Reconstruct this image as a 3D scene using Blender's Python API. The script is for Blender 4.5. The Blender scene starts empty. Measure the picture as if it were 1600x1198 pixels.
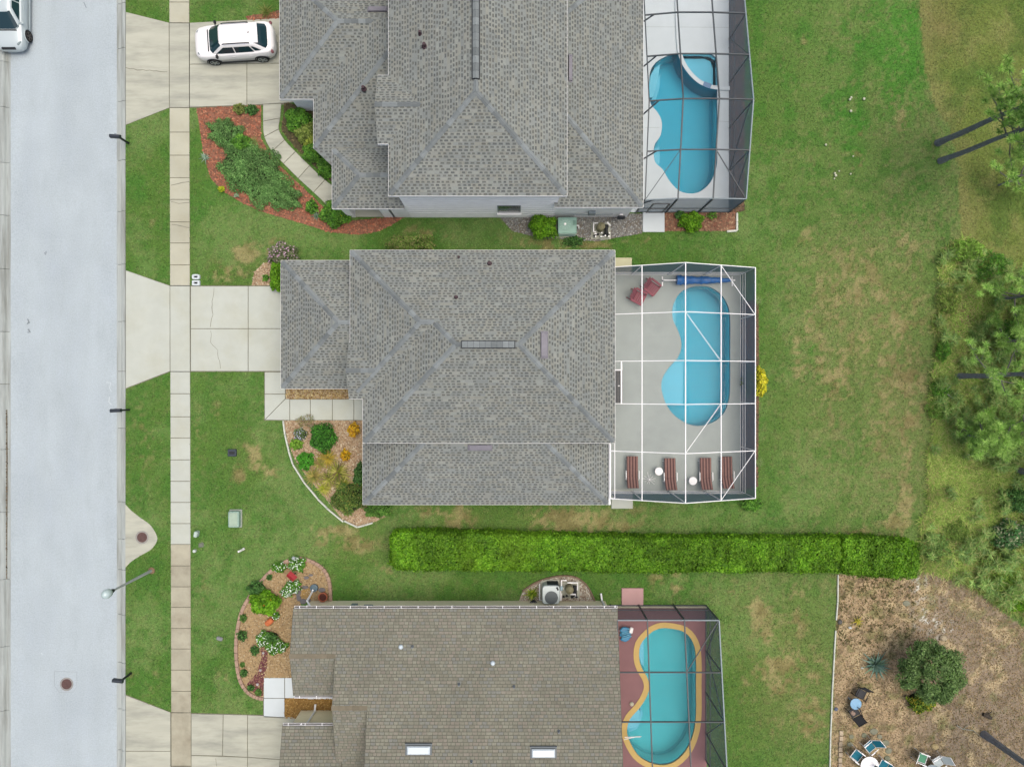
import bpy, math, random
import numpy as np
from mathutils import Vector, Matrix

random.seed(7)
RNG = np.random.default_rng(11)
R = math.radians
scene = bpy.context.scene
col = scene.collection

# ------------------------------------------------------------------ camera, sky, sun, exposure
CAM_H = 41.0          # flying height of the camera above the lawn, metres
SCL = 27.0            # photograph pixels per metre on the lawn
cam_data = bpy.data.cameras.new("camera")
cam_data.sensor_width = 36.0
cam_data.lens = 36.0 * SCL * CAM_H / 1600.0
cam_data.clip_end = 1000.0
cam = bpy.data.objects.new("camera", cam_data)
cam.location = (0, 0, CAM_H)
cam.rotation_euler = (0, 0, 0)
col.objects.link(cam)
scene.camera = cam

SUN_EL, SUN_AZ = R(78), R(80)
world = bpy.data.worlds.new("World")
scene.world = world
world.use_nodes = True
wn = world.node_tree
wn.nodes.clear()
sky = wn.nodes.new("ShaderNodeTexSky")
sky.sky_type = 'NISHITA'
sky.sun_disc = False
sky.sun_elevation = SUN_EL
sky.sun_rotation = SUN_AZ
sky.air_density = 1.0
sky.dust_density = 8.0
sky.ozone_density = 1.0
bg = wn.nodes.new("ShaderNodeBackground")
bg.inputs[1].default_value = 0.15
wo = wn.nodes.new("ShaderNodeOutputWorld")
wn.links.new(sky.outputs[0], bg.inputs[0])
wn.links.new(bg.outputs[0], wo.inputs[0])

sun_data = bpy.data.lights.new("sun", 'SUN')
sun_data.energy = 1.15
sun_data.angle = R(60)
sun_data.color = (1.0, 0.985, 0.90)
sun = bpy.data.objects.new("sun", sun_data)
sd = Vector((math.sin(SUN_AZ) * math.cos(SUN_EL), math.cos(SUN_AZ) * math.cos(SUN_EL), math.sin(SUN_EL)))
sun.rotation_euler = sd.to_track_quat('Z', 'Y').to_euler()
sun.location = sd * 60
col.objects.link(sun)

scene.view_settings.view_transform = 'Standard'
scene.view_settings.look = 'None'
scene.view_settings.gamma = 1.0
scene.view_settings.use_curve_mapping = False
scene.view_settings.exposure = 0.11
scene.render.engine = 'CYCLES'
scene.cycles.use_denoising = True
scene.cycles.max_bounces = 6
scene.cycles.diffuse_bounces = 4
scene.cycles.glossy_bounces = 2
scene.cycles.transmission_bounces = 3
scene.cycles.transparent_max_bounces = 10
scene.cycles.volume_bounces = 0
scene.cycles.caustics_reflective = False
scene.cycles.caustics_refractive = False
scene.cycles.sample_clamp_indirect = 4.0

# ------------------------------------------------------------------ coordinates and colours
KEXP = 1.5


def P(px, py, z=0.0):
    """A point of the place: where the photograph shows it, at its own height."""
    k = (1.0 - z / CAM_H) / SCL
    return Vector(((px - 800.0) * k, (599.0 - py) * k, z))


def PX(px, z=0.0):
    return (px - 800.0) / SCL * (1 - z / CAM_H)


def PY(py, z=0.0):
    return (599.0 - py) / SCL * (1 - z / CAM_H)


def lin(c):
    c = c / 255.0
    return c / 12.92 if c <= 0.04045 else ((c + 0.055) / 1.055) ** 2.4


def C(r, g, b, k=None):
    k = k or KEXP
    # the daylight is a touch magenta: balance the colours read off the photograph
    return tuple(min(0.85, lin(v) / k * q) for v, q in zip((r, g, b), (.95, 1.03, 1.0)))


# ------------------------------------------------------------------ materials
MATS = {}


def M(name, color=(0.5, 0.5, 0.5), rough=0.8, spec=0.3, metal=0.0, var=0.0, vs=4.0, var2=0.0, vs2=0.5,
      tint=None, tintfac=0.0, ts=1.0, bump=0.0, bs=40.0, attr=False, objrand=0.0, stretch=None, stripes=None,
      coat=0.0):
    """Principled material: base colour x fine noise x broad noise, stained towards `tint`, optional bump."""
    if name in MATS:
        return MATS[name]
    m = bpy.data.materials.new(name)
    m.use_nodes = True
    nt = m.node_tree
    N, L = nt.nodes, nt.links
    b = N["Principled BSDF"]
    b.inputs["Roughness"].default_value = rough
    b.inputs["Specular IOR Level"].default_value = spec
    b.inputs["Metallic"].default_value = metal
    if coat:
        b.inputs["Coat Weight"].default_value = coat
        b.inputs["Coat Roughness"].default_value = 0.08
    geo = N.new("ShaderNodeNewGeometry")
    pos = geo.outputs["Position"]
    if stretch:
        vm = N.new("ShaderNodeVectorMath")
        vm.operation = 'MULTIPLY'
        vm.inputs[1].default_value = stretch
        L.new(pos, vm.inputs[0])
        spos = vm.outputs[0]
    else:
        spos = pos
    if attr:
        a = N.new("ShaderNodeAttribute")
        a.attribute_name = "Col"
        out = a.outputs["Color"]
    else:
        rgb = N.new("ShaderNodeRGB")
        rgb.outputs[0].default_value = (*color, 1)
        out = rgb.outputs[0]

    def noise(scale, detail=4.0, vec=None, rough_=0.6):
        n = N.new("ShaderNodeTexNoise")
        n.inputs["Scale"].default_value = scale
        n.inputs["Detail"].default_value = detail
        n.inputs["Roughness"].default_value = rough_
        L.new(vec or pos, n.inputs["Vector"])
        return n.outputs["Fac"]

    def mulby(out, fac, amount):
        mr = N.new("ShaderNodeMapRange")
        mr.inputs["From Min"].default_value = 0.25
        mr.inputs["From Max"].default_value = 0.75
        mr.inputs["To Min"].default_value = 1 - amount
        mr.inputs["To Max"].default_value = 1 + amount
        mr.clamp = False
        L.new(fac, mr.inputs["Value"])
        v = N.new("ShaderNodeVectorMath")
        v.operation = 'SCALE'
        L.new(out, v.inputs[0])
        L.new(mr.outputs[0], v.inputs["Scale"])
        return v.outputs[0]

    if stripes:
        c2, axis, period, duty = stripes
        tc = N.new("ShaderNodeTexCoord")
        sx = N.new("ShaderNodeSeparateXYZ")
        L.new(tc.outputs["Object"], sx.inputs[0])
        md = N.new("ShaderNodeMath")
        md.operation = 'MODULO'
        ad = N.new("ShaderNodeMath")
        ad.operation = 'ADD'
        ad.inputs[1].default_value = 50.0
        L.new(sx.outputs[axis], ad.inputs[0])
        L.new(ad.outputs[0], md.inputs[0])
        md.inputs[1].default_value = period
        gt = N.new("ShaderNodeMath")
        gt.operation = 'GREATER_THAN'
        gt.inputs[1].default_value = period * duty
        L.new(md.outputs[0], gt.inputs[0])
        mx = N.new("ShaderNodeMix")
        mx.data_type = 'RGBA'
        L.new(gt.outputs[0], mx.inputs["Factor"])
        L.new(out, mx.inputs[6])
        mx.inputs[7].default_value = (*c2, 1)
        out = mx.outputs[2]
    if tint:
        f = noise(ts, 5.0, spos, 0.65)
        mr = N.new("ShaderNodeMapRange")
        mr.inputs["From Min"].default_value = 0.45
        mr.inputs["From Max"].default_value = 0.72
        mr.inputs["To Max"].default_value = tintfac
        L.new(f, mr.inputs["Value"])
        mx = N.new("ShaderNodeMix")
        mx.data_type = 'RGBA'
        L.new(mr.outputs[0], mx.inputs["Factor"])
        L.new(out, mx.inputs[6])
        mx.inputs[7].default_value = (*tint, 1)
        out = mx.outputs[2]
    if var:
        out = mulby(out, noise(vs, 5.0, spos), var)
    if var2:
        out = mulby(out, noise(vs2, 3.0), var2)
    if objrand:
        oi = N.new("ShaderNodeObjectInfo")
        mr = N.new("ShaderNodeMapRange")
        mr.inputs["To Min"].default_value = 1 - objrand
        mr.inputs["To Max"].default_value = 1 + objrand
        L.new(oi.outputs["Random"], mr.inputs["Value"])
        v = N.new("ShaderNodeVectorMath")
        v.operation = 'SCALE'
        L.new(out, v.inputs[0])
        L.new(mr.outputs[0], v.inputs["Scale"])
        out = v.outputs[0]
    L.new(out, b.inputs["Base Color"])
    if bump:
        bn = N.new("ShaderNodeBump")
        bn.inputs["Strength"].default_value = bump
        bn.inputs["Distance"].default_value = 0.03
        L.new(noise(bs, 4.0), bn.inputs["Height"])
        L.new(bn.outputs[0], b.inputs["Normal"])
    MATS[name] = m
    return m


def screen_mat(name, color, opacity):
    m = bpy.data.materials.new(name)
    m.use_nodes = True
    nt = m.node_tree
    N, L = nt.nodes, nt.links
    N.remove(N["Principled BSDF"])
    out = N["Material Output"]
    d = N.new("ShaderNodeBsdfDiffuse")
    d.inputs[0].default_value = (*color, 1)
    t = N.new("ShaderNodeBsdfTransparent")
    mx = N.new("ShaderNodeMixShader")
    mx.inputs[0].default_value = opacity
    L.new(t.outputs[0], mx.inputs[1])
    L.new(d.outputs[0], mx.inputs[2])
    L.new(mx.outputs[0], out.inputs[0])
    return m


def water_mat(name, absorb, density):
    m = bpy.data.materials.new(name)
    m.use_nodes = True
    nt = m.node_tree
    N, L = nt.nodes, nt.links
    N.remove(N["Principled BSDF"])
    out = N["Material Output"]
    t = N.new("ShaderNodeBsdfTransparent")
    g = N.new("ShaderNodeBsdfGlossy")
    g.inputs["Roughness"].default_value = 0.05
    fr = N.new("ShaderNodeFresnel")
    fr.inputs[0].default_value = 1.16
    geo = N.new("ShaderNodeNewGeometry")
    n = N.new("ShaderNodeTexNoise")
    n.inputs["Scale"].default_value = 2.2
    n.inputs["Detail"].default_value = 3
    L.new(geo.outputs["Position"], n.inputs["Vector"])
    bp = N.new("ShaderNodeBump")
    bp.inputs["Strength"].default_value = 0.15
    bp.inputs["Distance"].default_value = 0.05
    L.new(n.outputs["Fac"], bp.inputs["Height"])
    L.new(bp.outputs[0], g.inputs["Normal"])
    L.new(bp.outputs[0], fr.inputs["Normal"])
    mx = N.new("ShaderNodeMixShader")
    L.new(fr.outputs[0], mx.inputs[0])
    L.new(t.outputs[0], mx.inputs[1])
    L.new(g.outputs[0], mx.inputs[2])
    L.new(mx.outputs[0], out.inputs["Surface"])
    va = N.new("ShaderNodeVolumeAbsorption")
    va.inputs[0].default_value = (*absorb, 1)
    va.inputs[1].default_value = density
    L.new(va.outputs[0], out.inputs["Volume"])
    return m


# ------------------------------------------------------------------ mesh helpers
def tag(o, label=None, cat=None, group=None, kind=None):
    if label: o["label"] = label
    if cat: o["category"] = cat
    if group: o["group"] = group
    if kind: o["kind"] = kind
    return o


def link(name, data, parent=None, mat=None):
    o = bpy.data.objects.new(name, data)
    col.objects.link(o)
    if parent is not None:
        o.parent = parent
    if mat is not None and data is not None:
        data.materials.clear()
        for mm in (mat if isinstance(mat, (list, tuple)) else [mat]):
            data.materials.append(mm)
    return o


def thing(name, label, cat, loc=(0, 0, 0), rz=0.0, group=None):
    o = bpy.data.objects.new(name, None)
    o.empty_display_size = 0.2
    col.objects.link(o)
    o.location = loc
    o.rotation_euler = (0, 0, rz)
    return tag(o, label, cat, group)


def copy_tree(o, parent=None):
    c = o.copy()
    col.objects.link(c)
    c.parent = parent
    for ch in o.children:
        copy_tree(ch, c)
    return c


def npmesh(name, V, F, colors=None, mat=None, parent=None, smooth=False):
    """numpy mesh: V (n,3), F (m,k) of one k; colors (m,3) per face."""
    V = np.ascontiguousarray(V, dtype=np.float32)
    F = np.ascontiguousarray(F, dtype=np.int32)
    me = bpy.data.meshes.new(name)
    me.vertices.add(len(V))
    me.vertices.foreach_set("co", V.ravel())
    k = F.shape[1]
    me.loops.add(F.size)
    me.loops.foreach_set("vertex_index", F.ravel())
    me.polygons.add(len(F))
    me.polygons.foreach_set("loop_start", np.arange(0, F.size, k, dtype=np.int32))
    me.polygons.foreach_set("loop_total", np.full(len(F), k, dtype=np.int32))
    me.update(calc_edges=True)
    if colors is not None:
        colors = np.asarray(colors, dtype=np.float32)
        a = me.attributes.new("Col", 'FLOAT_COLOR', 'POINT' if len(colors) == len(V) and len(V) != len(F) else 'FACE')
        c4 = np.ones((len(colors), 4), dtype=np.float32)
        c4[:, :3] = colors
        a.data.foreach_set("color", c4.ravel())
    if smooth:
        me.polygons.foreach_set("use_smooth", np.ones(len(F), dtype=bool))
    return link(name, me, parent, mat)


class MB:
    """Collects boxes, bars, tubes and prisms; build() links them as one mesh."""

    def __init__(self):
        self.v, self.f, self.mi, self.c = [], [], [], []

    def face(self, pts, mi=0, c=None):
        n = len(self.v)
        self.v += [tuple(p) for p in pts]
        self.f.append(list(range(n, n + len(pts))))
        self.mi.append(mi)
        self.c.append(c)
        return self

    def grid(self, rings, closed=True, cap=True, mi=0, c=None):
        n0 = len(self.v)
        k = len(rings[0])
        for r in rings:
            self.v += [tuple(p) for p in r]
        for i in range(len(rings) - 1):
            for j in range(k if closed else k - 1):
                a = n0 + i * k + j
                b = n0 + i * k + (j + 1) % k
                self.f.append([a, b, b + k, a + k])
                self.mi.append(mi)
                self.c.append(c)
        if cap:
            self.f.append([n0 + j for j in range(k)][::-1])
            self.f.append([n0 + (len(rings) - 1) * k + j for j in range(k)])
            self.mi += [mi, mi]
            self.c += [c, c]
        return self

    def box(self, c0, size, rz=0.0, mi=0, c=None, taper=1.0):
        x, y, z = c0
        sx, sy, sz = size[0] / 2, size[1] / 2, size[2] / 2
        ca, sa = math.cos(rz), math.sin(rz)

        def ring(zz, t):
            return [(x + (a * sx * t) * ca - (b * sy * t) * sa, y + (a * sx * t) * sa + (b * sy * t) * ca, zz)
                    for a, b in ((-1, -1), (1, -1), (1, 1), (-1, 1))]
        return self.grid([ring(z - sz, 1), ring(z + sz, taper)], mi=mi, c=c)

    def bbox(self, c0, size, bev=0.02, rz=0.0, mi=0):
        """box with chamfered vertical and top edges"""
        x, y, z = c0
        sx, sy, sz = size[0] / 2, size[1] / 2, size[2] / 2
        ca, sa = math.cos(rz), math.sin(rz)
        b = min(bev, sx * .9, sy * .9)

        def ring(zz, ins):
            X, Y = sx - ins, sy - ins
            pts = [(-X + b, -Y), (X - b, -Y), (X, -Y + b), (X, Y - b), (X - b, Y), (-X + b, Y), (-X, Y - b), (-X, -Y + b)]
            return [(x + p * ca - q * sa, y + p * sa + q * ca, zz) for p, q in pts]
        return self.grid([ring(z - sz, 0), ring(z + sz - b, 0), ring(z + sz, b * .8)], mi=mi)

    def bar(self, a, b, w, h=None, mi=0, up=(0, 0, 1)):
        """rectangular bar from a to b"""
        h = h or w
        a, b = Vector(a), Vector(b)
        d = (b - a).normalized()
        u = Vector(up)
        if abs(d.dot(u)) > 0.98:
            u = Vector((1, 0, 0))
        s = d.cross(u).normalized()
        t = s.cross(d).normalized()
        r = [s * (i * w / 2) + t * (j * h / 2) for i, j in ((-1, -1), (1, -1), (1, 1), (-1, 1))]
        return self.grid([[a + q for q in r], [b + q for q in r]], mi=mi)

    def tube(self, pts, rad, n=8, mi=0, c=None, cap=True):
        pts = [Vector(p) for p in pts]
        rad = rad if isinstance(rad, (list, tuple)) else [rad] * len(pts)
        rings = []
        for i, p in enumerate(pts):
            d = (pts[min(i + 1, len(pts) - 1)] - pts[max(i - 1, 0)])
            if d.length < 1e-9:
                d = Vector((0, 0, 1))
            d.normalize()
            u = Vector((0, 0, 1)) if abs(d.z) < 0.9 else Vector((1, 0, 0))
            s = d.cross(u).normalized()
            t = s.cross(d)
            rings.append([p + (s * math.cos(2 * math.pi * k / n) + t * math.sin(2 * math.pi * k / n)) * rad[i] for k in range(n)])
        return self.grid(rings, cap=cap, mi=mi, c=c)

    def lathe(self, prof, n=16, c0=(0, 0, 0), mi=0):
        return self.grid([[(c0[0] + r * math.cos(2 * math.pi * k / n), c0[1] + r * math.sin(2 * math.pi * k / n), c0[2] + z)
                           for k in range(n)] for r, z in prof], mi=mi)

    def prism(self, poly, z0, z1, mi=0):
        return self.grid([[(p[0], p[1], z0) for p in poly], [(p[0], p[1], z1) for p in poly]], mi=mi)

    def build(self, name, mat=None, parent=None, smooth=False, kind=None, loc=None):
        me = bpy.data.meshes.new(name)
        me.from_pydata(self.v, [], self.f)
        if any(self.mi):
            me.polygons.foreach_set("material_index", self.mi)
        if any(c is not None for c in self.c):
            a = me.attributes.new("Col", 'FLOAT_COLOR', 'FACE')
            arr = np.ones((len(self.f), 4), dtype=np.float32)
            for i, cc in enumerate(self.c):
                if cc is not None:
                    arr[i, :3] = cc
            a.data.foreach_set("color", arr.ravel())
        if smooth:
            me.polygons.foreach_set("use_smooth", [True] * len(self.f))
        me.update()
        o = link(name, me, parent, mat)
        if loc is not None:
            o.location = loc
        if kind:
            o["kind"] = kind
        return o


def ccw(poly):
    a = sum(poly[i][0] * poly[(i + 1) % len(poly)][1] - poly[(i + 1) % len(poly)][0] * poly[i][1] for i in range(len(poly)))
    return list(poly) if a > 0 else list(poly)[::-1]


def catmull(pts, n=4, closed=True):
    out = []
    k = len(pts)
    rng = range(k) if closed else range(k - 1)
    for i in rng:
        g = (lambda j: pts[j % k]) if closed else (lambda j: pts[min(max(j, 0), k - 1)])
        p0, p1, p2, p3 = g(i - 1), g(i), g(i + 1), g(i + 2)
        for s in range(n):
            t = s / n
            out.append(tuple(0.5 * (2 * p1[d] + (p2[d] - p0[d]) * t + (2 * p0[d] - 5 * p1[d] + 4 * p2[d] - p3[d]) * t * t
                                    + (3 * p1[d] - p0[d] - 3 * p2[d] + p3[d]) * t ** 3) for d in range(2)))
    if not closed:
        out.append(tuple(pts[-1][:2]))
    return out


def pxpoly(pts, z=0.0):
    return [tuple(P(x, y, z)[:2]) for x, y in pts]


def offset(poly, d):
    """offset a ccw polygon outwards by d"""
    n = len(poly)
    out = []
    for i in range(n):
        a, b, c = Vector(poly[i - 1]), Vector(poly[i]), Vector(poly[(i + 1) % n])
        e1, e2 = (b - a).normalized(), (c - b).normalized()
        n1, n2 = Vector((e1.y, -e1.x)), Vector((e2.y, -e2.x))
        m = (n1 + n2)
        m = m.normalized() if m.length > 1e-6 else n1
        s = d / max(0.4, m.dot(n1))
        out.append((b.x + m.x * s, b.y + m.y * s))
    return out


import bmesh


def flat_with_holes(name, outer, holes, z, thick, mat, parent=None):
    """a slab (top at z) with holes cut through it"""
    bm = bmesh.new()
    loops = []
    for poly in [outer] + holes:
        vs = [bm.verts.new((p[0], p[1], z)) for p in poly]
        loops.append(vs)
        for i in range(len(vs)):
            bm.edges.new((vs[i], vs[(i + 1) % len(vs)]))
    bmesh.ops.triangle_fill(bm, use_beauty=True, use_dissolve=False, edges=bm.edges[:], normal=(0, 0, 1))
    for vs in loops:
        low = [bm.verts.new((v.co.x, v.co.y, z - thick)) for v in vs]
        for i in range(len(vs)):
            j = (i + 1) % len(vs)
            bm.faces.new((vs[j], vs[i], low[i], low[j]))
    bmesh.ops.recalc_face_normals(bm, faces=bm.faces[:])
    me = bpy.data.meshes.new(name)
    bm.to_mesh(me)
    bm.free()
    return link(name, me, parent, mat)


def inpoly(px, py, poly):
    px = np.asarray(px)
    py = np.asarray(py)
    r = np.zeros(px.shape, bool)
    n = len(poly)
    for i in range(n):
        x0, y0 = poly[i]
        x1, y1 = poly[(i + 1) % n]
        if y0 == y1:
            continue
        c = (y0 > py) != (y1 > py)
        r ^= c & (px < (x1 - x0) * (py - y0) / (y1 - y0) + x0)
    return r


_LAT = np.random.default_rng(5).random((256, 256))


def vnoise(x, y):
    xi, yi = np.floor(x).astype(int), np.floor(y).astype(int)
    fx, fy = x - xi, y - yi
    fx, fy = fx * fx * (3 - 2 * fx), fy * fy * (3 - 2 * fy)
    a, b = _LAT[xi % 256, yi % 256], _LAT[(xi + 1) % 256, yi % 256]
    c, d = _LAT[xi % 256, (yi + 1) % 256], _LAT[(xi + 1) % 256, (yi + 1) % 256]
    return (a * (1 - fx) + b * fx) * (1 - fy) + (c * (1 - fx) + d * fx) * fy


def fbm(x, y, o=4):
    s, t, a = 0, 0, 1.0
    for i in range(o):
        s = s + a * vnoise(x * 2 ** i + 17 * i, y * 2 ** i + 31 * i)
        t += a
        a *= 0.55
    return s / t


def sstep(a, b, x):
    t = np.clip((x - a) / (b - a), 0, 1)
    return t * t * (3 - 2 * t)

# ================================================================== the ground
BED1 = [(307, 169), (408, 165), (408, 216), (420, 239), (438, 260), (486, 305), (508, 326), (517, 345), (545, 345), (634, 338), (612, 352), (590, 362), (560, 367),
        (515, 363), (478, 351), (440, 340), (410, 331), (380, 318), (350, 300), (330, 280), (318, 240), (312, 200)]
BED1B = [(444, 158), (496, 176), (500, 240), (524, 262), (526, 290), (512, 279), (488, 257), (466, 235), (449, 217), (440, 202), (443, 180)]
BED1C = [(384, 26), (445, 16), (445, 29), (388, 33)]
GRAVEL1 = [(778, 336), (1006, 334), (1003, 365), (960, 372), (935, 377), (880, 374), (840, 371), (800, 361)]
MULCH1 = [(1038, 331), (1150, 331), (1150, 361), (1038, 361)]
BED2 = [(443, 657), (580, 657), (580, 800), (604, 806), (583, 816), (560, 822), (535, 811), (508, 777), (480, 745), (460, 715), (450, 690)]
ROCK2 = [(447, 600), (560, 600), (560, 623), (447, 623)]
ROCK2B = [(445, 405), (445, 446), (393, 446), (398, 425), (412, 411)]
BED3 = [(515, 940), (514, 905), (503, 886), (485, 875), (466, 873), (445, 878), (420, 896), (395, 926), (378, 956), (370, 995), (370, 1030),
        (375, 1060), (385, 1078), (405, 1090), (412, 1090), (412, 1058), (470, 1058), (470, 940)]
ENTRY3 = [(445, 1090), (530, 1090), (530, 1122), (445, 1122)]
EQUIP3 = [(808, 946), (816, 925), (838, 910), (868, 901), (898, 901), (918, 916), (930, 946)]
PURPLE3 = [(416, 985), (425, 984), (419, 1008), (418, 1036), (413, 1058), (411, 1086), (402, 1087), (386, 1068), (401, 1051), (409, 1028), (408, 1004)]
STRIP2 = [(1157, 470), (1185, 470), (1186, 600), (1184, 760), (1157, 766)]
STRIP1 = [(1139, -30), (1163, -30), (1163, 330), (1139, 332)]
SANDLOT = [(1308, 896), (1425, 904), (1450, 890), (1490, 905), (1530, 925), (1560, 950), (1600, 980), (1720, 1050), (1720, 1260), (1297, 1260), (1299, 1130), (1304, 1020), (1309, 940)]
SCRUB = [(1472, 398), (1500, 372), (1545, 395), (1600, 420), (1720, 450), (1720, 1040), (1600, 965), (1560, 945), (1520, 915), (1480, 900), (1432, 888), (1440, 820),
         (1452, 760), (1456, 690), (1462, 600), (1463, 480)]
MEADOW = [(1436, -40), (1441, 80), (1458, 150), (1480, 200), (1497, 262), (1500, 340), (1500, 372), (1545, 395), (1600, 420), (1720, 450), (1720, -40)]
SHOULDER_W = [(-80, -80), (2, -80), (2, 1300), (-80, 1300)]

DRY = [  # patches of dry or bare turf: x, y, rx, ry, amount
    (385, 395, 22, 16, .8), (355, 425, 26, 14, .7), (425, 385, 18, 18, .55), (398, 712, 10, 28, .8), (378, 742, 12, 14, .7), (388, 700, 12, 8, .6),
    (425, 738, 14, 8, .8), (415, 732, 8, 6, .6), (520, 828, 34, 12, .85), (505, 845, 18, 16, .6), (555, 850, 30, 14, .75), (600, 890, 26, 14, .35), (540, 880, 26, 10, .3),
    (720, 812, 26, 16, .65), (719, 802, 6, 22, .8), (670, 800, 40, 8, .5), (890, 812, 62, 22, .8), (960, 822, 50, 10, .6), (1000, 800, 30, 12, .3),
    (1058, 905, 10, 30, .7), (1030, 905, 22, 12, .4), (655, 362, 26, 9, .75), (700, 368, 25, 10, .35), (850, 378, 40, 12, .8), (920, 382, 40, 8, .65), (800, 372, 16, 12, .4), (1010, 375, 40, 7, .35),
    (1340, 470, 90, 110, .42), (1290, 440, 25, 30, .35), (1310, 475, 22, 40, .4), (1385, 520, 75, 120, .48), (1245, 545, 9, 22, .55), (1248, 578, 12, 18, .5), (1285, 525, 10, 26, .42), (1282, 570, 12, 24, .45), (1262, 500, 10, 40, .45), (1305, 590, 40, 80, .42),
    (1420, 610, 28, 70, .6), (1418, 690, 20, 70, .55), (1375, 640, 30, 110, .4), (1415, 785, 14, 40, .6), (1400, 820, 22, 20, .7), (1350, 830, 60, 8, .45), (1265, 380, 18, 12, .5), (1260, 362, 12, 10, .4), (1420, 375, 45, 30, .4),
    (1400, 150, 14, 12, .35), (1405, 180, 20, 26, .45), (1350, 240, 30, 8, .4), (1345, 210, 10, 8, .5), (1257, 68, 6, 10, .4), (1275, 140, 10, 6, .3), (1345, 260, 40, 8, .3),
    (1185, 950, 20, 45, .55), (1220, 1045, 40, 40, .8), (1260, 1050, 45, 40, .55), (1250, 960, 20, 60, .4), (1200, 1000, 30, 30, .5), (1165, 1070, 8, 30, .35), (1270, 1120, 30, 60, .55), (1210, 1130, 30, 20, .3), (1150, 920, 40, 12, .3),
    (218, 665, 10, 30, .3), (230, 700, 20, 60, .25), (235, 345, 14, 20, .3), (345, 640, 14, 20, .35), (310, 700, 6, 60, .4), (240, 1040, 8, 60, .25), (320, 925, 10, 30, .25), (350, 1060, 12, 14, .35), (205, 1053, 6, 6, .6),
    (1215, 330, 50, 30, .12), (440, 900, 20, 40, .12), (640, 920, 120, 14, .15)]
THIN = [(1350, 500, 110, 130, .8), (1410, 650, 60, 140, .85), (1300, 420, 90, 60, .4), (1230, 1050, 70, 110, .75), (1180, 940, 60, 50, .5), (1290, 640, 90, 90, .4), (1415, 170, 40, 60, .3), (1350, 760, 90, 70, .3), (900, 812, 120, 24, .5), (560, 850, 80, 40, .35), (390, 410, 60, 40, .35), (395, 720, 50, 50, .3), (720, 810, 70, 20, .4)]
LUSH = [(1300, 120, 140, 170, .38), (1405, 90, 45, 120, .95), (1350, 75, 55, 40, .55), (1320, 95, 40, 30, .5), (1330, 195, 45, 45, .6), (1340, 235, 30, 40, .6), (1300, 115, 30, 40, .4), (1345, 320, 25, 20, .5),
        (1440, 300, 60, 25, .4), (1268, 548, 8, 20, .7), (1190, 560, 8, 200, .4), (1600, 100, 40, 50, .4), (1240, 430, 60, 60, .25), (225, 250, 40, 120, .3), (330, 330, 50, 40, .35)]


def blobs(lst, x, y):
    s = np.zeros(x.shape)
    for bx, by, rx, ry, a in lst:
        q = ((x - bx) / rx) ** 2 + ((y - by) / ry) ** 2
        s = np.maximum(s, a * np.exp(-q * 0.9))
    return s


def mixc(a, b, t):
    return a * (1 - t[..., None]) + np.array(b) * t[..., None]


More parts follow.
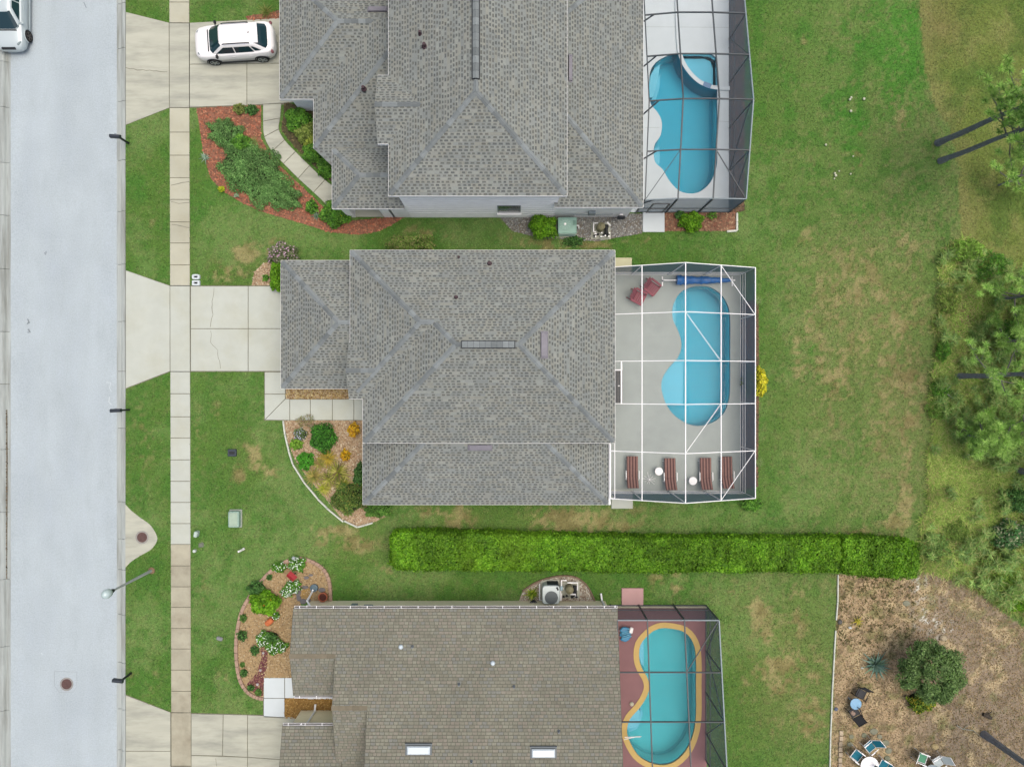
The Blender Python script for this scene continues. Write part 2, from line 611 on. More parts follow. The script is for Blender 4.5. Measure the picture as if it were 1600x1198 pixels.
def ground_color(x, y):
    """base colour of turf, meadow, scrub floor and sandy lot at photograph position x, y"""
    n1, n2, n3 = fbm(x / 90, y / 90), fbm(x / 22 + 40, y / 22), fbm(x / 6 + 9, y / 6 + 70, 3)
    c = np.empty(x.shape + (3,))
    c[...] = C(88, 119, 53)
    c = mixc(c, C(112, 138, 78), sstep(.42, .66, n1) * .6)
    east = sstep(1130, 1330, x)
    c = mixc(c, C(108, 129, 70), east * .75)
    c = mixc(c, C(76, 116, 48), sstep(.45, .65, n2) * .7)
    thin = blobs(THIN, x, y)
    c = mixc(c, C(138, 130, 86), np.clip(thin * (.55 + .9 * (n2 - .5) + .6 * (n3 - .5)), 0, 1))
    lush = blobs(LUSH, x, y)
    c = mixc(c, C(70, 126, 44), sstep(.2, .75, lush + (n2 - .5) * .5) * .75)
    dry = blobs(DRY, x, y)
    d = sstep(.22, .68, dry + (n2 - .5) * 1.1 + (n3 - .5) * 1.3) * np.clip(dry * 2.4, 0, 1)
    dc = mixc(np.broadcast_to(np.array(C(168, 148, 108)), c.shape).copy(), C(132, 112, 78), sstep(.4, .65, fbm(x / 14, y / 14 + 90)))
    c = c * (1 - .7 * d[..., None]) + dc * .7 * d[..., None]
    # thin weedy turf everywhere a little brown
    c = mixc(c, C(142, 134, 94), sstep(.5, .72, n3 + (n1 - .5) * .5) * (.2 + .2 * east))
    me = inpoly(x + (n2 - .5) * 16, y, MEADOW)
    cm = mixc(np.broadcast_to(np.array(C(112, 124, 62)), c.shape).copy(), C(136, 134, 82), sstep(.48, .75, n2 * .6 + n1 * .5) * .7)
    cm = mixc(cm, C(90, 112, 52), sstep(.5, .7, fbm(x / 40 + 7, y / 40)) * .8)
    edge = np.exp(-((x - np.interp(y, [0, 80, 150, 200, 260, 340], [1440, 1448, 1462, 1484, 1500, 1506])) / 14) ** 2)
    cm = mixc(cm, C(150, 138, 94), edge * .3)
    cm = mixc(cm, C(126, 100, 76), np.exp(-(((x - 1470) / 40) ** 2 + ((y - 40) / 45) ** 2)) * .35)
    c[me] = cm[me]
    sc = inpoly(x + (n2 - .5) * 26, y + (n3 - .5) * 20, SCRUB)
    cs = mixc(np.broadcast_to(np.array(C(124, 138, 78)), c.shape).copy(), C(128, 108, 84), sstep(.42, .62, n2))
    cs = mixc(cs, C(142, 118, 90), np.exp(-(((x - 1505) / 30) ** 2 + ((y - 490) / 45) ** 2)) * .9)
    cs = mixc(cs, C(120, 98, 78), np.exp(-(((x - 1500) / 25) ** 2 + ((y - 850) / 30) ** 2)) * .8)
    c[sc] = cs[sc]
    sl = inpoly(x + (n2 - .5) * 8, y + (n2 - .5) * 8, SANDLOT)
    west = sstep(1480, 1380, x)
    cl = mixc(np.broadcast_to(np.array(C(150, 131, 114)), c.shape).copy(), C(186, 158, 126), np.clip(west * .8, 0, 1))
    cl = mixc(cl, C(198, 174, 138), sstep(.56, .7, n2) * .75)
    cl = mixc(cl, C(112, 96, 78), sstep(.5, .66, n3) * .7)
    cl = mixc(cl, C(116, 120, 72), sstep(.56, .7, fbm(x / 16 + 77, y / 16) + .12 * sstep(1000, 900, y) * sstep(1420, 1480, x)) * .6)
    cl = mixc(cl, C(222, 214, 206), sstep(.56, .64, n3) * np.maximum.reduce([np.exp(-(((x - 1437) / 10) ** 2 + ((y - 915) / 26) ** 2)), np.exp(-(((x - 1452) / 22) ** 2 + ((y - 965) / 22) ** 2)), np.exp(-(((x - 1475) / 16) ** 2 + ((y - 985) / 18) ** 2))]))
    c[sl] = cl[sl]
    sh = inpoly(x, y, SHOULDER_W)
    cw = mixc(np.broadcast_to(np.array(C(190, 178, 160)), c.shape).copy(), C(118, 100, 80), sstep(.5, .62, n2))
    c[sh] = cw[sh]
    return c * 1.2


DECK1 = [(985, -40), (1139, -40), (1139, 332), (985, 332)]
DECK2 = [(935, 429), (1157, 429), (1157, 767), (935, 767)]
DECK3 = [(945, 945), (1103, 945), (1104, 1240), (945, 1240)]
KERB_E, KERB_W = 195.5, 3.0
step = 0.15
gx = np.arange(PX(-60), PX(1700), step)
gy = np.arange(PY(1300), PY(-90), step)
GX, GY = np.meshgrid(gx, gy)
gpx, gpy = GX * SCL + 800, 599 - GY * SCL
gz = (fbm(gpx / 60, gpy / 60, 3) - .5) * 0.012
V = np.stack([GX, GY, gz], -1).reshape(-1, 3)
nx, ny = len(gx), len(gy)
ii = (np.arange(ny - 1)[:, None] * nx + np.arange(nx - 1)[None, :])
F = np.stack([ii, ii + 1, ii + nx + 1, ii + nx], -1).reshape(-1, 4)
cx = (gpx[:-1, :-1] + gpx[1:, 1:]).ravel() / 2
cy = (gpy[:-1, :-1] + gpy[1:, 1:]).ravel() / 2
keep = ~((cx > KERB_W - 3) & (cx < KERB_E))
for dk in (DECK1, DECK2, DECK3):
    xs_, ys_ = [p[0] for p in dk], [p[1] for p in dk]
    keep &= ~((cx > min(xs_) + 8) & (cx < max(xs_) - 8) & (cy > min(ys_) + 8) & (cy < max(ys_) - 8))
keep &= ~inpoly(cx, cy, [(200, 806), (236, 826), (240, 842), (230, 860), (200, 880)])
F = F[keep]
gcol = ground_color(gpx, gpy).reshape(-1, 3)
m_ground = M("turf_soil", attr=True, rough=.95, spec=.1, var=.22, vs=9, var2=.07, vs2=.25, bump=.6, bs=14)
g = npmesh("ground", V, F, gcol, m_ground)
tag(g, kind="structure")
# the land beyond the picture
rim = MB()
x0, x1, y0, y1 = gx[0], gx[-1], gy[0], gy[-1]
B_ = 900
for a, b, c_, d in (((-B_, y1), (B_, y1), (B_, B_), (-B_, B_)), ((-B_, -B_), (B_, -B_), (B_, y0), (-B_, y0)), ((x1, y0), (B_, y0), (B_, y1), (x1, y1)), ((-B_, y0), (x0, y0), (x0, y1), (-B_, y1))):
    rim.face([(p[0], p[1], -.16) for p in (a, b, c_, d)])
tag(rim.build("terrain", M("far_turf", C(90, 120, 60), .95, var=.3, vs=.6)), kind="structure")

# ------------------------------------------------------------------ road and kerbs
ROADZ = -0.10
XW_, XE_ = PX(14), PX(182)
yT, yB = PY(-90), PY(1300)
rd = MB()
for k in range(40):
    ya, yb = yB + (yT - yB) * k / 40, yB + (yT - yB) * (k + 1) / 40
    for j in range(8):
        xa, xb = XW_ - .02 + (XE_ - XW_ + .04) * j / 8, XW_ - .02 + (XE_ - XW_ + .04) * (j + 1) / 8
        za, zb = [ROADZ + .06 * (1 - ((u - 4) / 4) ** 2) * .6 for u in (j, j + 1)]
        rd.face([(xa, ya, za), (xb, ya, zb), (xb, yb, zb), (xa, yb, za)])
m_road = M("worn_road", C(200, 206, 215), .9, .2, var=.08, vs=1.6, var2=.06, vs2=.3, tint=C(184, 190, 202), tintfac=.55, ts=.8, stretch=(1.0, .3, 1), bump=.5, bs=60)
nt = m_road.node_tree
# small aggregate speckle
sp = nt.nodes.new("ShaderNodeTexNoise"); sp.inputs["Scale"].default_value = 14; sp.inputs["Detail"].default_value = 3
gg = nt.nodes.new("ShaderNodeNewGeometry"); nt.links.new(gg.outputs["Position"], sp.inputs["Vector"])
bsdf = nt.nodes["Principled BSDF"]
old = bsdf.inputs["Base Color"].links[0].from_socket
mr = nt.nodes.new("ShaderNodeMapRange"); mr.inputs["From Min"].default_value = .3; mr.inputs["From Max"].default_value = .7; mr.inputs["To Min"].default_value = .9; mr.inputs["To Max"].default_value = 1.08
nt.links.new(sp.outputs["Fac"], mr.inputs["Value"])
vs_ = nt.nodes.new("ShaderNodeVectorMath"); vs_.operation = 'SCALE'
nt.links.new(old, vs_.inputs[0]); nt.links.new(mr.outputs[0], vs_.inputs["Scale"]); nt.links.new(vs_.outputs[0], bsdf.inputs["Base Color"])
road = tag(rd.build("road", m_road, smooth=True), kind="structure")

m_kerb = M("kerb_concrete", C(190, 192, 192), .9, var=.12, vs=2.5, tint=C(128, 124, 116), tintfac=.75, ts=.8, stretch=(3, .22, 1), objrand=.05, bump=.3)
m_pan = M("gutter_pan", C(158, 162, 164), .9, var=.12, vs=2.5, tint=C(112, 112, 108), tintfac=.7, ts=.7, stretch=(3, .2, 1))
m_tar = M("street_stain", C(70, 66, 62), .9, var=.3, vs=6)


def kerb(name, prof, joints, pan):
    base = MB()
    base.face([(prof[0][0], yB, -.2), (prof[-1][0], yB, -.2), (prof[-1][0], yT, -.2), (prof[0][0], yT, -.2)])
    root = tag(base.build(name, M("joint_dirt", C(92, 86, 76), .95)), kind="structure")
    for a, b in zip(joints[:-1], joints[1:]):
        ya, yb = PY(a) - .012, PY(b) + .012
        s = MB()
        low = [(p[0], -.22) for p in reversed(prof)]
        ring = [(p[0], p[1]) for p in prof] + low
        s.grid([[(p[0], ya, p[1]) for p in ring], [(p[0], yb, p[1]) for p in ring]])
        s.mi = [1 if i in pan else 0 for i in range(len(s.f))]
        s.build("kerb_segment", [m_kerb, m_pan], root)
    return root


je = [-90, 5, 75, 158, 250, 330, 413, 502, 580, 669, 784, 842, 890, 960, 1035, 1108, 1172, 1250, 1300]
kerb("kerb_east", [(PX(181), ROADZ + .005), (PX(187.5), ROADZ - .015), (PX(189), ROADZ - .015), (PX(189.8), .0), (PX(192), .035), (PX(196.5), .04)], je, (0, 1, 2))
kerb("kerb_west", [(PX(-1), .04), (PX(4.5), .035), (PX(6), .0), (PX(8), ROADZ - .005), (PX(10), ROADZ - .012), (PX(15), ROADZ + .005)], [-90, 0, 96, 167, 254, 336, 420, 518, 600, 702, 800, 905, 1010, 1110, 1220, 1300], (2, 3, 4))


def strip_mesh(pts, w, z, px=True, jitter=0.3):
    """thin ribbon along pts (crack, seam, stain)"""
    pp = [P(*p) if px else Vector((p[0], p[1], 0)) for p in pts]
    m = MB()
    L_, R_ = [], []
    for i, p in enumerate(pp):
        d = (pp[min(i + 1, len(pp) - 1)] - pp[max(i - 1, 0)]).normalized()
        n = Vector((-d.y, d.x, 0))
        ww = w * (1 + random.uniform(-jitter, jitter))
        L_.append((p.x + n.x * ww, p.y + n.y * ww, z))
        R_.append((p.x - n.x * ww, p.y - n.y * ww, z))
    for i in range(len(pp) - 1):
        m.face([R_[i], R_[i + 1], L_[i + 1], L_[i]])
    return m


# tar marks, chalk marks and a manhole in the road
for pts, w, zz in (([(42, 498), (44, 502), (41, 506), (46, 503)], .04, None), ([(43, 514), (46, 519), (42, 519)], .05, None), ([(68, 396), (72, 392), (70, 398)], .03, None), ([(130, 3), (134, 12)], .03, None)):
    strip_mesh(pts, w, ROADZ + .045).build("tar_mark", M("tar", C(150, 154, 162), .8), road)
for pts in ([(165, 597), (172, 598), (170, 606), (173, 612)], [(170, 620), (169, 628), (173, 632)], [(63, 1020), (75, 1035), (90, 1048)]):
    strip_mesh(pts, .025, ROADZ + .03).build("chalk_mark", M("chalk", C(224, 228, 234), .9), road)


def disc(name, c, r, z, h, mat, parent=None, n=28):
    m = MB()
    m.lathe([(r * .98, -h), (r, -h * .5), (r * .97, 0)], n, (c.x, c.y, z))
    return m.build(name, mat, parent)


m_iron = M("rusty_iron", C(112, 84, 82), .75, var=.25, vs=10, bump=.5, bs=30)


def manhole(px, py, z, r, label):
    t = thing("manhole_cover", label, "manhole", P(px, py, 0) + Vector((0, 0, z)))
    m = MB()
    m.lathe([(r, -.04), (r, .006), (r * .93, .01), (r * .92, .002), (.001, .004)], 32)
    m.build("cover", m_iron, t)
    rb = MB()
    for k in range(-3, 4):
        w = math.sqrt(max(0, .8 - (k / 3.6) ** 2)) * r
        rb.box((0, k * r * .25, .009), (w * 1.8, .03, .012))
    rb.build("ribs", m_iron, t)
    ring = MB()
    ring.grid([[(rr * math.cos(a), rr * math.sin(a), zz) for a in [2 * math.pi * k / 32 for k in range(32)]] for rr, zz in ((r + .09, -.02), (r + .09, .004), (r + .01, .004))], cap=False)
    ring.build("frame", M("manhole_frame", C(168, 160, 158), .9, var=.2, vs=6), t)
    return t


manhole(103, 1069, ROADZ + .04, .30, "round rusty manhole cover in the road surface")
sq = MB()
pp = [P(*q) for q in ((84, 1049), (119, 1050), (119, 1072), (114, 1081), (92, 1082), (84, 1072))]
for i in range(6):
    a, b = pp[i], pp[(i + 1) % 6]
    sq.bar((a.x, a.y, ROADZ + .041), (b.x, b.y, ROADZ + .041), .02, .008)
sq.build("patch_joint", M("patch", C(186, 188, 196), .9), road)

# ------------------------------------------------------------------ concrete flatwork: each slab its own piece
m_slab = M("old_concrete", C(208, 201, 184), .92, .2, var=.1, vs=1.4, var2=.05, vs2=.5, tint=C(172, 162, 140), tintfac=.6, ts=.7, bump=.3, bs=50, objrand=.035)
m_slab_g = M("grey_concrete", C(204, 199, 186), .92, .2, var=.12, vs=1.2, tint=C(160, 158, 150), tintfac=.8, ts=.8, bump=.3, bs=50, objrand=.05, stretch=(.35, 1.6, 1))
m_slab_c = M("clean_concrete", C(211, 210, 203), .92, .2, var=.05, vs=1.2, tint=C(198, 192, 172), tintfac=.5, ts=.45, bump=.3, bs=50, objrand=.02)
m_slab_d = M("dirty_concrete", C(192, 182, 164), .92, .2, var=.12, vs=1.4, tint=C(150, 136, 118), tintfac=.7, ts=.6, bump=.3, bs=50, objrand=.07)
m_dirt = M("joint_soil", C(128, 122, 106), .95, var=.3, vs=8)
EXCL = []      # places where no turf grows, in photograph pixels


def slab_set(name, base_poly, slabs, mat, z=.03, gap=.018):
    b = MB()
    b.face([(p[0], p[1], .008) for p in ccw(pxpoly(base_poly))])
    root = tag(b.build(name, m_dirt), kind="structure")
    EXCL.append(base_poly)
    for i, s in enumerate(slabs):
        mt = mat(s) if callable(mat) else mat
        poly = offset(ccw(pxpoly(s)), -gap)
        m = MB()
        top = offset(poly, -.008)
        m.grid([[(p[0], p[1], .0) for p in poly], [(p[0], p[1], z - .006) for p in poly], [(p[0], p[1], z) for p in top]])
        m.build("slab", mt, root)
    return root


def quad(x0, y0, x1, y1):
    return [(x0, y0), (x1, y0), (x1, y1), (x0, y1)]


def swx(y):   # the pavement edges lean very slightly
    t = y / 1198
    return 264.5 + 3.2 * t, 296 + 3.2 * t


ys = [-90, -55, -20, 4, 36.5, 168.5, 207, 243, 278, 312, 347, 380, 414, 446.5, 580.5, 615, 651, 684, 718, 751.5, 784.5, 817.5, 850, 883.5, 916, 948, 981, 1013, 1046, 1079, 1112.5, 1196, 1240, 1300]
slabs = []
for a, b in zip(ys[:-1], ys[1:]):
    xa, xb = swx(a)
    xc, xd = swx(b)
    slabs.append([(xa, a), (xb, a), (xd, b), (xc, b)])
sidewalk = slab_set("sidewalk", [(264.5, -90), (296, -90), (299, 1300), (268, 1300)], slabs,
                    lambda s: m_slab_g if s[0][1] < 60 and s[0][1] > 20 else (m_slab_c if 440 < s[0][1] < 840 else (m_slab_d if s[0][1] > 840 else m_slab)))


def crack(parent, pts, w=.016):
    out = []
    for a, b in zip(pts[:-1], pts[1:]):
        n = max(2, int(math.hypot(b[0] - a[0], b[1] - a[1]) / 5))
        for k in range(n):
            t = k / n
            out.append((a[0] + (b[0] - a[0]) * t + random.uniform(-.8, .8), a[1] + (b[1] - a[1]) * t + random.uniform(-.8, .8)))
    out.append(pts[-1])
    return strip_mesh(out, w, .0335).build("crack", M("crack_dirt", C(150, 145, 132), .95), parent)


for pts in ([(267, 316), (280, 318), (296, 317)], [(269, 351), (282, 353), (297, 356)], [(268, 290), (284, 286), (297, 284)]):
    crack(sidewalk, pts, .02)

d1 = slab_set("driveway", [(196, 19), (265, 36), (298, 36), (445, 28), (445, 164), (298, 169), (265, 169), (196, 196)],
              [[(196.5, 19), (264.5, 36), (265, 169), (196.5, 196)], [(296.5, 36), (386, 31.5), (386, 100), (296.5, 101)], [(386, 31.5), (470, 27), (470, 99), (386, 100)],
               [(296.5, 101), (386, 100), (386, 165), (296.5, 168)], [(386, 100), (470, 99), (470, 160), (386, 165)]], m_slab_g)
crack(d1, [(197, 106), (215, 110), (240, 111), (262, 113)], .022)
d2 = slab_set("driveway", [(196, 422), (266, 446), (445, 446), (445, 581), (266, 581), (196, 608)],
              [[(196.5, 422), (266, 446.5), (266, 580), (196.5, 607)], quad(298, 447, 388, 513.5), quad(388, 447, 470, 513.5), quad(298, 513.5, 388, 580), quad(388, 513.5, 470, 580)], m_slab_c)
crack(d2, [(335, 450), (331, 480), (333, 492), (329, 511)])
crack(d2, [(330, 516), (330, 535), (340, 547), (345, 576)], .011)
d3 = slab_set("driveway", [(196, 1084), (267, 1112), (475, 1118), (475, 1300), (196, 1300)],
              [[(196.5, 1085), (267, 1112), (267, 1172.5), (196.5, 1172.5)], quad(196.5, 1172.5, 267, 1300), [(299, 1114), (349, 1115), (348, 1180), (299, 1179)], [(349, 1115), (387, 1116), (387, 1182), (348, 1180)],
               [(387, 1116), (475, 1120), (475, 1188), (387, 1182)], [(299, 1179), (387, 1182), (387, 1250), (299, 1250)], [(387, 1182), (475, 1188), (475, 1250), (387, 1250)]], m_slab_g)
crack(d3, [(337, 1184), (339, 1196)])

# the front paths
slab_set("path", [(413, 581), (447, 581), (447, 623), (600, 623), (600, 657), (413, 657)],
         [quad(413.5, 581, 446, 615.5), [(413.5, 615.5), (446, 615.5), (446, 623), (413.5, 656)], [(446, 623), (453, 623), (453, 656.5), (413.5, 656)], quad(453, 623.5, 485, 656.5), quad(485, 623.5, 519.5, 656.5), quad(519.5, 623.5, 553, 656.5), quad(553, 623.5, 600, 656.5)], m_slab_c)
pl_ = catmull([(411, 163), (411, 190), (413, 214), (425, 237), (443, 256), (466, 279), (490, 301), (512, 322)], 4, closed=False)
pr_ = catmull([(440, 162), (438, 185), (436, 202), (445, 219), (462, 237), (484, 259), (508, 281), (532, 299)], 4, closed=False)
PATH1 = [pl_[a:b + 1] + pr_[a:b + 1][::-1] for a, b in zip((0, 4, 8, 12, 16, 20, 24), (4, 8, 12, 16, 20, 24, 28))]
slab_set("path", pl_ + pr_[::-1], PATH1, m_slab_g)
m_white = M("white_painted_concrete", C(228, 231, 238), .85, var=.04, vs=1.5, var2=.03)
slab_set("path", [(411, 1058), (470, 1058), (470, 1092), (445, 1092), (445, 1121), (411, 1120)],
         [quad(412, 1058, 445, 1090), [(412, 1090), (445, 1090), (445, 1121), (412, 1120)], [(445, 1058), (480, 1058), (480, 1091), (445, 1090)]], m_white)
slab_set("path", [(470, 1060), (540, 1060), (540, 1092.5), (470, 1092.5)], [quad(480, 1060, 540, 1092)], m_white)
m_pink = M("pink_concrete", C(205, 160, 160), .85, var=.06, vs=2)
m_cream_slab = M("cream_concrete", C(222, 212, 178), .85, var=.06, vs=2)


def door_pad(x0, y0, x1, y1, mat, label, h=.09):
    m = MB()
    p = ccw(pxpoly(quad(x0, y0, x1, y1)))
    m.grid([[(a, b, 0) for a, b in p], [(a, b, h - .02) for a, b in p], [(a, b, h) for a, b in offset(p, -.02)]])
    EXCL.append(quad(x0, y0, x1, y1))
    return tag(m.build("door_step", mat), label, "step")


door_pad(958, 403, 987, 430, m_cream_slab, "cream concrete step outside the north side of the white pool enclosure")
door_pad(955, 764, 988.5, 794, m_slab_c, "pale grey concrete step outside the south side of the white pool enclosure")
door_pad(1004, 331, 1038, 363, m_white, "white concrete step beside the red mulch and the bronze pool enclosure")
door_pad(971, 918, 1005, 947, m_pink, "pink concrete step on the lawn by the mauve pool deck")

# storm drain apron
fl = catmull([(195, 786), (205, 797), (219, 808), (235, 820), (245, 836), (245, 846), (236, 858), (219, 868), (204, 878), (195, 888)], 4, closed=False)
ap = MB()
pl = ccw(pxpoly(fl))
ap.grid([[(a, b, -.1) for a, b in pl], [(a, b, .025) for a, b in pl], [(a, b, .035) for a, b in offset(pl, -.03)]])
tag(ap.build("storm_drain_apron", m_slab_g), kind="structure")
EXCL.append(fl)
manhole(222.5, 839, .036, .29, "round rusty cover in the kerbside storm drain apron")

# ------------------------------------------------------------------ planting beds
def bed(name, poly, mat, pal, dens, size, z=.014, flat=.5):
    EXCL.append(poly)
    b = MB()
    p = ccw(pxpoly(poly))
    b.face([(q[0], q[1], z) for q in p])
    o = tag(b.build(name, mat), kind="structure")
    xs_ = [q[0] for q in p]
    ys_ = [q[1] for q in p]
    area = (max(xs_) - min(xs_)) * (max(ys_) - min(ys_))
    n = int(area * dens)
    X, Y = RNG.uniform(min(xs_), max(xs_), n), RNG.uniform(min(ys_), max(ys_), n)
    k = inpoly(X, Y, p)
    X, Y = X[k], Y[k]
    n = len(X)
    a, s = RNG.uniform(0, 2 * np.pi, n), size * RNG.uniform(.6, 1.4, n)
    ax = np.stack([np.cos(a), np.sin(a), RNG.uniform(-flat, flat, n)], -1) * s[:, None]
    bx = np.stack([-np.sin(a), np.cos(a), RNG.uniform(-flat, flat, n)], -1) * (s * RNG.uniform(.4, .8, n))[:, None]
    c0 = np.stack([X, Y, z + size * .35 + RNG.uniform(0, .02, n)], -1)
    V = np.stack([c0 - ax - bx, c0 + ax - bx, c0 + ax + bx, c0 - ax + bx], 1).reshape(-1, 3)
    cc = np.array([C(*q) for q in pal])[RNG.integers(0, len(pal), n)] * RNG.uniform(.8, 1.2, (n, 1))
    w = npmesh(name.replace("_bed", "") + "_chips", V, np.arange(4 * n).reshape(-1, 4), cc, M("chips", attr=True, rough=.9), o)
    w["kind"] = "stuff"
    return o


m_red = M("red_mulch", C(164, 110, 90), .95, var=.3, vs=9, tint=C(120, 88, 76), tintfac=.7, ts=1.2)
RED = [(192, 118, 92), (172, 102, 80), (150, 100, 82), (200, 136, 108), (132, 98, 80)]
TAN = [(196, 166, 130), (178, 146, 108), (206, 180, 146), (156, 128, 98), (188, 156, 116)]
STONE = [(206, 180, 150), (186, 156, 124), (224, 204, 180), (160, 126, 98), (172, 140, 116), (204, 168, 140)]
GREY = [(150, 148, 150), (176, 174, 176), (120, 118, 120), (136, 124, 116), (196, 190, 186)]
bed("mulch_bed", BED1, m_red, RED, 160, .045)
bed("mulch_bed", BED1B, M("dark_mulch", C(92, 84, 60), .95, var=.3, vs=8), [(110, 100, 66), (86, 76, 56), (130, 110, 80)], 80, .05)
bed("mulch_bed", BED1C, m_red, RED, 160, .045)
bed("gravel_bed", GRAVEL1, M("grey_gravel", C(146, 140, 136), .95, var=.3, vs=9, tint=C(122, 100, 78), tintfac=.8, ts=.9), GREY, 200, .035)
bed("mulch_bed", MULCH1, M("brown_red_mulch", C(150, 110, 90), .95, var=.3, vs=9), [(170, 120, 98), (150, 96, 80), (186, 150, 120), (126, 96, 80)], 160, .045)
bed("stone_bed", BED2, M("tan_stone", C(190, 160, 130), .95, var=.3, vs=10), STONE, 330, .035)
bed("stone_bed", ROCK2, M("tan_stone"), [(206, 176, 120), (176, 140, 90), (220, 196, 150), (150, 116, 78)], 330, .035)
bed("stone_bed", ROCK2B, M("tan_stone"), STONE, 330, .035)
bed("mulch_bed", BED3, M("tan_mulch", C(186, 156, 118), .95, var=.2, vs=8, tint=C(160, 122, 84), tintfac=.6, ts=1), TAN, 170, .035)
bed("mulch_bed", ENTRY3, M("ochre_mulch", C(170, 128, 72), .95, var=.25, vs=8), [(182, 140, 80), (156, 112, 62), (196, 156, 96)], 200, .035)
bed("gravel_bed", EQUIP3, M("shell_gravel", C(184, 166, 150), .95, var=.3, vs=9), [(210, 196, 184), (176, 150, 134), (150, 124, 108), (226, 216, 206)], 300, .035)
bed("gravel_bed", PURPLE3, M("purple_gravel", C(122, 72, 76), .95, var=.25, vs=9), [(132, 76, 80), (108, 62, 68), (150, 92, 92)], 220, .03, z=.03)
bed("mulch_bed", STRIP2, M("strip_mulch", C(120, 96, 78), .95, var=.3, vs=8), [(150, 110, 90), (120, 92, 76), (96, 84, 66)], 120, .045)
bed("mulch_bed", STRIP1, M("strip_mulch"), [(150, 110, 90), (120, 92, 76), (96, 84, 66)], 120, .045)


dk = M("wet_leaf", C(122, 110, 94), .95, var=.3, vs=6)
LEAFY = [(120, 100, 78), (90, 76, 60), (140, 120, 96), (70, 62, 54)]
for pl9, z9 in (([(7.6, 640), (9.5, 640), (10, 720), (9.2, 905), (7.6, 905)], ROADZ - .004)  ,):
    bed("leaf_bed", pl9, dk, LEAFY, 260, .03, z=z9, flat=.2)


def edging(name, pts, w, h, mat, label, cat, piece, n=2, seg=None, closed=False):
    """a bed edging made of short pieces laid end to end"""
    path = [P(*q) for q in catmull(pts, n, closed)] if n > 1 else [P(*q) for q in pts]
    t = thing(name, label, cat, path[0])
    o0 = path[0]
    for a, b in zip(path[:-1], path[1:]):
        d = (b - a)
        L_ = d.length
        k = max(1, round(L_ / seg)) if seg else 1
        for i in range(k):
            p, q = a + d * (i / k), a + d * ((i + 1) / k)
            c_ = (p + q) / 2 - o0
            m = MB()
            m.bbox((0, 0, h / 2), ((q - p).length - .01, w, h), min(w, h) * .2)
            o = m.build(piece, mat, t)
            o.location = c_
            o.rotation_euler = (0, 0, math.atan2(d.y, d.x) + random.uniform(-.015, .015))
    return t


m_edge_w = M("white_edging", C(225, 222, 214), .8, var=.15, vs=5)
m_edge_p = M("pink_kerbing", C(190, 156, 138), .9, var=.15, vs=5, tint=C(150, 120, 104), tintfac=.5, ts=2)
edging("bed_edging", [(443, 657), (446, 679), (452, 705), (458, 725), (475, 752), (497, 779), (511, 793), (537, 815)], .09, .13, m_edge_w, "white scalloped edging curving round the stone bed by the front path", "edging", "edging_piece", 1, .9)
edging("bed_edging", [(538, 813), (559, 823), (570, 820), (583, 816)], .09, .13, m_edge_w, "short end run of white edging at the tip of the stone bed", "edging", "edging_piece", 1, .9)
edging("bed_kerbing", [(517, 938), (515, 908), (505, 888), (486, 876), (466, 872), (444, 878), (420, 895), (395, 925), (378, 955), (370, 995), (370, 1030), (375, 1060), (386, 1079), (400, 1088), (412, 1091)], .2, .12, m_edge_p, "pink concrete kerbing curving round the tan mulch bed", "edging", "kerb_piece", 3)
edging("lawn_edging", [(1309, 897), (1308, 940), (1306, 968)], .08, .1, m_edge_w, "upper thin white edging between lawn and sandy lot", "edging", "edging_piece", 1, 1.2)
edging("lawn_edging", [(1305, 984), (1303, 1020), (1300, 1075), (1297, 1150), (1295, 1240)], .08, .1, m_edge_w, "lower thin white edging between lawn and sandy lot", "edging", "edging_piece", 1, 1.2)
edging("stone_border", [(816, 923), (838, 909), (868, 900), (899, 901), (919, 917), (931, 943)], .1, .09, M("brown_edge", C(140, 116, 100), .9, var=.2, vs=5), "brown edging arching round the shell gravel by the white heat pump", "edging", "edging_piece", 3)
edging("timber_edging", [(1151, 333), (1151, 361), (1135, 362)], .12, .12, m_edge_w, "pale corner edging of the red mulch beside the bronze enclosure", "edging", "edging_piece", 1, .45)
t = thing("brick_edging", "row of pale bricks on the sandy lot beside the teal chairs", "edging", P(1313, 1140))
yy = 1140
m_brk = M("pale_brick", C(196, 174, 152), .9, var=.2, vs=6, objrand=.18)
while yy < 1206:
    m = MB(); m.bbox((0, 0, .05), (.22, .27, .1), .02)
    o = m.build("brick", m_brk, t)
    o.location = P(1314 - (yy - 1140) * .05 + random.uniform(-.6, .6), yy + 4) - P(1313, 1140)
    o.rotation_euler = (0, 0, random.uniform(-.12, .12))
    yy += 8.4

# ================================================================== houses
OUT = {'N': Vector((0, 1, 0)), 'S': Vector((0, -1, 0)), 'E': Vector((1, 0, 0)), 'W': Vector((-1, 0, 0))}


class Pl:
    """a roof plane: faces side f, eave line at coordinate e (y for N/S, x for E/W), eave height ze, pitch p"""

    def __init__(self, f, e, ze, p):
        self.f, self.e, self.ze, self.p = f, e, ze, p
        o = OUT[f]
        self.n = Vector((o.x * p, o.y * p, 1)).normalized()

    def d(self, x, y):
        return {'N': self.e - y, 'S': y - self.e, 'W': x - self.e, 'E': self.e - x}[self.f]

    def z(self, x, y):
        return self.ze + self.p * self.d(x, y)

    def pt(self, x, y, lift=0.0):
        return Vector((x, y, self.z(x, y) + lift))

    def ud(self, x, y):
        return (x if self.f in 'NS' else y), self.d(x, y)

    def xy(self, u, d):
        return {'N': (u, self.e - d), 'S': (u, self.e + d), 'W': (self.e + d, u), 'E': (self.e - d, u)}[self.f]


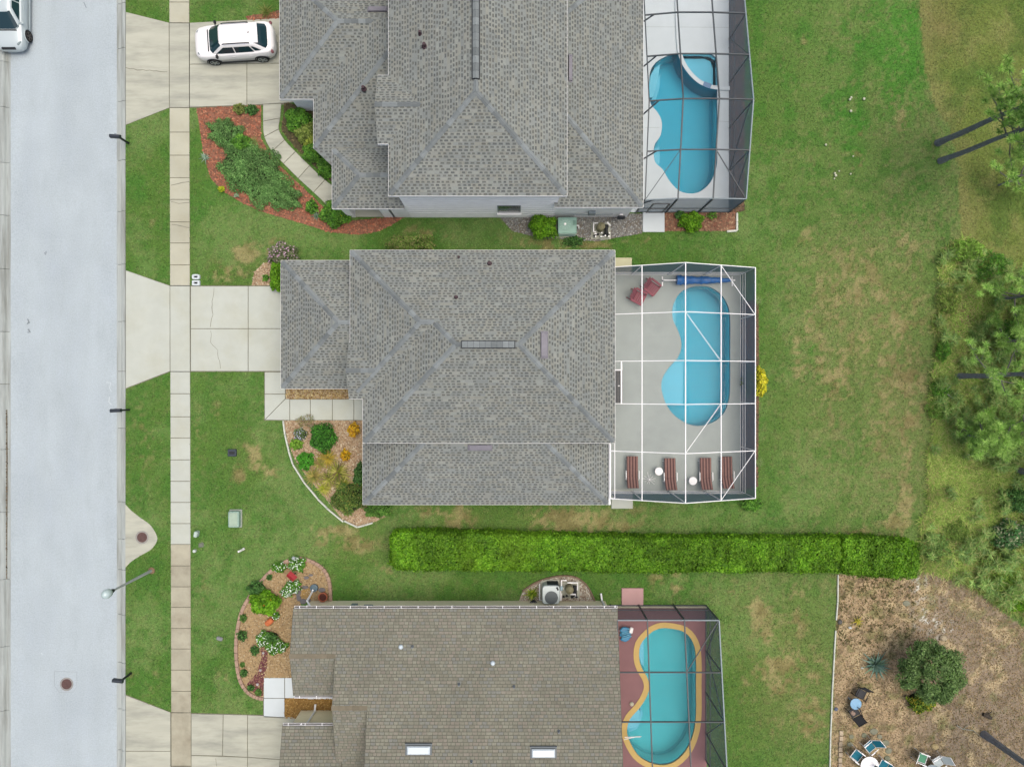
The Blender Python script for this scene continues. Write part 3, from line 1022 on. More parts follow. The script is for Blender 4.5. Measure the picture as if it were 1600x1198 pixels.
GREYS = dict(base=[(165, 166, 163), (160, 161, 160), (169, 168, 164), (156, 158, 158), (164, 162, 156)], tab=[(119, 120, 119), (126, 126, 125), (114, 115, 116), (131, 130, 128), (122, 120, 117)],
             tooth=(.12, .21), gap=(.07, .13), course=.137, lift=.010, skip=0.1, part=(.16, .74), jit=.07, brick=True)
BROWNS = dict(tab=[(157, 152, 138), (153, 148, 134), (161, 156, 142), (150, 144, 131), (158, 149, 137), (151, 148, 138), (159, 149, 138), (148, 142, 129), (150, 147, 141)], base=[(124, 119, 109), (120, 115, 106)],
              tooth=(.16, .30), gap=(.012, .02), course=.16, lift=.010, skip=0.0, part=(.16, 1), jit=.05, brick=False)


class Shingles:
    def __init__(self, style):
        self.V, self.F, self.C = [], [], []
        self.s = style

    def q(self, a, b, c, d, colr):
        n = len(self.V)
        self.V += [a, b, c, d]
        self.F.append((n, n + 1, n + 2, n + 3))
        self.C.append(np.asarray(colr) * .87)

    def plane(self, pl, poly):
        s = self.s
        ud = [pl.ud(x, y) for x, y in poly]
        dmin, dmax = min(q[1] for q in ud), max(q[1] for q in ud)
        e = s['course']
        k = 0
        flip = pl.f in 'NE'       # keep the upper side of the faces outwards
        d0 = dmin
        n = len(ud)
        while d0 < dmax - .02:
            d1 = min(d0 + e, dmax)
            dm = (d0 + d1) / 2
            xs = []
            for i in range(n):
                (ua, da), (ub, db) = ud[i], ud[(i + 1) % n]
                if (da > dm) != (db > dm):
                    f_ = lambda dd: ua + (ub - ua) * (min(max(dd, min(da, db)), max(da, db)) - da) / (db - da)
                    xs.append((f_(dm), f_(d0), f_(d1)))
            xs.sort()
            for (m0, l0, h0), (m1, l1, h1) in zip(xs[::2], xs[1::2]):
                def pt(u, d, lift):
                    x, y = pl.xy(u, d)
                    return (x, y, pl.ze + pl.p * d + lift)
                lo_, hi_ = min(m0, m1), max(m0, m1)
                cuts = [0.0]
                while cuts[-1] < 1:
                    cuts.append(min(1.0, cuts[-1] + random.uniform(.3, .7) / max(.05, hi_ - lo_)))
                for fa, fb in zip(cuts[:-1], cuts[1:]):
                    cb = np.array(C(*random.choice(s['base']))) * random.uniform(1 - s['jit'], 1 + s['jit'])
                    self.q(pt(l0 + (l1 - l0) * fa, d0, .012), pt(l0 + (l1 - l0) * fb, d0, .012), pt(h0 + (h1 - h0) * fb, d1, .003), pt(h0 + (h1 - h0) * fa, d1, .003), cb)
                q0, q1 = s['part']
                da_, db_ = d0 + (d1 - d0) * q0, d0 + (d1 - d0) * q1
                per = sum(s['tooth']) / 2 + sum(s['gap']) / 2
                u = (math.floor(lo_ / per) - 1) * per + (per * .5 * (k % 2) if s['brick'] else 0) + random.uniform(-.06, .06)
                while u < hi_:
                    w = random.uniform(*s['tooth'])
                    a, b = u, u + w
                    u = b + random.uniform(*s['gap'])
                    if random.random() < s['skip']:
                        continue
                    a, b = max(a, lo_ + .02), min(b, hi_ - .02)
                    if b - a < .03:
                        continue
                    t0, t1 = .012 + s['lift'], .004 + s['lift']
                    cl = np.array(C(*random.choice(s['tab']))) * random.uniform(.92, 1.08)
                    ins = .012
                    self.q(pt(a, da_, t0), pt(b, da_, t0), pt(b - ins, db_, t1), pt(a + ins, db_, t1), cl)
                    self.q(pt(a, da_, .004), pt(b, da_, .004), pt(b, da_, t0), pt(a, da_, t0), cl)
            d0 = d1
            k += 1

    def build(self, parent, mat):
        o = npmesh("shingles", np.array(self.V), np.array(self.F), np.array(self.C), mat, parent)
        o["kind"] = "stuff"
        return o


def roof_part(parent, name, planes, style, mat, deckmat, thick=.16):
    """planes: list of (Pl, polygon in plan). Deck slabs + shingle courses."""
    deck = MB()
    sh = Shingles(style)
    for pl, poly in planes:
        poly = ccw(poly)
        deck.grid([[tuple(pl.pt(x, y, -thick)) for x, y in poly], [tuple(pl.pt(x, y, -.006)) for x, y in poly]])
        sh.plane(pl, poly)
    r = deck.build(name, deckmat, parent)
    sh.build(r, mat)
    return r


def caps(roof, a, b, pa, pb, mat, step=.4, w=.145):
    """overlapping ridge or hip cap shingles from a (low) to b (high) between two planes"""
    a, b = Vector(a), Vector(b)
    if abs(b.z - a.z) > .2:
        a = a + (b - a).normalized() * .14
    l = (b - a)
    L_ = l.length
    l.normalize()
    n = max(1, round(L_ / step))
    st = L_ / n
    ds = []
    for pl in (pa, pb):
        d = pl.n.cross(l)
        if d.dot(OUT[pl.f]) < 0:
            d = -d
        ds.append(d.normalized())
    up = (pa.n + pb.n).normalized()
    m = MB()
    t0, t1 = .034, .02

    def prof(s, t, w):
        o = l * s
        return [o + ds[0] * w + up * (t * .75), o + up * (t + .012), o + ds[1] * w + up * (t * .75)]
    p0, p1 = prof(-st * .5 - .02, t0 + .012, w), prof(st * .5 + .03, t1, w * .8)
    b0 = [q - up * .03 for q in p0]
    for i in (0, 1):
        m.face([p0[i], p0[i + 1], p1[i + 1], p1[i]])
        m.face([b0[i], b0[i + 1], p0[i + 1], p0[i]])
    m.face([b0[0], p0[0], p1[0], p1[0] - up * .03])
    m.face([p0[2], b0[2], p1[2] - up * .03, p1[2]])
    o0 = None
    for i in range(n):
        c = a + l * (st * (i + .5))
        if o0 is None:
            o0 = m.build("ridge_cap", mat, roof)
            o = o0
        else:
            o = o0.copy()
            col.objects.link(o)
        o.location = c


m_sh = M("shingle_grey", attr=True, rough=.9, spec=.2, var=.1, vs=14, var2=.06, vs2=.35)
m_shb = M("shingle_brown", attr=True, rough=.9, spec=.2, var=.12, vs=12, var2=.08, vs2=.4)
m_cap = M("cap_grey", C(142, 145, 149), .9, .2, var=.08, vs=6, objrand=.24)
m_deck = M("roof_deck_grey", C(120, 122, 126), .9)
m_deckb = M("roof_deck_brown", C(108, 98, 88), .9)
m_fascia = M("white_trim", (.78, .79, .80), .6, var=.05, vs=2)
m_stucco = M("white_stucco", (.86, .88, .89), .92, .1, var=.05, vs=2, bump=.8, bs=30)
m_cream = M("cream_stucco", (.80, .74, .52), .92, .1, var=.05, vs=2, bump=.6, bs=30)
m_vent = M("lavender_metal", C(146, 139, 150), .5, .4, var=.12, vs=3)
m_lead = M("dark_pipe", C(84, 62, 70), .6, var=.3, vs=8)
m_glass = M("window_glass", C(70, 84, 92), .08, .6)
m_alu = M("white_aluminium", (.8, .81, .82), .4, .4)


def roof_hood(roof, pl, cx, cy, lx, ly, h, mat, name="roof_vent"):
    """a low metal hood standing on the slope"""
    m = MB()
    ring = [(-lx / 2, -ly / 2), (lx / 2, -ly / 2), (lx / 2, ly / 2), (-lx / 2, ly / 2)]
    bot = [pl.pt(cx + a, cy + b, .0) for a, b in ring]
    mid = [pl.pt(cx + a, cy + b, h * .7) for a, b in ring]
    top = [pl.pt(cx + a * .86, cy + b * .86, h) for a, b in ring]
    m.grid([bot, mid, top])
    fl = [pl.pt(cx + a * 1.08, cy + b * 1.08, .03) for a, b in ring]
    m.face(fl)
    return m.build(name, mat, roof)


def vent_pipe(roof, pl, cx, cy, r=.055, h=.32, mat=None):
    z = pl.z(cx, cy)
    m = MB()
    m.tube([(cx, cy, z - .05), (cx, cy, z + h)], r, 10)
    m.tube([(cx, cy, z + h - .002), (cx, cy, z + h + .01)], r * .7, 10, cap=True)
    m.lathe([(r * 1.9, -.02), (r * 1.7, .04), (r * 1.15, .08)], 10, (cx, cy, z))
    return m.build("vent_pipe", mat or m_lead, roof)


def fascia(house, pts, z, h=.2, t=.03, mat=None):
    """white boards under the eave edge"""
    m = MB()
    for a, b in zip(pts[:-1], pts[1:]):
        m.bar((a[0], a[1], z), (b[0], b[1], z), t, h)
    return m.build("fascia", mat or m_fascia, house)


def walls(house, poly, h, mat, z0=-.05, name="wall"):
    m = MB()
    m.prism(ccw(poly), z0, h)
    return m.build(name, mat, house)


def rect(x0, y0, x1, y1):
    return [(x0, y0), (x1, y0), (x1, y1), (x0, y1)]


PT = .4167
# ------------------------------------------------------------------ middle house
h2 = thing("house", "grey shingled house in the middle with white pool enclosure behind it", "house", (0, 0, 0), 0, "houses along the street")
ZE = 4.0
XW, XW2, XE = PX(547, ZE), PX(567, ZE), PX(961, ZE)
YN, YS, YF = PY(391, ZE), PY(692, ZE), PY(623, ZE)
pN, pS, pE, pW, pW2, pF = Pl('N', YN, ZE, PT), Pl('S', YS, ZE, PT), Pl('E', XE, ZE, PT), Pl('W', XW, ZE, PT), Pl('W', XW2, ZE, PT), Pl('S', YF, ZE, PT)
run = (YN - YS) / 2
ry = (YN + YS) / 2
rxw, rxe = XW2 + run, XE - run
runf = (YN - YF) / 2
fy = (YN + YF) / 2
fxw, fxe = XW + runf, XW2 + runf
XG, YG = PX(545, ZE), PY(535, ZE)
gy_ = (YG + YF) / 2
hwg = (YG - YF) / 2
gxe = XW + hwg
pGn = Pl('N', YG, ZE, PT)
roof2 = roof_part(h2, "roof", [
    (pN, [(XW, YN), (XE, YN), (rxe, ry), (rxw, ry), (fxe, fy), (fxw, fy)]),
    (pW, [(XW, YN), (fxw, fy), (gxe, gy_), (XW, YG)]),
    (pF, [(XG, YF), (XG, gy_), (gxe, gy_), (fxw, fy), (fxe, fy), (XW2, YF)]),
    (pGn, [(XG, YG), (XG, gy_), (gxe, gy_), (XW, YG)]),
    (pW2, [(XW2, YF), (fxe, fy), (rxw, ry), (XW2, YS)]),
    (pS, [(XW2, YS), (rxw, ry), (rxe, ry), (XE, YS)]),
    (pE, [(XE, YN), (XE, YS), (rxe, ry)])], GREYS, m_sh, m_deck)
for a, b, p, q in (((XW, YN), (fxw, fy), pN, pW), ((fxe, fy), (rxw, ry), pN, pW2), ((XE, YN), (rxe, ry), pN, pE), ((XE, YS), (rxe, ry), pS, pE), ((XW2, YS), (rxw, ry), pS, pW2)):
    caps(roof2, p.pt(*a), p.pt(*b), p, q, m_cap)
caps(roof2, pF.pt(XW + .3, YF + .3), pF.pt(fxw, fy), pF, pW, m_cap)
caps(roof2, pN.pt(fxw, fy), pN.pt(fxe, fy), pN, pF, m_cap)
caps(roof2, pF.pt(XG, gy_), pF.pt(gxe, gy_), pF, pGn, m_cap)
caps(roof2, pN.pt(rxw, ry), pN.pt(PX(722, 6.1), ry), pN, pS, m_cap)
caps(roof2, pN.pt(PX(804, 6.1), ry), pN.pt(rxe, ry), pN, pS, m_cap)
rvx0, rvx1 = PX(721, 6.1), PX(805, 6.1)
rv = MB()
zr = pN.z(0, ry)
rv.grid([[(x, ry - .19, zr - .05), (x, ry - .19, zr + .03), (x, ry, zr + .11), (x, ry + .19, zr + .03), (x, ry + .19, zr - .05)] for x in (rvx0, rvx1)])
o = rv.build("ridge_vent", M("vent_black", C(52, 54, 60), .7), roof2)
for i in range(9):
    xa = rvx0 + .03 + (rvx1 - rvx0 - .06) * i / 9
    xb = xa + (rvx1 - rvx0 - .06) / 9 - .01
    m = MB()
    m.grid([[(x, ry - .155, zr + .055), (x, ry, zr + .125), (x, ry + .155, zr + .055), (x, ry, zr + .1)] for x in (xa, xb)])
    m.build("vent_cap", m_cap, o)
# lower front (garage) and south wings
ZL = 2.45
gW, gN, gS = PX(439, ZL), PY(407, ZL), PY(607, ZL)
pgW, pgN, pgS = Pl('W', gW, ZL, PT), Pl('N', gN, ZL, PT), Pl('S', gS, ZL, PT)
hw = (gN - gS) / 2
gmy = (gN + gS) / 2
gxr = gW + hw
xin = XW + .35
wS, wW, wE = PY(788, ZL), PX(567, ZL), PX(951, ZL)
pwS, pwW, pwE = Pl('S', wS, ZL, PT), Pl('W', wW, ZL, PT), Pl('E', wE, ZL, PT)
yin = YS + .3
dw = yin - wS
roofg = roof_part(h2, "garage_roof", [
    (pgW, [(gW, gN), (gxr, gmy), (gW, gS)]), (pgN, [(gW, gN), (gxr, gmy), (xin, gmy), (xin, gN)]), (pgS, [(gW, gS), (gxr, gmy), (xin, gmy), (xin, gS)])], GREYS, m_sh, m_deck)
for a, p, q in (((gW, gN), pgN, pgW), ((gW, gS), pgS, pgW)):
    caps(roofg, p.pt(*a), p.pt(gxr, gmy), p, q, m_cap)
caps(roofg, pgN.pt(gxr, gmy), pgN.pt(xin, gmy), pgN, pgS, m_cap)
roofw = roof_part(h2, "wing_roof", [
    (pwS, [(wW, wS), (wE, wS), (wE - dw, yin), (wW + dw, yin)]), (pwW, [(wW, wS), (wW + dw, yin), (wW, yin)]), (pwE, [(wE, wS), (wE - dw, yin), (wE, yin)])], GREYS, m_sh, m_deck)
caps(roofw, pwS.pt(wW, wS), pwS.pt(wW + dw, yin), pwS, pwW, m_cap)
caps(roofw, pwS.pt(wE, wS), pwS.pt(wE - dw, yin), pwS, pwE, m_cap)
roof_hood(roof2, pE, PX(850.5, 5.5), PY(539, 5.5), .36, 1.28, .16, m_vent)
roof_hood(roofw, pwS, PX(750, 3.75), PY(699, 3.75), 1.2, .3, .16, m_vent)
vent_pipe(roof2, pN, PX(765, 4.3), PY(412, 4.3), .075, .3)
vent_pipe(roof2, pN, PX(713, 4.9), PY(465, 4.9), .06, .25)
vent_pipe(roof2, pN, PX(717, 4.1), PY(402, 4.1), .04, .2)
fascia(h2, [(XE, YN), (XW, YN), (XW, YG), (XG, YG)], ZE - .1)
fascia(h2, [(XG, YF), (XW2, YF), (XW2, YS), (XE, YS), (XE, YN)], ZE - .1)
fascia(h2, [(xin, gN), (gW, gN), (gW, gS), (xin, gS)], ZL - .1)
fascia(h2, [(wW, yin), (wW, wS), (wE, wS), (wE, yin)], ZL - .1)
OV = .4
walls(h2, [(XW + OV, YN - OV), (XE - OV, YN - OV), (XE - OV, YS + OV), (XW2 + OV, YS + OV), (XW2 + OV, YF + OV), (XW + OV, YF + OV)], ZE - .02, m_stucco)
walls(h2, rect(gW + OV, gS + .3, xin + .2, gN - .3), ZL - .02, m_stucco)
walls(h2, rect(wW + OV, wS + OV, wE - OV, yin + .3), ZL - .02, m_stucco)
gd = MB()
for i in range(4):
    gd.bbox((gW + OV - .03, (gN + gS) / 2 + .25, .28 + .53 * i), (.06, 4.9, .51), .01)
gd.build("garage_door", m_alu, h2)
for y_ in (4.6, -1.9):
    m = MB()
    m.box((XE - OV + .02, y_, 1.25), (.05, 1.9, 2.1))
    d = m.build("sliding_door", m_glass, h2)
    fr_ = MB()
    for yy in (y_ - .95, y_, y_ + .95):
        fr_.box((XE - OV + .05, yy, 1.25), (.06, .07, 2.2))
    fr_.box((XE - OV + .05, y_, 2.32), (.06, 2.0, .07))
    fr_.build("frame", m_alu, d)
for x_ in (-5, -1, 3):
    m = MB()
    m.box((x_, YN - OV + .02, 1.6), (1.3, .05, 1.3))
    wdw = m.build("window", m_glass, h2)
    f_ = MB()
    for q in (-.68, 0, .68):
        f_.box((x_ + q, YN - OV + .05, 1.6), (.07, .05, 1.4))
    f_.box((x_, YN - OV + .052, 2.27), (1.43, .05, .07))
    f_.box((x_, YN - OV + .052, .93), (1.43, .07, .07))
    f_.build("frame", m_alu, wdw)
m = MB()
tri = [(YF + .1, ZE - .2), (YG - .1, ZE - .2), (gy_, ZE + PT * hwg - .2)]
m.grid([[(XG + .1, y, z) for y, z in tri], [(XW + OV + .05, y, z) for y, z in tri]])
m.build("gable", m_stucco, h2)
# gutter and downpipe on the wing
m = MB()
m.bar((wE + .06, wS - .02, ZL - .06), (wE + .06, yin + .1, ZL - .06), .1, .1)
m.build("gutter", m_fascia, h2)
m = MB()
m.tube([(wE + .06, wS + .1, ZL - .1), (wE - .2, wS + .3, ZL - .35), (wE - .3, wS + .36, .1), (wE + .1, wS + .2, .05)], .045, 8)
m.build("downpipe", m_fascia, h2)

# ------------------------------------------------------------------ upper house (two storeys in the middle)
h1 = thing("house", "grey shingled two-storey house with white walls at the top edge", "house", (0, 0, 0), 0, "houses along the street")
ZU, ZG, ZX, ZP = 5.9, 2.6, 3.3, 2.7
YTOP = 24.0
uS = 9.29
uW, uE = PX(607, ZU), PX(886, ZU)
puS, puW, puE = Pl('S', uS, ZU, PT), Pl('W', uW, ZU, PT), Pl('E', uE, ZU, PT)
hu = (uE - uW) / 2
umx = (uE + uW) / 2
by0, by1 = PY(225, ZU), PY(118, ZU)
bx = PX(590, ZU)
bmy = (by0 + by1) / 2
bh = (by1 - by0) / 2
pbS, pbN = Pl('S', by0, ZU, PT), Pl('N', by1, ZU, PT)
roofu = roof_part(h1, "roof", [
    (puS, [(uW, uS), (uE, uS), (umx, uS + hu)]),
    (puW, [(uW, uS), (umx, uS + hu), (umx, YTOP), (uW, YTOP), (uW, by1), (uW + bh, bmy), (uW, by0)]),
    (puE, [(uE, uS), (umx, uS + hu), (umx, YTOP), (uE, YTOP)]),
    (pbS, [(bx, by0), (bx, bmy), (uW + bh, bmy), (uW, by0)]),
    (pbN, [(bx, by1), (bx, bmy), (uW + bh, bmy), (uW, by1)])], GREYS, m_sh, m_deck)
caps(roofu, puS.pt(uW, uS), puS.pt(umx, uS + hu), puS, puW, m_cap)
caps(roofu, puS.pt(uE, uS), puS.pt(umx, uS + hu), puS, puE, m_cap)
caps(roofu, pbS.pt(bx, bmy), pbS.pt(uW + bh, bmy), pbS, pbN, m_cap)
ZR = puW.z(umx, 0)
yv0 = PY(124, ZR)
caps(roofu, (umx, uS + hu, ZR), (umx, yv0, ZR), puE, puW, m_cap)
rv = MB()
rv.grid([[(umx - .19, y, ZR - .05), (umx - .19, y, ZR + .03), (umx, y, ZR + .11), (umx + .19, y, ZR + .03), (umx + .19, y, ZR - .05)] for y in (yv0, PY(-30, ZR))])
o = rv.build("ridge_vent", M("vent_black"), roofu)
nn = 13
for i in range(nn):
    ya = yv0 + (PY(-30, ZR) - yv0) * i / nn + .02
    yb = ya + (PY(-30, ZR) - yv0) / nn - .01
    m = MB()
    m.grid([[(umx - .145, y, ZR + .055), (umx, y, ZR + .125), (umx + .145, y, ZR + .055), (umx, y, ZR + .1)] for y in (ya, yb)])
    m.build("vent_cap", m_cap, o)
# street-side single storey
aW, aS = PX(437, ZG), PY(155, ZG)
ar = 3.5
paW, paS = Pl('W', aW, ZG, PT), Pl('S', aS, ZG, PT)
paN = Pl('N', aS + 2 * ar, ZG, PT)
bW2 = PX(490, ZG)
bS2 = PY(232, ZG)
pbW, pbS2 = Pl('W', bW2, ZG, PT), Pl('S', bS2, ZG, PT)
xi = uW + .28
dd = xi - bW2
cS, cN, cW = PY(326, ZP), PY(232, ZP), PX(519, ZP)
pcS, pcN, pcW = Pl('S', cS, ZP, PT), Pl('N', cN, ZP, PT), Pl('W', cW, ZP, PT)
chw = (cN - cS) / 2
cmy = (cN + cS) / 2
d518 = PX(518, ZG)
vx = bW2 + ar
roofl = roof_part(h1, "street_roof", [
    (paW, [(aW, aS), (aW + ar, aS + ar), (aW, aS + 2 * ar)]),
    (paS, [(aW, aS), (bW2, aS), (vx, aS + ar), (aW + ar, aS + ar)]),
    (paN, [(aW, aS + 2 * ar), (aW + ar, aS + ar), (vx, aS + ar), (xi, aS + ar), (xi, aS + 2 * ar)]),
    (pbW, [(bW2, bS2), (bW2, aS), (vx, aS + ar), (xi, aS + ar), (xi, bS2 + dd)]),
    (pbS2, [(bW2, bS2), (xi, bS2 + dd), (xi, bS2), (d518, bS2 - .9), ]),
    ], GREYS, m_sh, m_deck)
caps(roofl, paS.pt(aW, aS), paS.pt(aW + ar, aS + ar), paS, paW, m_cap)
caps(roofl, paN.pt(aW, aS + 2 * ar), paN.pt(aW + ar, aS + ar), paN, paW, m_cap)
caps(roofl, paS.pt(aW + ar, aS + ar), paS.pt(vx, aS + ar), paS, paN, m_cap)
caps(roofl, pbS2.pt(bW2, bS2), pbS2.pt(xi, bS2 + dd), pbS2, pbW, m_cap)
roofp = roof_part(h1, "porch_roof", [
    (pcW, [(cW, cS), (cW, cN), (cW + chw, cmy)]), (pcS, [(cW, cS), (cW + chw, cmy), (xi, cmy), (xi, cS)]), (pcN, [(cW, cN), (cW + chw, cmy), (xi, cmy), (xi, cN)])], GREYS, m_sh, m_deck)
caps(roofp, pcS.pt(cW, cS), pcS.pt(cW + chw, cmy), pcS, pcW, m_cap)
caps(roofp, pcN.pt(cW, cN), pcN.pt(cW + chw, cmy), pcN, pcW, m_cap)
caps(roofp, pcS.pt(cW + chw, cmy), pcS.pt(xi, cmy), pcS, pcN, m_cap)
# garden-side single storey
eE, eS = PX(1005, ZX), PY(324, ZX)
xe_in = uE - .3
er = eE - xe_in
peE, peS, peN = Pl('E', eE, ZX, PT), Pl('S', eS, ZX, PT), Pl('N', PY(30, 5.05) + er, ZX, PT)
eWx = PX(866, ZX)
roofe = roof_part(h1, "garden_roof", [
    (peS, [(eWx, eS), (eE, eS), (xe_in, eS + er), (eWx, eS + er)]),
    (peE, [(eE, eS), (xe_in, eS + er), (xe_in, peN.e - er), (eE, peN.e)]),
    (peN, [(eE, peN.e), (xe_in, peN.e - er), (xe_in, peN.e)])], GREYS, m_sh, m_deck)
caps(roofe, peS.pt(eE, eS), peS.pt(xe_in, eS + er), peS, peE, m_cap)
caps(roofe, peN.pt(eE, peN.e), peN.pt(xe_in, peN.e - er), peN, peE, m_cap)
roof_hood(roofe, peE, PX(888, 4.9) + .1, PY(108, 4.9), .2, 1.3, .16, m_vent)
roof_hood(roofl, paN, PX(589, 4.0), PY(12, 4.0), 1.0, .3, .16, m_vent)
vent_pipe(roofu, puW, PX(663, 6.8), PY(71, 6.8), .08, .3)
vent_pipe(roofu, puW, PX(656, 6.7), PY(52, 6.7), .055, .3)
vent_pipe(roofl, pbW, PX(567, 4.1), PY(136, 4.1), .08, .3)
m1 = m_fascia
fascia(h1, [(uW, YTOP), (uW, by1), (bx, by1)], ZU - .1)
fascia(h1, [(bx, by0), (uW, by0), (uW, uS), (uE, uS), (uE, YTOP)], ZU - .1)
fascia(h1, [(aW, aS + 2 * ar), (aW, aS), (bW2, aS), (bW2, bS2)], ZG - .1)
fascia(h1, [(xi, cS), (cW, cS), (cW, cN)], ZP - .1)
fascia(h1, [(eWx, eS + 1), (eWx, eS), (eE, eS), (eE, peN.e)], ZX - .1)
walls(h1, rect(uW + .3, 9.59, uE - .3, 24), ZU - .03, m_stucco)
walls(h1, rect(aW + .35, aS + .35, bW2 + .7, 22), ZG - .03, m_stucco)
walls(h1, rect(bW2 + .35, bS2 + .1, uW + .5, 22.3), ZG - .03, m_stucco)
walls(h1, rect(uE - .5, 9.62, eE - .35, 23.3), ZX - .03, m_stucco)
m = MB()
tri = [(by0 + .1, ZU - .2), (by1 - .1, ZU - .2), (bmy, ZU + PT * bh - .2)]
m.grid([[(bx + .1, y, z) for y, z in tri], [(uW + .35, y, z) for y, z in tri]])
m.build("gable", m_stucco, h1)
# porch piers and its low floor
for (x0_, x1_) in ((PX(545), PX(556)), (PX(601), PX(618))):
    walls(h1, rect(x0_, 9.6, x1_, 10.1), ZP - .05, m_stucco, name="pier")
walls(h1, rect(PX(545), 10.1, PX(560), 12.0), ZP - .05, m_stucco, name="pier")
walls(h1, rect(PX(618) - .1, 9.6, uW + .5, 12.6), ZP - .05, m_stucco)
walls(h1, rect(PX(530), 9.62, uW, 12.9), .09, m_slab_g, name="porch_floor")
# siding lines on the south wall, band and window
for k in range(13):
    m = MB()
    m.box(((uW + uE) / 2, 9.585, .35 + .42 * k), (uE - uW - .62, .02, .012))
    m.build("siding_joint", m_stucco, h1)
wx0, wx1 = PX(779, 2.0), PX(812, 2.0)
m = MB(); m.box(((wx0 + wx1) / 2, 9.575, 2.05), (wx1 - wx0, .05, 1.5))
w_ = m.build("window", m_glass, h1)
f_ = MB()
for xx in (wx0 - .03, wx1 + .03):
    f_.box((xx, 9.58, 2.05), (.06, .05, 1.56))
f_.box(((wx0 + wx1) / 2, 9.57, 2.1), (wx1 - wx0, .06, .07))
f_.build("frame", M("grey_frame", C(150, 158, 164), .5), w_)
f_ = MB(); f_.box(((wx0 + wx1) / 2, 9.52, 1.25), (wx1 - wx0 + .2, .17, .08)); f_.build("sill", m_alu, w_)
g_ = MB()
for i in range(4):
    g_.bbox((aW + .32, 18.9, .28 + .56 * i), (.06, 4.9, .54), .01)
g_.build("garage_door", m_alu, h1)

# ------------------------------------------------------------------ lower house (brown gabled roof)
h3 = thing("house", "brown shingled gabled house with cream walls at the bottom edge", "house", (0, 0, 0), 0, "houses along the street")
Z3, P3 = 2.5, .26
n3 = -12.21
p3N = Pl('N', n3, Z3, P3)


def solve_y(pl, py):
    yg = (599 - py) / SCL
    z = (pl.ze + pl.p * (pl.e - yg)) / (1 - pl.p * yg / CAM_H)
    return yg * (1 - z / CAM_H), z


a3W = PX(458, Z3)
b3W, c3W, e3 = -9.47, -7.63, PX(965, Z3)
yA, zA = solve_y(p3N, 1025)
yBm, zB = solve_y(p3N, 1106)
yC = -22.6
eA, eB = 2 * yA - n3, 2 * yBm - n3
p3A, p3B = Pl('S', eA, Z3, P3), Pl('S', eB, Z3, P3)
d3N = PY(1133, 2.46)
p3D = Pl('N', d3N, 2.46, P3)
d3W = PX(441, 2.46)
p3C = Pl('S', 2 * yC - n3, Z3, P3)
roof3 = roof_part(h3, "roof", [
    (p3N, [(a3W, n3), (e3, n3), (e3, yC), (c3W, yC), (c3W, yBm), (b3W, yBm), (b3W, yA), (a3W, yA)]),
    (p3A, [(a3W, yA), (b3W + .3, yA), (b3W + .3, eA), (a3W, eA)]),
    (p3B, [(b3W, yBm), (c3W + .3, yBm), (c3W + .3, eB), (b3W, eB)]),
    (p3C, [(c3W, yC), (e3, yC), (e3, yC - 4), (c3W, yC - 4)]),
    (p3D, [(d3W, d3N), (b3W + .3, d3N), (b3W + .3, d3N - 6), (d3W, d3N - 6)])], BROWNS, m_shb, m_deckb)
m_capb = M("cap_brown", C(140, 128, 112), .9, .2, var=.1, vs=6, objrand=.1)
caps(roof3, p3N.pt(a3W, yA), p3N.pt(b3W, yA), p3N, p3A, m_capb, w=.14)
caps(roof3, p3N.pt(b3W, yBm), p3N.pt(c3W, yBm), p3N, p3B, m_capb, w=.14)
for (px_, py_, z_) in ((654, 1171, 4.3), (849, 1175, 4.3)):
    cx_, cy_ = PX(px_, z_), PY(py_, z_)
    f = roof_hood(roof3, p3N, cx_, cy_, 1.28, .46, .1, M("skylight_frame", C(120, 124, 130), .5), "skylight")
    m = MB()
    a_ = [p3N.pt(cx_ + sx * .6, cy_ + sy * .19, .1) for sx, sy in ((-1, -1), (1, -1), (1, 1), (-1, 1))]
    b_ = [p3N.pt(cx_ + sx * .54, cy_ + sy * .15, .15) for sx, sy in ((-1, -1), (1, -1), (1, 1), (-1, 1))]
    m.grid([a_, b_])
    m.build("skylight_pane", M("skylight_white", C(226, 234, 246), .25, .5), f)
    m = MB()
    m.bar(p3N.pt(cx_ - .7, cy_ + .3, .1), p3N.pt(cx_ + .7, cy_ + .3, .1), .06, .08)
    m.build("flashing", M("skylight_frame"), f)
for (px_, py_, r_) in ((626, 1011, .09), (770, 1034, .09)):
    z_ = 3.1
    x_, y_ = PX(px_, z_), PY(py_, z_)
    m = MB()
    zz = p3N.z(x_, y_)
    m.lathe([(.13, -.03), (.13, .06), (.1, .12), (.05, .16), (.005, .17)], 12, (x_, y_, zz))
    m.build("solar_tube", M("skylight_white"), roof3, smooth=True)
for (px_, py_) in ((642, 1016), (803, 1073), (738, 1176), (797, 1187), (872, 1135), (717, 1070)):
    vent_pipe(roof3, p3N, PX(px_, 3.6), PY(py_, 3.6), .045, .22, M("grey_pipe", C(128, 132, 140), .6))
walls(h3, [(a3W + .3, n3 - .35), (e3 - .35, n3 - .35), (e3 - .35, yC), (c3W + .25, yC), (c3W + .25, yBm - .6), (b3W + .25, yBm - .6), (b3W + .25, eA + .35), (a3W + .3, eA + .35)], Z3 - .03, m_cream)
walls(h3, rect(d3W + .3, d3N - 6, b3W + .25, d3N - .3), 2.43, m_cream)
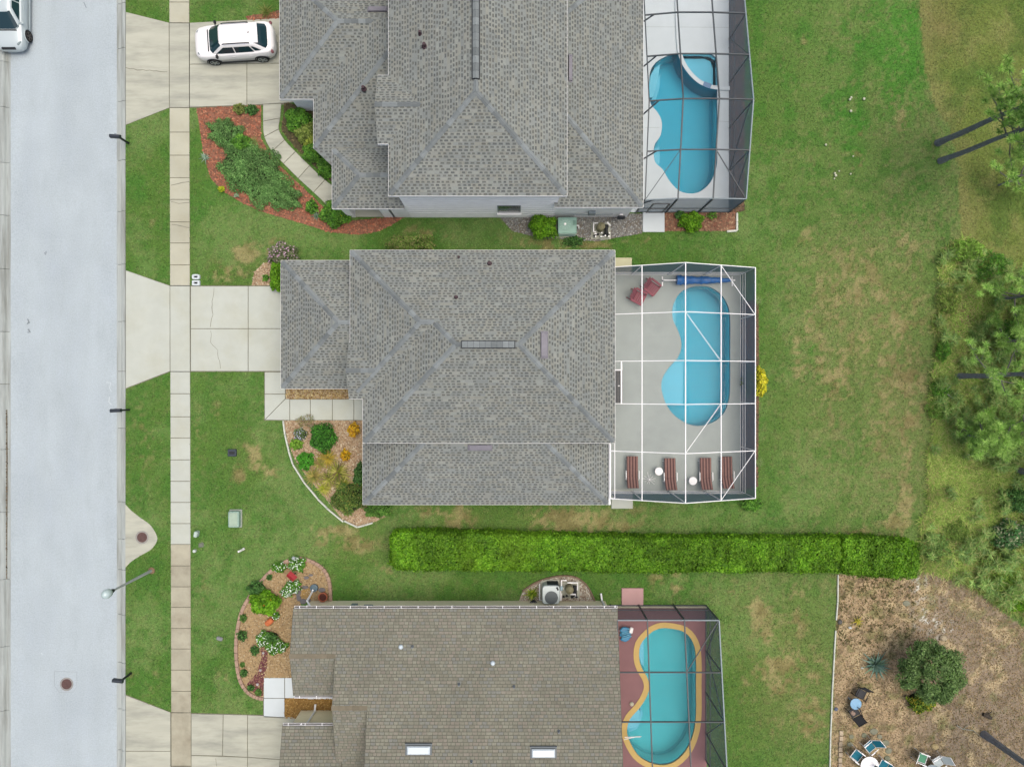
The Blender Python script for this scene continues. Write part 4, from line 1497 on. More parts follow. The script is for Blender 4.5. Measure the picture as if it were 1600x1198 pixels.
# gables close the ends of the steps
for x_, ya_, ym_, yb_, pn, ps in ((a3W + .3, n3 - .35, yA, eA + .35, p3N, p3A), (b3W + .25, n3 - .35, yBm, eB + .6, p3N, p3B), (c3W + .25, n3 - .4, yC, yC - .01, p3N, p3N)):
    m = MB()
    tri = [(ya_, Z3 - .1), (ya_, pn.z(0, ya_) - .18), (ym_, pn.z(0, ym_) - .18), (yb_, max(Z3 - .1, ps.z(0, yb_) - .18)), (yb_, Z3 - .1)]
    m.grid([[(x_ + .004, y, z) for y, z in tri], [(x_ + .15, y, z) for y, z in tri]])
    m.build("gable", m_cream, h3)


def gutter(house, xa, xb, y, z, s, hang=.92):
    """an open gutter along x with hanger straps; s = outward y sign"""
    m = MB()
    prof = [(0, .0), (0, -.11), (.1 * s, -.11), (.13 * s, .0), (.115 * s, .0), (.09 * s, -.095), (.012 * s, -.095), (.012 * s, .0)]
    m.grid([[(x, y + a, z + b) for a, b in prof] for x in (xa, xb)])
    g = m.build("gutter", m_fascia, house)
    x = xa + .3
    while x < xb:
        st = MB()
        st.box((x, y + .06 * s, z + .006), (.035, .15, .012))
        st.build("hanger", m_fascia, g)
        x += hang
    dk = MB()
    dk.box(((xa + xb) / 2, y + .05 * s, z - .085), (xb - xa - .04, .07, .012))
    dk.build("gutter_bottom", M("gutter_dark", C(84, 76, 70), .9), g)  # dark strip along the gutter bottom
    return g


gutter(h3, a3W + .05, e3, n3 + .01, Z3 + .0, 1)
gutter(h3, d3W + .03, b3W + .3, d3N + .01, 2.46, 1)
gutter(h3, a3W + .05, b3W + .3, eA - .01, Z3, -1)
m = MB()
pa_ = P(480, 948, 2.4)
m.tube([(a3W + .7, n3 + .1, 2.4), (a3W + .95, n3 - .2, 2.15), (PX(491) + .02, PY(926), 1.5), (PX(491), PY(921), .4), (PX(491), PY(919), .3)], .055, 8)
m.build("downpipe", m_fascia, h3)
m = MB()
m.tube([(d3W + 1.0, d3N + .06, 2.4), (d3W + 1.12, d3N - .25, 2.2), (d3W + 1.15, d3N - .26, .25), (d3W + 1.15, d3N + .1, .12)], .06, 8)
m.build("downpipe", m_fascia, h3)
m = MB()
m.tube([(e3 - .1, n3 + .1, 2.42), (e3 - .5, n3 - .3, 2.1), (e3 - .55, n3 - .3, .2), (e3 - .6, n3 + .1, .1)], .055, 8)
m.build("downpipe", m_fascia, h3)
m_box = M("meter_grey", C(150, 158, 166), .5, .4)
for x_, w_, z_, mt in ((PX(553, 1.2), .35, 1.2, m_box), (PX(575, 1.3), .5, 1.4, m_box)):
    m = MB(); m.bbox((x_, n3 - .28, z_), (w_, .16, .5), .02)
    m.build("meter_box", mt, h3)
m = MB(); m.box((PX(722, 1.5), n3 - .33, 1.6), (1.0, .06, 1.1)); m.build("window", m_glass, h3)
m = MB(); m.box((PX(722, 1.5), n3 - .3, 2.2), (1.15, .12, .1)); m.build("window_head", m_cream, h3)
EXCL += [[(437, -60), (1005, -60), (1005, 338), (600, 338), (540, 338), (520, 330), (518, 258), (492, 235), (492, 160), (437, 160)],
         [(452, 415), (560, 400), (958, 400), (958, 780), (575, 780), (575, 620), (452, 600)],
         [(470, 945), (970, 940), (970, 1260), (450, 1260), (450, 1115), (530, 1110), (470, 1085)]]
EXCL += [DECK1, DECK2, DECK3]

# ================================================================== pools, decks, enclosures
POOL2 = catmull([(1050, 490), (1052, 475), (1062, 458), (1078, 449), (1095, 447), (1112, 450), (1128, 462), (1137, 478), (1140.5, 497), (1140.5, 550), (1140.5, 600), (1139, 622), (1132, 643), (1118, 657),
                 (1100, 664), (1084, 665), (1066, 658), (1050, 645), (1040, 630), (1034, 612), (1033, 600), (1036, 588), (1045, 574), (1056, 562), (1062, 552), (1064.5, 540), (1063, 528), (1057, 512), (1052, 502)], 3)
POOL1 = catmull([(1014, 150), (1014, 130), (1016, 112), (1024, 99), (1038, 90), (1056, 84), (1080, 83.5), (1104, 84), (1115, 88), (1120, 100), (1120.5, 160), (1120.5, 235), (1119, 262), (1110, 285), (1095, 299), (1078, 303),
                 (1060, 298), (1045, 282), (1035, 265), (1024, 255), (1021, 240), (1023, 226), (1031, 214), (1034, 200), (1033, 188), (1027, 176), (1017, 164)], 3)
POOL3 = catmull([(1044, 980), (1069, 986), (1083, 1003), (1087.5, 1028), (1087.5, 1070), (1087.5, 1116), (1083, 1146), (1072, 1171), (1055, 1188), (1036, 1194), (1014, 1190), (995, 1177), (982, 1154), (979, 1138), (984, 1121),
                 (998, 1105), (1009, 1088), (1014, 1072), (1011, 1058), (1003, 1044), (998, 1028), (1000, 1006), (1014, 989), (1028, 981)], 3)
DZ = .05


def deck(name, poly, pool, mat, label):
    o = flat_with_holes(name, ccw(pxpoly(poly)), [offset(ccw(pxpoly(pool)), .0)], DZ, .25, mat)
    return tag(o, label, kind="structure")


m_deck2 = M("grey_deck", C(186, 188, 186), .85, .2, var=.05, vs=1.2, var2=.04, vs2=.4, tint=C(170, 172, 172), tintfac=.5, ts=.5, bump=.2, bs=40)
m_deck1 = M("white_deck", C(226, 229, 236), .85, .2, var=.04, vs=1.2, var2=.03, bump=.2, bs=40)
m_deck3 = M("mauve_deck", C(158, 112, 114), .85, .2, var=.08, vs=1.2, var2=.05, bump=.2, bs=40)
deck2 = deck("pool_deck", DECK2, POOL2, m_deck2, "plain grey pool deck inside the white enclosure")
deck1 = deck("pool_deck", DECK1, POOL1, m_deck1, "white pool deck inside the upper bronze enclosure")
deck3 = deck("pool_deck", DECK3, POOL3, m_deck3, "mauve painted pool deck of the brown roofed house")
m_joint = M("deck_joint", C(176, 178, 180), .9)
for d_, pts in ((deck2, [(960, 528), (1060, 526)]), (deck2, [(1050, 660), (1157, 672)]), (deck2, [(962, 600), (1034, 602)]), (deck1, [(1008, 43), (1139, 44)]), (deck1, [(1008, 200), (1030, 200)]), (deck1, [(1120, 190), (1139, 191)])):
    strip_mesh(pts, .008, DZ + .003).build("deck_joint", m_joint, d_)

m_plaster = M("pool_plaster", (.06, .39, .53), .8, var=.05, vs=1.5)
m_plaster3 = M("pool_plaster_teal", (.11, .48, .54), .8, var=.05, vs=1.5)
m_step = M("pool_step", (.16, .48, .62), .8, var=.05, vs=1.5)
m_tile = M("waterline_tile", (.16, .28, .36), .3, .5, var=.3, vs=9)
m_water = water_mat("pool_water", (.0, .70, .80), .36)
m_water3 = water_mat("pool_water_teal", (.0, .72, .74), .32)


def pool(label, poly, depth, water, plaster, wl=-.10, coping=None, shelves=()):
    pw = ccw(pxpoly(poly))
    cxy = (sum(p[0] for p in pw) / len(pw), sum(p[1] for p in pw) / len(pw))
    t = thing("swimming_pool", label, "pool", (cxy[0], cxy[1], 0))
    q = [(a - cxy[0], b - cxy[1]) for a, b in pw]
    m = MB()
    n = len(q)
    ring = lambda pp, z: [(a, b, z) for a, b in pp]
    rings = [ring(q, DZ - .02), ring(q, -depth + .12), ring(offset(q, -.1), -depth)]
    for i in range(2):
        for j in range(n):
            k = (j + 1) % n
            m.face([rings[i][k], rings[i][j], rings[i + 1][j], rings[i + 1][k]])
    m.face(rings[2])
    m.build("basin", plaster, t)
    tl = MB()
    o1 = offset(q, -.008)
    for j in range(n):
        k = (j + 1) % n
        tl.face([(o1[k][0], o1[k][1], DZ - .02), (o1[j][0], o1[j][1], DZ - .02), (o1[j][0], o1[j][1], -.28), (o1[k][0], o1[k][1], -.28)])
    tl.build("waterline_tiles", m_tile, t)
    w = MB()
    ow = offset(q, -.016)
    w.grid([[(a, b, -depth + .125) for a, b in ow], [(a, b, wl) for a, b in ow]])
    w.build("water", water, t)
    if coping:
        mat, wd = coping
        oo = offset(q, wd)
        c_ = MB()
        for j in range(n):
            k = (j + 1) % n
            ins = offset(q, -.015)
            c_.face([(oo[j][0], oo[j][1], DZ + .025), (oo[k][0], oo[k][1], DZ + .025), (ins[k][0], ins[k][1], DZ + .03), (ins[j][0], ins[j][1], DZ + .03)]) if False else None
        ins = offset(q, -.015)
        for j in range(n):
            k = (j + 1) % n
            c_.face([(*oo[j], DZ + .025), (*oo[k], DZ + .025), (*ins[k], DZ + .03), (*ins[j], DZ + .03)])
            c_.face([(*oo[k], DZ + .025), (*oo[j], DZ + .025), (*oo[j], DZ - .02), (*oo[k], DZ - .02)])
            c_.face([(*ins[j], DZ + .03), (*ins[k], DZ + .03), (*ins[k], DZ - .06), (*ins[j], DZ - .06)])
        c_.build("coping", mat, t)
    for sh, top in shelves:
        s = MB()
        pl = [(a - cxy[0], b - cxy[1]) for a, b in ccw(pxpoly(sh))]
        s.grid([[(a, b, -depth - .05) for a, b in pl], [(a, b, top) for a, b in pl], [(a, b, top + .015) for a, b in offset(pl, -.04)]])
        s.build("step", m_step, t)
    return t


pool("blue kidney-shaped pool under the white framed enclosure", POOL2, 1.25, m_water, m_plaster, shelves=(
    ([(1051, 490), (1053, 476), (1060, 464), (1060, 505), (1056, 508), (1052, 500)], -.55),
    ([(1035, 612), (1034.5, 600), (1038, 588), (1046, 576), (1057, 564), (1071, 564), (1071, 632), (1042, 632)], -.62)))  # pale shelf added in place of the screen panel's sky reflection
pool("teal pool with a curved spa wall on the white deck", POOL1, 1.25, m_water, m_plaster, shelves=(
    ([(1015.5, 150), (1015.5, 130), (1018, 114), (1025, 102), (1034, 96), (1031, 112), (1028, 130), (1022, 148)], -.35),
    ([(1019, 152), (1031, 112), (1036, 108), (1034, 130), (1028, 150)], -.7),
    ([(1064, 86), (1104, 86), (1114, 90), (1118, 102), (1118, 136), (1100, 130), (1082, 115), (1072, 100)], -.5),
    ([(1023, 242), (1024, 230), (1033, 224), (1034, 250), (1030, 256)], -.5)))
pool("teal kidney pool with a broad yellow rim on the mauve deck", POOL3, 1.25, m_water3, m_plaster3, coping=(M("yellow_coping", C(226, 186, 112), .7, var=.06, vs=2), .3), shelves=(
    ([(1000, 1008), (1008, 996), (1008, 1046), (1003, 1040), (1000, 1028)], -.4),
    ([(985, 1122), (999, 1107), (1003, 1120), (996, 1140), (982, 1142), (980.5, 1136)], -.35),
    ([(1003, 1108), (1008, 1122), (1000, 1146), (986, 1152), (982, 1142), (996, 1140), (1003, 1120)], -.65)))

# the raised curved wall of the spa
t = thing("spa_wall", "white curved low wall sweeping from deck into the upper pool", "wall", P(1061, 60))
path = catmull([(1057, -30), (1057.5, 20), (1059, 60), (1061, 82), (1066, 98), (1076, 114), (1090, 128), (1106, 136), (1121, 139), (1139, 139.5)], 4, closed=False)
pth = [P(x, y) - P(1061, 60) for x, y in path]
wm, cm_ = MB(), MB()
rr, cc_ = [], []
for i, p in enumerate(pth):
    d = (pth[min(i + 1, len(pth) - 1)] - pth[max(i - 1, 0)]).normalized()
    n = Vector((-d.y, d.x, 0))
    a, b = p + n * .08, p - n * .08
    z1 = .11
    rr.append([(a.x, a.y, -1.2), (a.x, a.y, z1), (b.x, b.y, z1), (b.x, b.y, -1.2)])
    a, b = p + n * .11, p - n * .11
    cc_.append([(a.x, a.y, z1), (a.x, a.y, z1 + .04), (b.x, b.y, z1 + .04), (b.x, b.y, z1)])
wm.grid(rr)
cm_.grid(cc_)
wm.build("wall_face", m_plaster, t)
cm_.build("cap", m_white, t)
m = MB()
i = 26
p, q = pth[i], pth[i + 3]
m.bar((p.x, p.y, .155), (q.x, q.y, .155), .28, .02)
m.build("spillway", M("blue_tile", C(70, 120, 168), .3, .5), t)

# ------------------------------------------------------------------ screened enclosures
def enclosure(label, xs, ys, zf, walls_on, fmat, smat_roof, smat_wall, diag=(), rails=(.75,), bw=.09, origin=None, wall_extra=None, edge_mat=None):
    ox, oy = (xs[0] + xs[-1]) / 2, (ys[0] + ys[-1]) / 2
    t = thing("pool_enclosure", label, "screen enclosure", (ox, oy, DZ))

    def pt(x, y, z=None):
        return Vector((x - ox, y - oy, (zf(x, y) if z is None else z) - DZ))
    bays_done = set()
    emat = edge_mat or fmat
    for y in ys:
        m = MB()
        for a, b in zip(xs[:-1], xs[1:]):
            m.bar(pt(a, y), pt(b, y), bw * .7, bw * 1.3)
        m.build("roof_beam", emat if y in (ys[0], ys[-1]) else fmat, t)
    for x in xs:
        m = MB()
        for a, b in zip(ys[:-1], ys[1:]):
            q = pt(x, a), pt(x, b)
            m.bar(q[0] + Vector((0, 0, .012)), q[1] + Vector((0, 0, .012)), bw * (.8 if x not in (xs[0],) else .6), bw * 1.3)
        m.build("purlin", emat if x == xs[-1] else fmat, t)
    for (xa, ya, xb, yb) in diag:
        m = MB()
        m.bar(pt(xa, ya) - Vector((0, 0, .02)), pt(xb, yb) - Vector((0, 0, .02)), bw * .5, bw * .8)
        m.build("brace", fmat, t)
    for a, b in zip(xs[:-1], xs[1:]):
        for c, d in zip(ys[:-1], ys[1:]):
            m = MB()
            l = Vector((0, 0, -.03))
            m.face([pt(a, c) + l, pt(b, c) + l, pt(b, d) + l, pt(a, d) + l])
            m.build("roof_screen", smat_roof, t)
    sides = {'E': [(xs[-1], y) for y in ys], 'N': [(x, ys[-1]) for x in xs], 'S': [(x, ys[0]) for x in xs]}
    for s in walls_on:
        pts = sides[s]
        for (x, y) in pts:
            if s != 'E' and x == xs[-1] and 'E' in walls_on:
                continue
            m = MB()
            m.bar(pt(x, y, DZ), pt(x, y) - Vector((0, 0, .05)), bw * .75, bw * 1.5 if s != 'E' else bw * .75, up=(0, 1, 0))
            m.build("post", fmat, t)
        for (xa, ya), (xb, yb) in zip(pts[:-1], pts[1:]):
            zs = [DZ + .04] + [DZ + r for r in rails]
            for z in zs:
                m = MB()
                m.bar(pt(xa, ya, z), pt(xb, yb, z), bw * .6, bw * .6)
                m.build("wall_rail", fmat, t)
            lev = zs + [None]
            for z0, z1 in zip(lev[:-1], lev[1:]):
                m = MB()
                m.face([pt(xa, ya, z0), pt(xb, yb, z0), pt(xb, yb, z1), pt(xa, ya, z1)])
                m.build("wall_screen", smat_wall, t)
    return t, pt


s_roof2 = screen_mat("roof_mesh_pale", C(150, 160, 168), .05)
s_wall2 = screen_mat("wall_mesh_dark", C(112, 128, 152), .8)
s_roof1 = screen_mat("roof_mesh_dark", C(120, 132, 146), .07)
s_wall1 = screen_mat("wall_mesh_bronze", C(128, 144, 162), .68)
s_wall3 = screen_mat("wall_mesh_lower", C(112, 122, 136), .64)
m_bronze = M("bronze_frame", C(84, 88, 94), .5, .4, var=.1, vs=3)
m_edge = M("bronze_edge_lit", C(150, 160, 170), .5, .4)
# white enclosure of the middle house
xr2 = PX(1071, 4.15)
xw2, xe2 = PX(960.5, 2.75), 13.2
xs2 = [xw2, PX(1003, 3.3), xr2, PX(1126.5, 3.35), xe2]
ys2 = [-6.22, PY(706, 3.3), PY(631, 3.3), PY(564, 3.3), PY(489.5, 3.3), 6.28]


def zf2(x, y):
    if x <= xr2:
        return 2.75 + (4.15 - 2.75) * (x - xw2) / (xr2 - xw2)
    return 4.15 + (2.55 - 4.15) * (x - xr2) / (xe2 - xr2)


dg = [(xs2[3], ys2[5], xs2[4], ys2[4]), (xs2[2], ys2[4], xs2[3], ys2[3]), (xs2[3], ys2[2], xs2[2], ys2[1]), (xs2[4], ys2[1], xs2[3], ys2[0])]
enc2, ptf = enclosure("white aluminium pool enclosure behind the middle house", xs2, ys2, zf2, 'NES', m_alu, s_roof2, s_wall2, dg, rails=(.45, .85), bw=.052)
m = MB()
xx_ = PX(971, 2.9)
m.bar(ptf(xx_, ys2[2]), ptf(xx_, ys2[3]), .07, .08)
m.bar(ptf(xw2, PY(578, 2.8)), ptf(xx_, PY(578, 2.8)), .07, .08)
m.build("roof_trim", m_alu, enc2)
# short west return on the south side, beside the wing
m = MB()
xo = PX(953.5, 2.6)
m.bar(ptf(xo, PY(694, 2.7), 2.6), ptf(xo, -6.22, 2.6), .07, .09)
m.bar(ptf(xo, -6.22, 2.6), ptf(xw2, -6.22, 2.75), .07, .09)
m.bar(ptf(xo, ys2[1], 2.6), ptf(xw2, ys2[1], 2.75), .07, .09)
m.build("gutter_rail", m_alu, enc2)

# bronze enclosure of the upper house
xe1 = 12.56
yr1 = PY(155, 4.2)
ys1 = [9.89, PY(233, 3.75), yr1, PY(82, 3.8), PY(14, 3.4), PY(-60, 3.0)]
xs1 = [PX(1009, 3.0), PX(1065, 3.9), PX(1121, 3.9), xe1]


def zf1(x, y):
    h = 4.25 - (4.25 - 3.1) * abs(y - yr1) / (yr1 - 9.89)
    k = max(0.0, (x - xs1[2]) / (xe1 - xs1[2]))
    return h - .12 * k - (.3 * max(0.0, (xs1[1] - x) / (xs1[1] - xs1[0])))


dg = [(xs1[0], ys1[0], xs1[1], ys1[1]), (xs1[3], ys1[0], xs1[2], ys1[1])]
enc1, ptg = enclosure("bronze framed pool enclosure at the top of the picture", xs1, ys1, zf1, 'ES', m_bronze, s_roof1, s_wall1, dg, rails=(.9,), bw=.075, edge_mat=m_edge)
m = MB()
for y in ys1:
    m.bar(ptg(xs1[0], y, 2.0), ptg(xs1[0] + .5, y), .06, .06)
m.build("wall_bracket", m_bronze, enc1)
m = MB()
for (xa, ya, za, xb, yb, zb) in ((xe1, ys1[0], .1, xe1, ys1[1], 3.4), (xe1, ys1[1], .1, xe1, ys1[2], 3.6), (xe1, ys1[4], .1, xe1, ys1[3], 3.5)):
    m.bar(ptg(xa, ya, za), ptg(xb, yb, zb), .05, .05)
m.build("wall_brace", m_bronze, enc1)
m = MB()
xd = PX(1022)
for x in (xd - .45, xd + .45):
    m.bar(ptg(x, 9.86, DZ), ptg(x, 9.86, 2.1), .07, .05, up=(0, 1, 0))
for z in (.1, 1.0, 2.1):
    m.bar(ptg(xd - .45, 9.86, z), ptg(xd + .45, 9.86, z), .05, .07)
m.build("screen_door", m_bronze, enc1)

# bronze enclosure of the lower house
ys3 = [PY(1260, 4.6), PY(1209, 4.4), PY(1130.5, 3.85), PY(1051, 3.25), -12.8]
xs3 = [PX(966, 3.0), PX(1015, 3.3), PX(1074, 3.3), 11.2]


def zf3(x, y):
    return 2.65 + (4.2 - 2.65) * (-12.8 - y) / 8.0


dg = [(xs3[3], ys3[4], xs3[2], ys3[3])]
enc3, pth3 = enclosure("bronze framed pool enclosure over the mauve deck", xs3, ys3, zf3, 'EN', m_bronze, s_roof1, s_wall3, dg, rails=(.9,), bw=.075, edge_mat=m_edge)
m = MB()
for (ya, za, yb, zb) in ((ys3[4], 2.5, ys3[3], .3), (ys3[3], .2, ys3[2], 3.6), (ys3[2], 3.6, ys3[1], .2)):
    m.bar(pth3(11.2, ya, za), pth3(11.2, yb, zb), .05, .05)
m.build("wall_brace", m_bronze, enc3)
m = MB()
m.box(((xs3[0] + 11.2) / 2 - (xs3[0] + 11.2) / 2, -12.86 - (ys3[0] + ys3[-1]) / 2, .03), (11.2 - xs3[0], .1, .3))
m.build("kick_wall", m_cream, enc3)

# ------------------------------------------------------------------ furniture by the pools
def clone(root, loc, rz, label):
    c = copy_tree(root)
    c.location = loc
    c.rotation_euler = (0, 0, rz)
    c["label"] = label
    return c


m_cush = M("striped_cushion", C(100, 68, 66), .9, stripes=(C(162, 118, 110), 0, .17, .5), var=.08, vs=6)
m_wmetal = M("white_tube", (.78, .78, .78), .4, .4)


def lounger():
    t = thing("sun_lounger", "", "sun lounger", (0, 0, 0), 0, "sun loungers inside the white enclosure")
    # along local y: foot at +y, backrest raised at -y
    f = MB()
    for s in (-1, 1):
        f.tube([(s * .31, .85, .30), (s * .31, -.25, .30), (s * .31, -.86, .62)], .018, 6)
    for y in (.85, .2, -.25):
        f.tube([(-.31, y, .30), (.31, y, .30)], .015, 6)
    f.tube([(-.31, -.86, .62), (.31, -.86, .62)], .018, 6)
    f.build("frame", m_wmetal, t)
    for s in (-1, 1):
        for y in (.7, -.45):
            l = MB(); l.tube([(s * .31, y, .30), (s * .33, y, 0)], .018, 6); l.build("leg", m_wmetal, t)
        a = MB()
        a.tube([(s * .36, .1, .30), (s * .37, .08, .5), (s * .37, -.38, .53), (s * .35, -.45, .38)], .018, 6)
        a.bbox((s * .37, -.14, .53), (.05, .46, .03), .01)
        a.build("armrest", m_wmetal, t)

    def pad(pts):
        m = MB()
        rings = []
        for (y, z) in pts:
            rings.append([(-.32, y, z), (-.33, y, z + .05), (-.29, y, z + .085), (.29, y, z + .085), (.33, y, z + .05), (.32, y, z)])
        m.grid(rings)
        return m
    pad([(.9, .31), (.87, .315), (.5, .32), (.1, .32), (-.24, .325)]).build("seat_cushion", m_cush, t)
    pad([(-.25, .325), (-.4, .38), (-.65, .52), (-.84, .64), (-.87, .68)]).build("back_cushion", m_cush, t)
    return t


lg = lounger()
LL = [(987.5, 737, 0.0, "striped brown sun lounger nearest the house wall"), (1046.5, 740, 0.02, "striped brown sun lounger between the two round white tables"),
      (1102, 739.5, 0.01, "striped brown sun lounger just right of the lower white table"), (1135, 737.5, 0.02, "striped brown sun lounger nearest the enclosure's outer wall")]
for i, (px_, py_, rz, lab) in enumerate(LL):
    p = P(px_, py_, .35)
    if i == 0:
        lg.location = (p.x, p.y, DZ); lg.rotation_euler = (0, 0, rz); lg["label"] = lab
    else:
        clone(lg, (p.x, p.y, DZ), rz, lab)


def round_table(px_, py_, r, h, z, mat, label, group=None):
    p = P(px_, py_, h)
    t = thing("side_table", label, "table", (p.x, p.y, z), 0, group)
    m = MB()
    m.lathe([(r * .93, h - .035), (r, h - .02), (r, h - .005), (r * .95, h), (r * .9, h - .008), (r * .5, h - .006), (r * .45, h), (.01, h)], 24)
    m.build("table_top", mat, t, smooth=False)
    for k in range(3):
        a = 2 * math.pi * k / 3 + .4
        l = MB(); l.tube([(r * .6 * math.cos(a), r * .6 * math.sin(a), h - .03), (r * .85 * math.cos(a), r * .85 * math.sin(a), 0)], .018, 6)
        l.build("leg", mat, t)
    return t


round_table(1029.5, 736, .23, .45, DZ, m_wmetal, "small round white table beside the white star-shaped rack", "white side tables")
round_table(1082.5, 751, .235, .45, DZ, m_wmetal, "small round white table between two loungers, lower of the pair", "white side tables")
# star-shaped white rack
p = P(1013, 748)
t = thing("folding_rack", "white star-shaped folding rack lying on the grey pool deck", "rack", (p.x, p.y, DZ))
for k, (a, L_) in enumerate(((.1, .4), (.62, .28), (1.25, .3), (1.75, .42), (2.5, .3), (3.0, .38), (3.7, .26), (4.4, .25), (4.9, .3), (5.55, .42), (6.0, .36))):
    m = MB(); m.tube([(0, 0, .16 + .012 * (k % 3)), (math.cos(a) * L_, math.sin(a) * L_, .03 + .1 * (k % 2))], .011, 5); m.build("arm", m_wmetal, t)
m = MB(); m.lathe([(.05, .1), (.05, .2), (.03, .22)], 10); m.build("hub", m_wmetal, t)

m_redc = M("faded_red_paint", C(168, 92, 104), .7, var=.12, vs=5)


def adirondack(loc, rz, label, mat=None, group="red slatted garden chairs", s=1.0):
    mat = mat or m_redc
    t = thing("adirondack_chair", label, "chair", loc, rz, group)
    # faces +x ; back leans to -x
    for k in range(5):
        m = MB(); m.bar((.42 - .12 * k, -.27, .36 - .03 * k), (.42 - .12 * k, .27, .36 - .03 * k), .1, .02); m.build("seat_slat", mat, t)
    for k in range(5):
        y = (k - 2) * .112
        top = 1.0 - .05 * abs(k - 2)
        m = MB(); m.bar((-.1, y, .24), (-.42, y * 1.12, top), .1, .02, up=(1, 0, 0)); m.build("back_slat", mat, t)
    for s_ in (-1, 1):
        m = MB(); m.bbox((.08, s_ * .36, .56), (.72, .13, .025), .03); m.build("armrest", mat, t)
        m = MB(); m.bar((.4, s_ * .31, 0), (.4, s_ * .31, .55), .1, .03, up=(0, 1, 0)); m.build("leg", mat, t)
        m = MB(); m.bar((.42, s_ * .29, .34), (-.5, s_ * .29, .03), .03, .11); m.build("leg", mat, t)
    m = MB(); m.bar((-.27, -.34, .56), (-.27, .34, .56), .05, .05); m.build("back_rail", mat, t)
    return t


p = P(1017, 448, .4); adirondack((p.x, p.y, DZ), R(-38), "faded red slatted chair nearer the pool and cover reel")
p = P(995.5, 463, .4); adirondack((p.x, p.y, DZ), R(-28), "faded red slatted chair nearer the house, front of the pair")

# pool cover on its reel
p0, p1 = P(1037, 439, .45), P(1147, 437, .45)
t = thing("pool_cover_reel", "blue pool cover rolled on a white reel behind the pool", "pool cover", ((p0.x + p1.x) / 2, (p0.y + p1.y) / 2, DZ))
L_ = p1.x - p0.x
m = MB(); m.tube([(-L_ / 2, 0, .45), (L_ / 2, 0, .45)], .035, 10); m.build("axle", m_wmetal, t)
for s in (-1, 1):
    m = MB(); m.bar((s * L_ / 2, -.28, .03), (s * L_ / 2, .28, .03), .07, .05); m.bar((s * L_ / 2, 0, .03), (s * L_ / 2, 0, .5), .06, .07, up=(0, 1, 0)); m.build("stand", m_wmetal, t)
m_blue = M("blue_cover", C(30, 104, 178), .45, .5, var=.3, vs=5)
m = MB()
rings = []
x0_ = P(1058, 437, .6).x - (p0.x + p1.x) / 2
x1_ = P(1142, 437, .6).x - (p0.x + p1.x) / 2
N_ = 26
for i in range(N_ + 1):
    f = i / N_
    r = (.26 * (1 - .62 * f ** 1.6)) * (.82 + .3 * random.random())
    rings.append([(x0_ + (x1_ - x0_) * f, math.cos(a) * r * (1 + .12 * math.sin(5 * a + i)), .45 + math.sin(a) * r * .9) for a in [2 * math.pi * k / 14 for k in range(14)]])
m.grid(rings)
m.build("cover_roll", m_blue, t)

# long dark bench by the sliding doors
p = P(966, 604, .4)
t = thing("bench", "narrow black slatted bench against the house wall by the pool", "bench", (p.x + .02, p.y, DZ))
m_blk = M("black_paint", C(48, 46, 50), .5, .4)
for k in range(4):
    m = MB(); m.box((-.16 + .11 * k, 0, .44), (.08, 1.85, .03)); m.build("slat", m_blk if k % 2 == 0 else M("dark_wood", C(92, 82, 84), .6), t)
for s in (-1, 1):
    for x in (-.15, .15):
        m = MB(); m.box((x, s * .8, .21), (.05, .05, .42)); m.build("leg", m_blk, t)
m = MB(); m.box((0, .05, .47), (.1, .05, .03)); m.build("clasp", m_wmetal, t)

# float and toys by the lower pool
p = P(979, 990, .4)
t = thing("pool_lounge_float", "crumpled blue pool float heaped on the mauve deck", "pool float", (p.x, p.y, DZ), .3)
m_bl2 = M("sky_blue_vinyl", C(40, 140, 190), .35, .5, var=.3, vs=5)
for k, (dx, dy, sx, sy, sz, rz) in enumerate(((0, 0, .75, .55, .14, .2), (-.1, -.28, .6, .4, .1, -.1), (-.05, .25, .5, .3, .12, .5))):
    m = MB()
    rings = []
    for zz, sc in ((0, .8), (.4, 1), (.8, .95), (1, .7)):
        rings.append([(dx + math.cos(a) * sx * .5 * sc * (1 + .15 * math.sin(4 * a + k)), dy + math.sin(a) * sy * .5 * sc * (1 + .12 * math.cos(3 * a)), zz * sz + .1 * k) for a in [2 * math.pi * q / 16 for q in range(16)]])
    m.grid(rings)
    m.build("panel", m_bl2, t)
m = MB()
for k in range(5):
    m.tube([(-.3 + .02 * k, -.2 + .1 * k, .3), (.25, -.22 + .11 * k, .3)], .022, 6)
m.build("ribs", M("light_blue_vinyl", C(90, 180, 215), .35, .5), t)
m = MB(); m.bbox((.32, .1, .33), (.2, .34, .05), .04, rz=-.5); m.build("headrest", m_wmetal, t)
p = P(987, 1099, .1)
m = MB(); m.lathe([(.09, 0), (.12, .05), (.12, .1), (.07, .16), (.04, .18)], 14, (p.x, p.y, DZ))
tag(m.build("chlorine_float", M("cream_plastic", C(232, 222, 196), .5), smooth=False), "small cream float lying on the yellow pool rim", "float")
EXCL_DONE = True
m = MB()
a, b, c_ = P(973, 1141), P(1000, 1141), P(973, 1148)
m.tube([(a.x, a.y, .75), (b.x - .1, a.y, .7), (b.x, (a.y + c_.y) / 2, .4), (b.x - .25, c_.y + .02, .2), (a.x, c_.y, .5)], .022, 8)
o = m.build("handrail", m_wmetal)
tag(o, "curved white handrail over the steps of the yellow rimmed pool", "handrail")

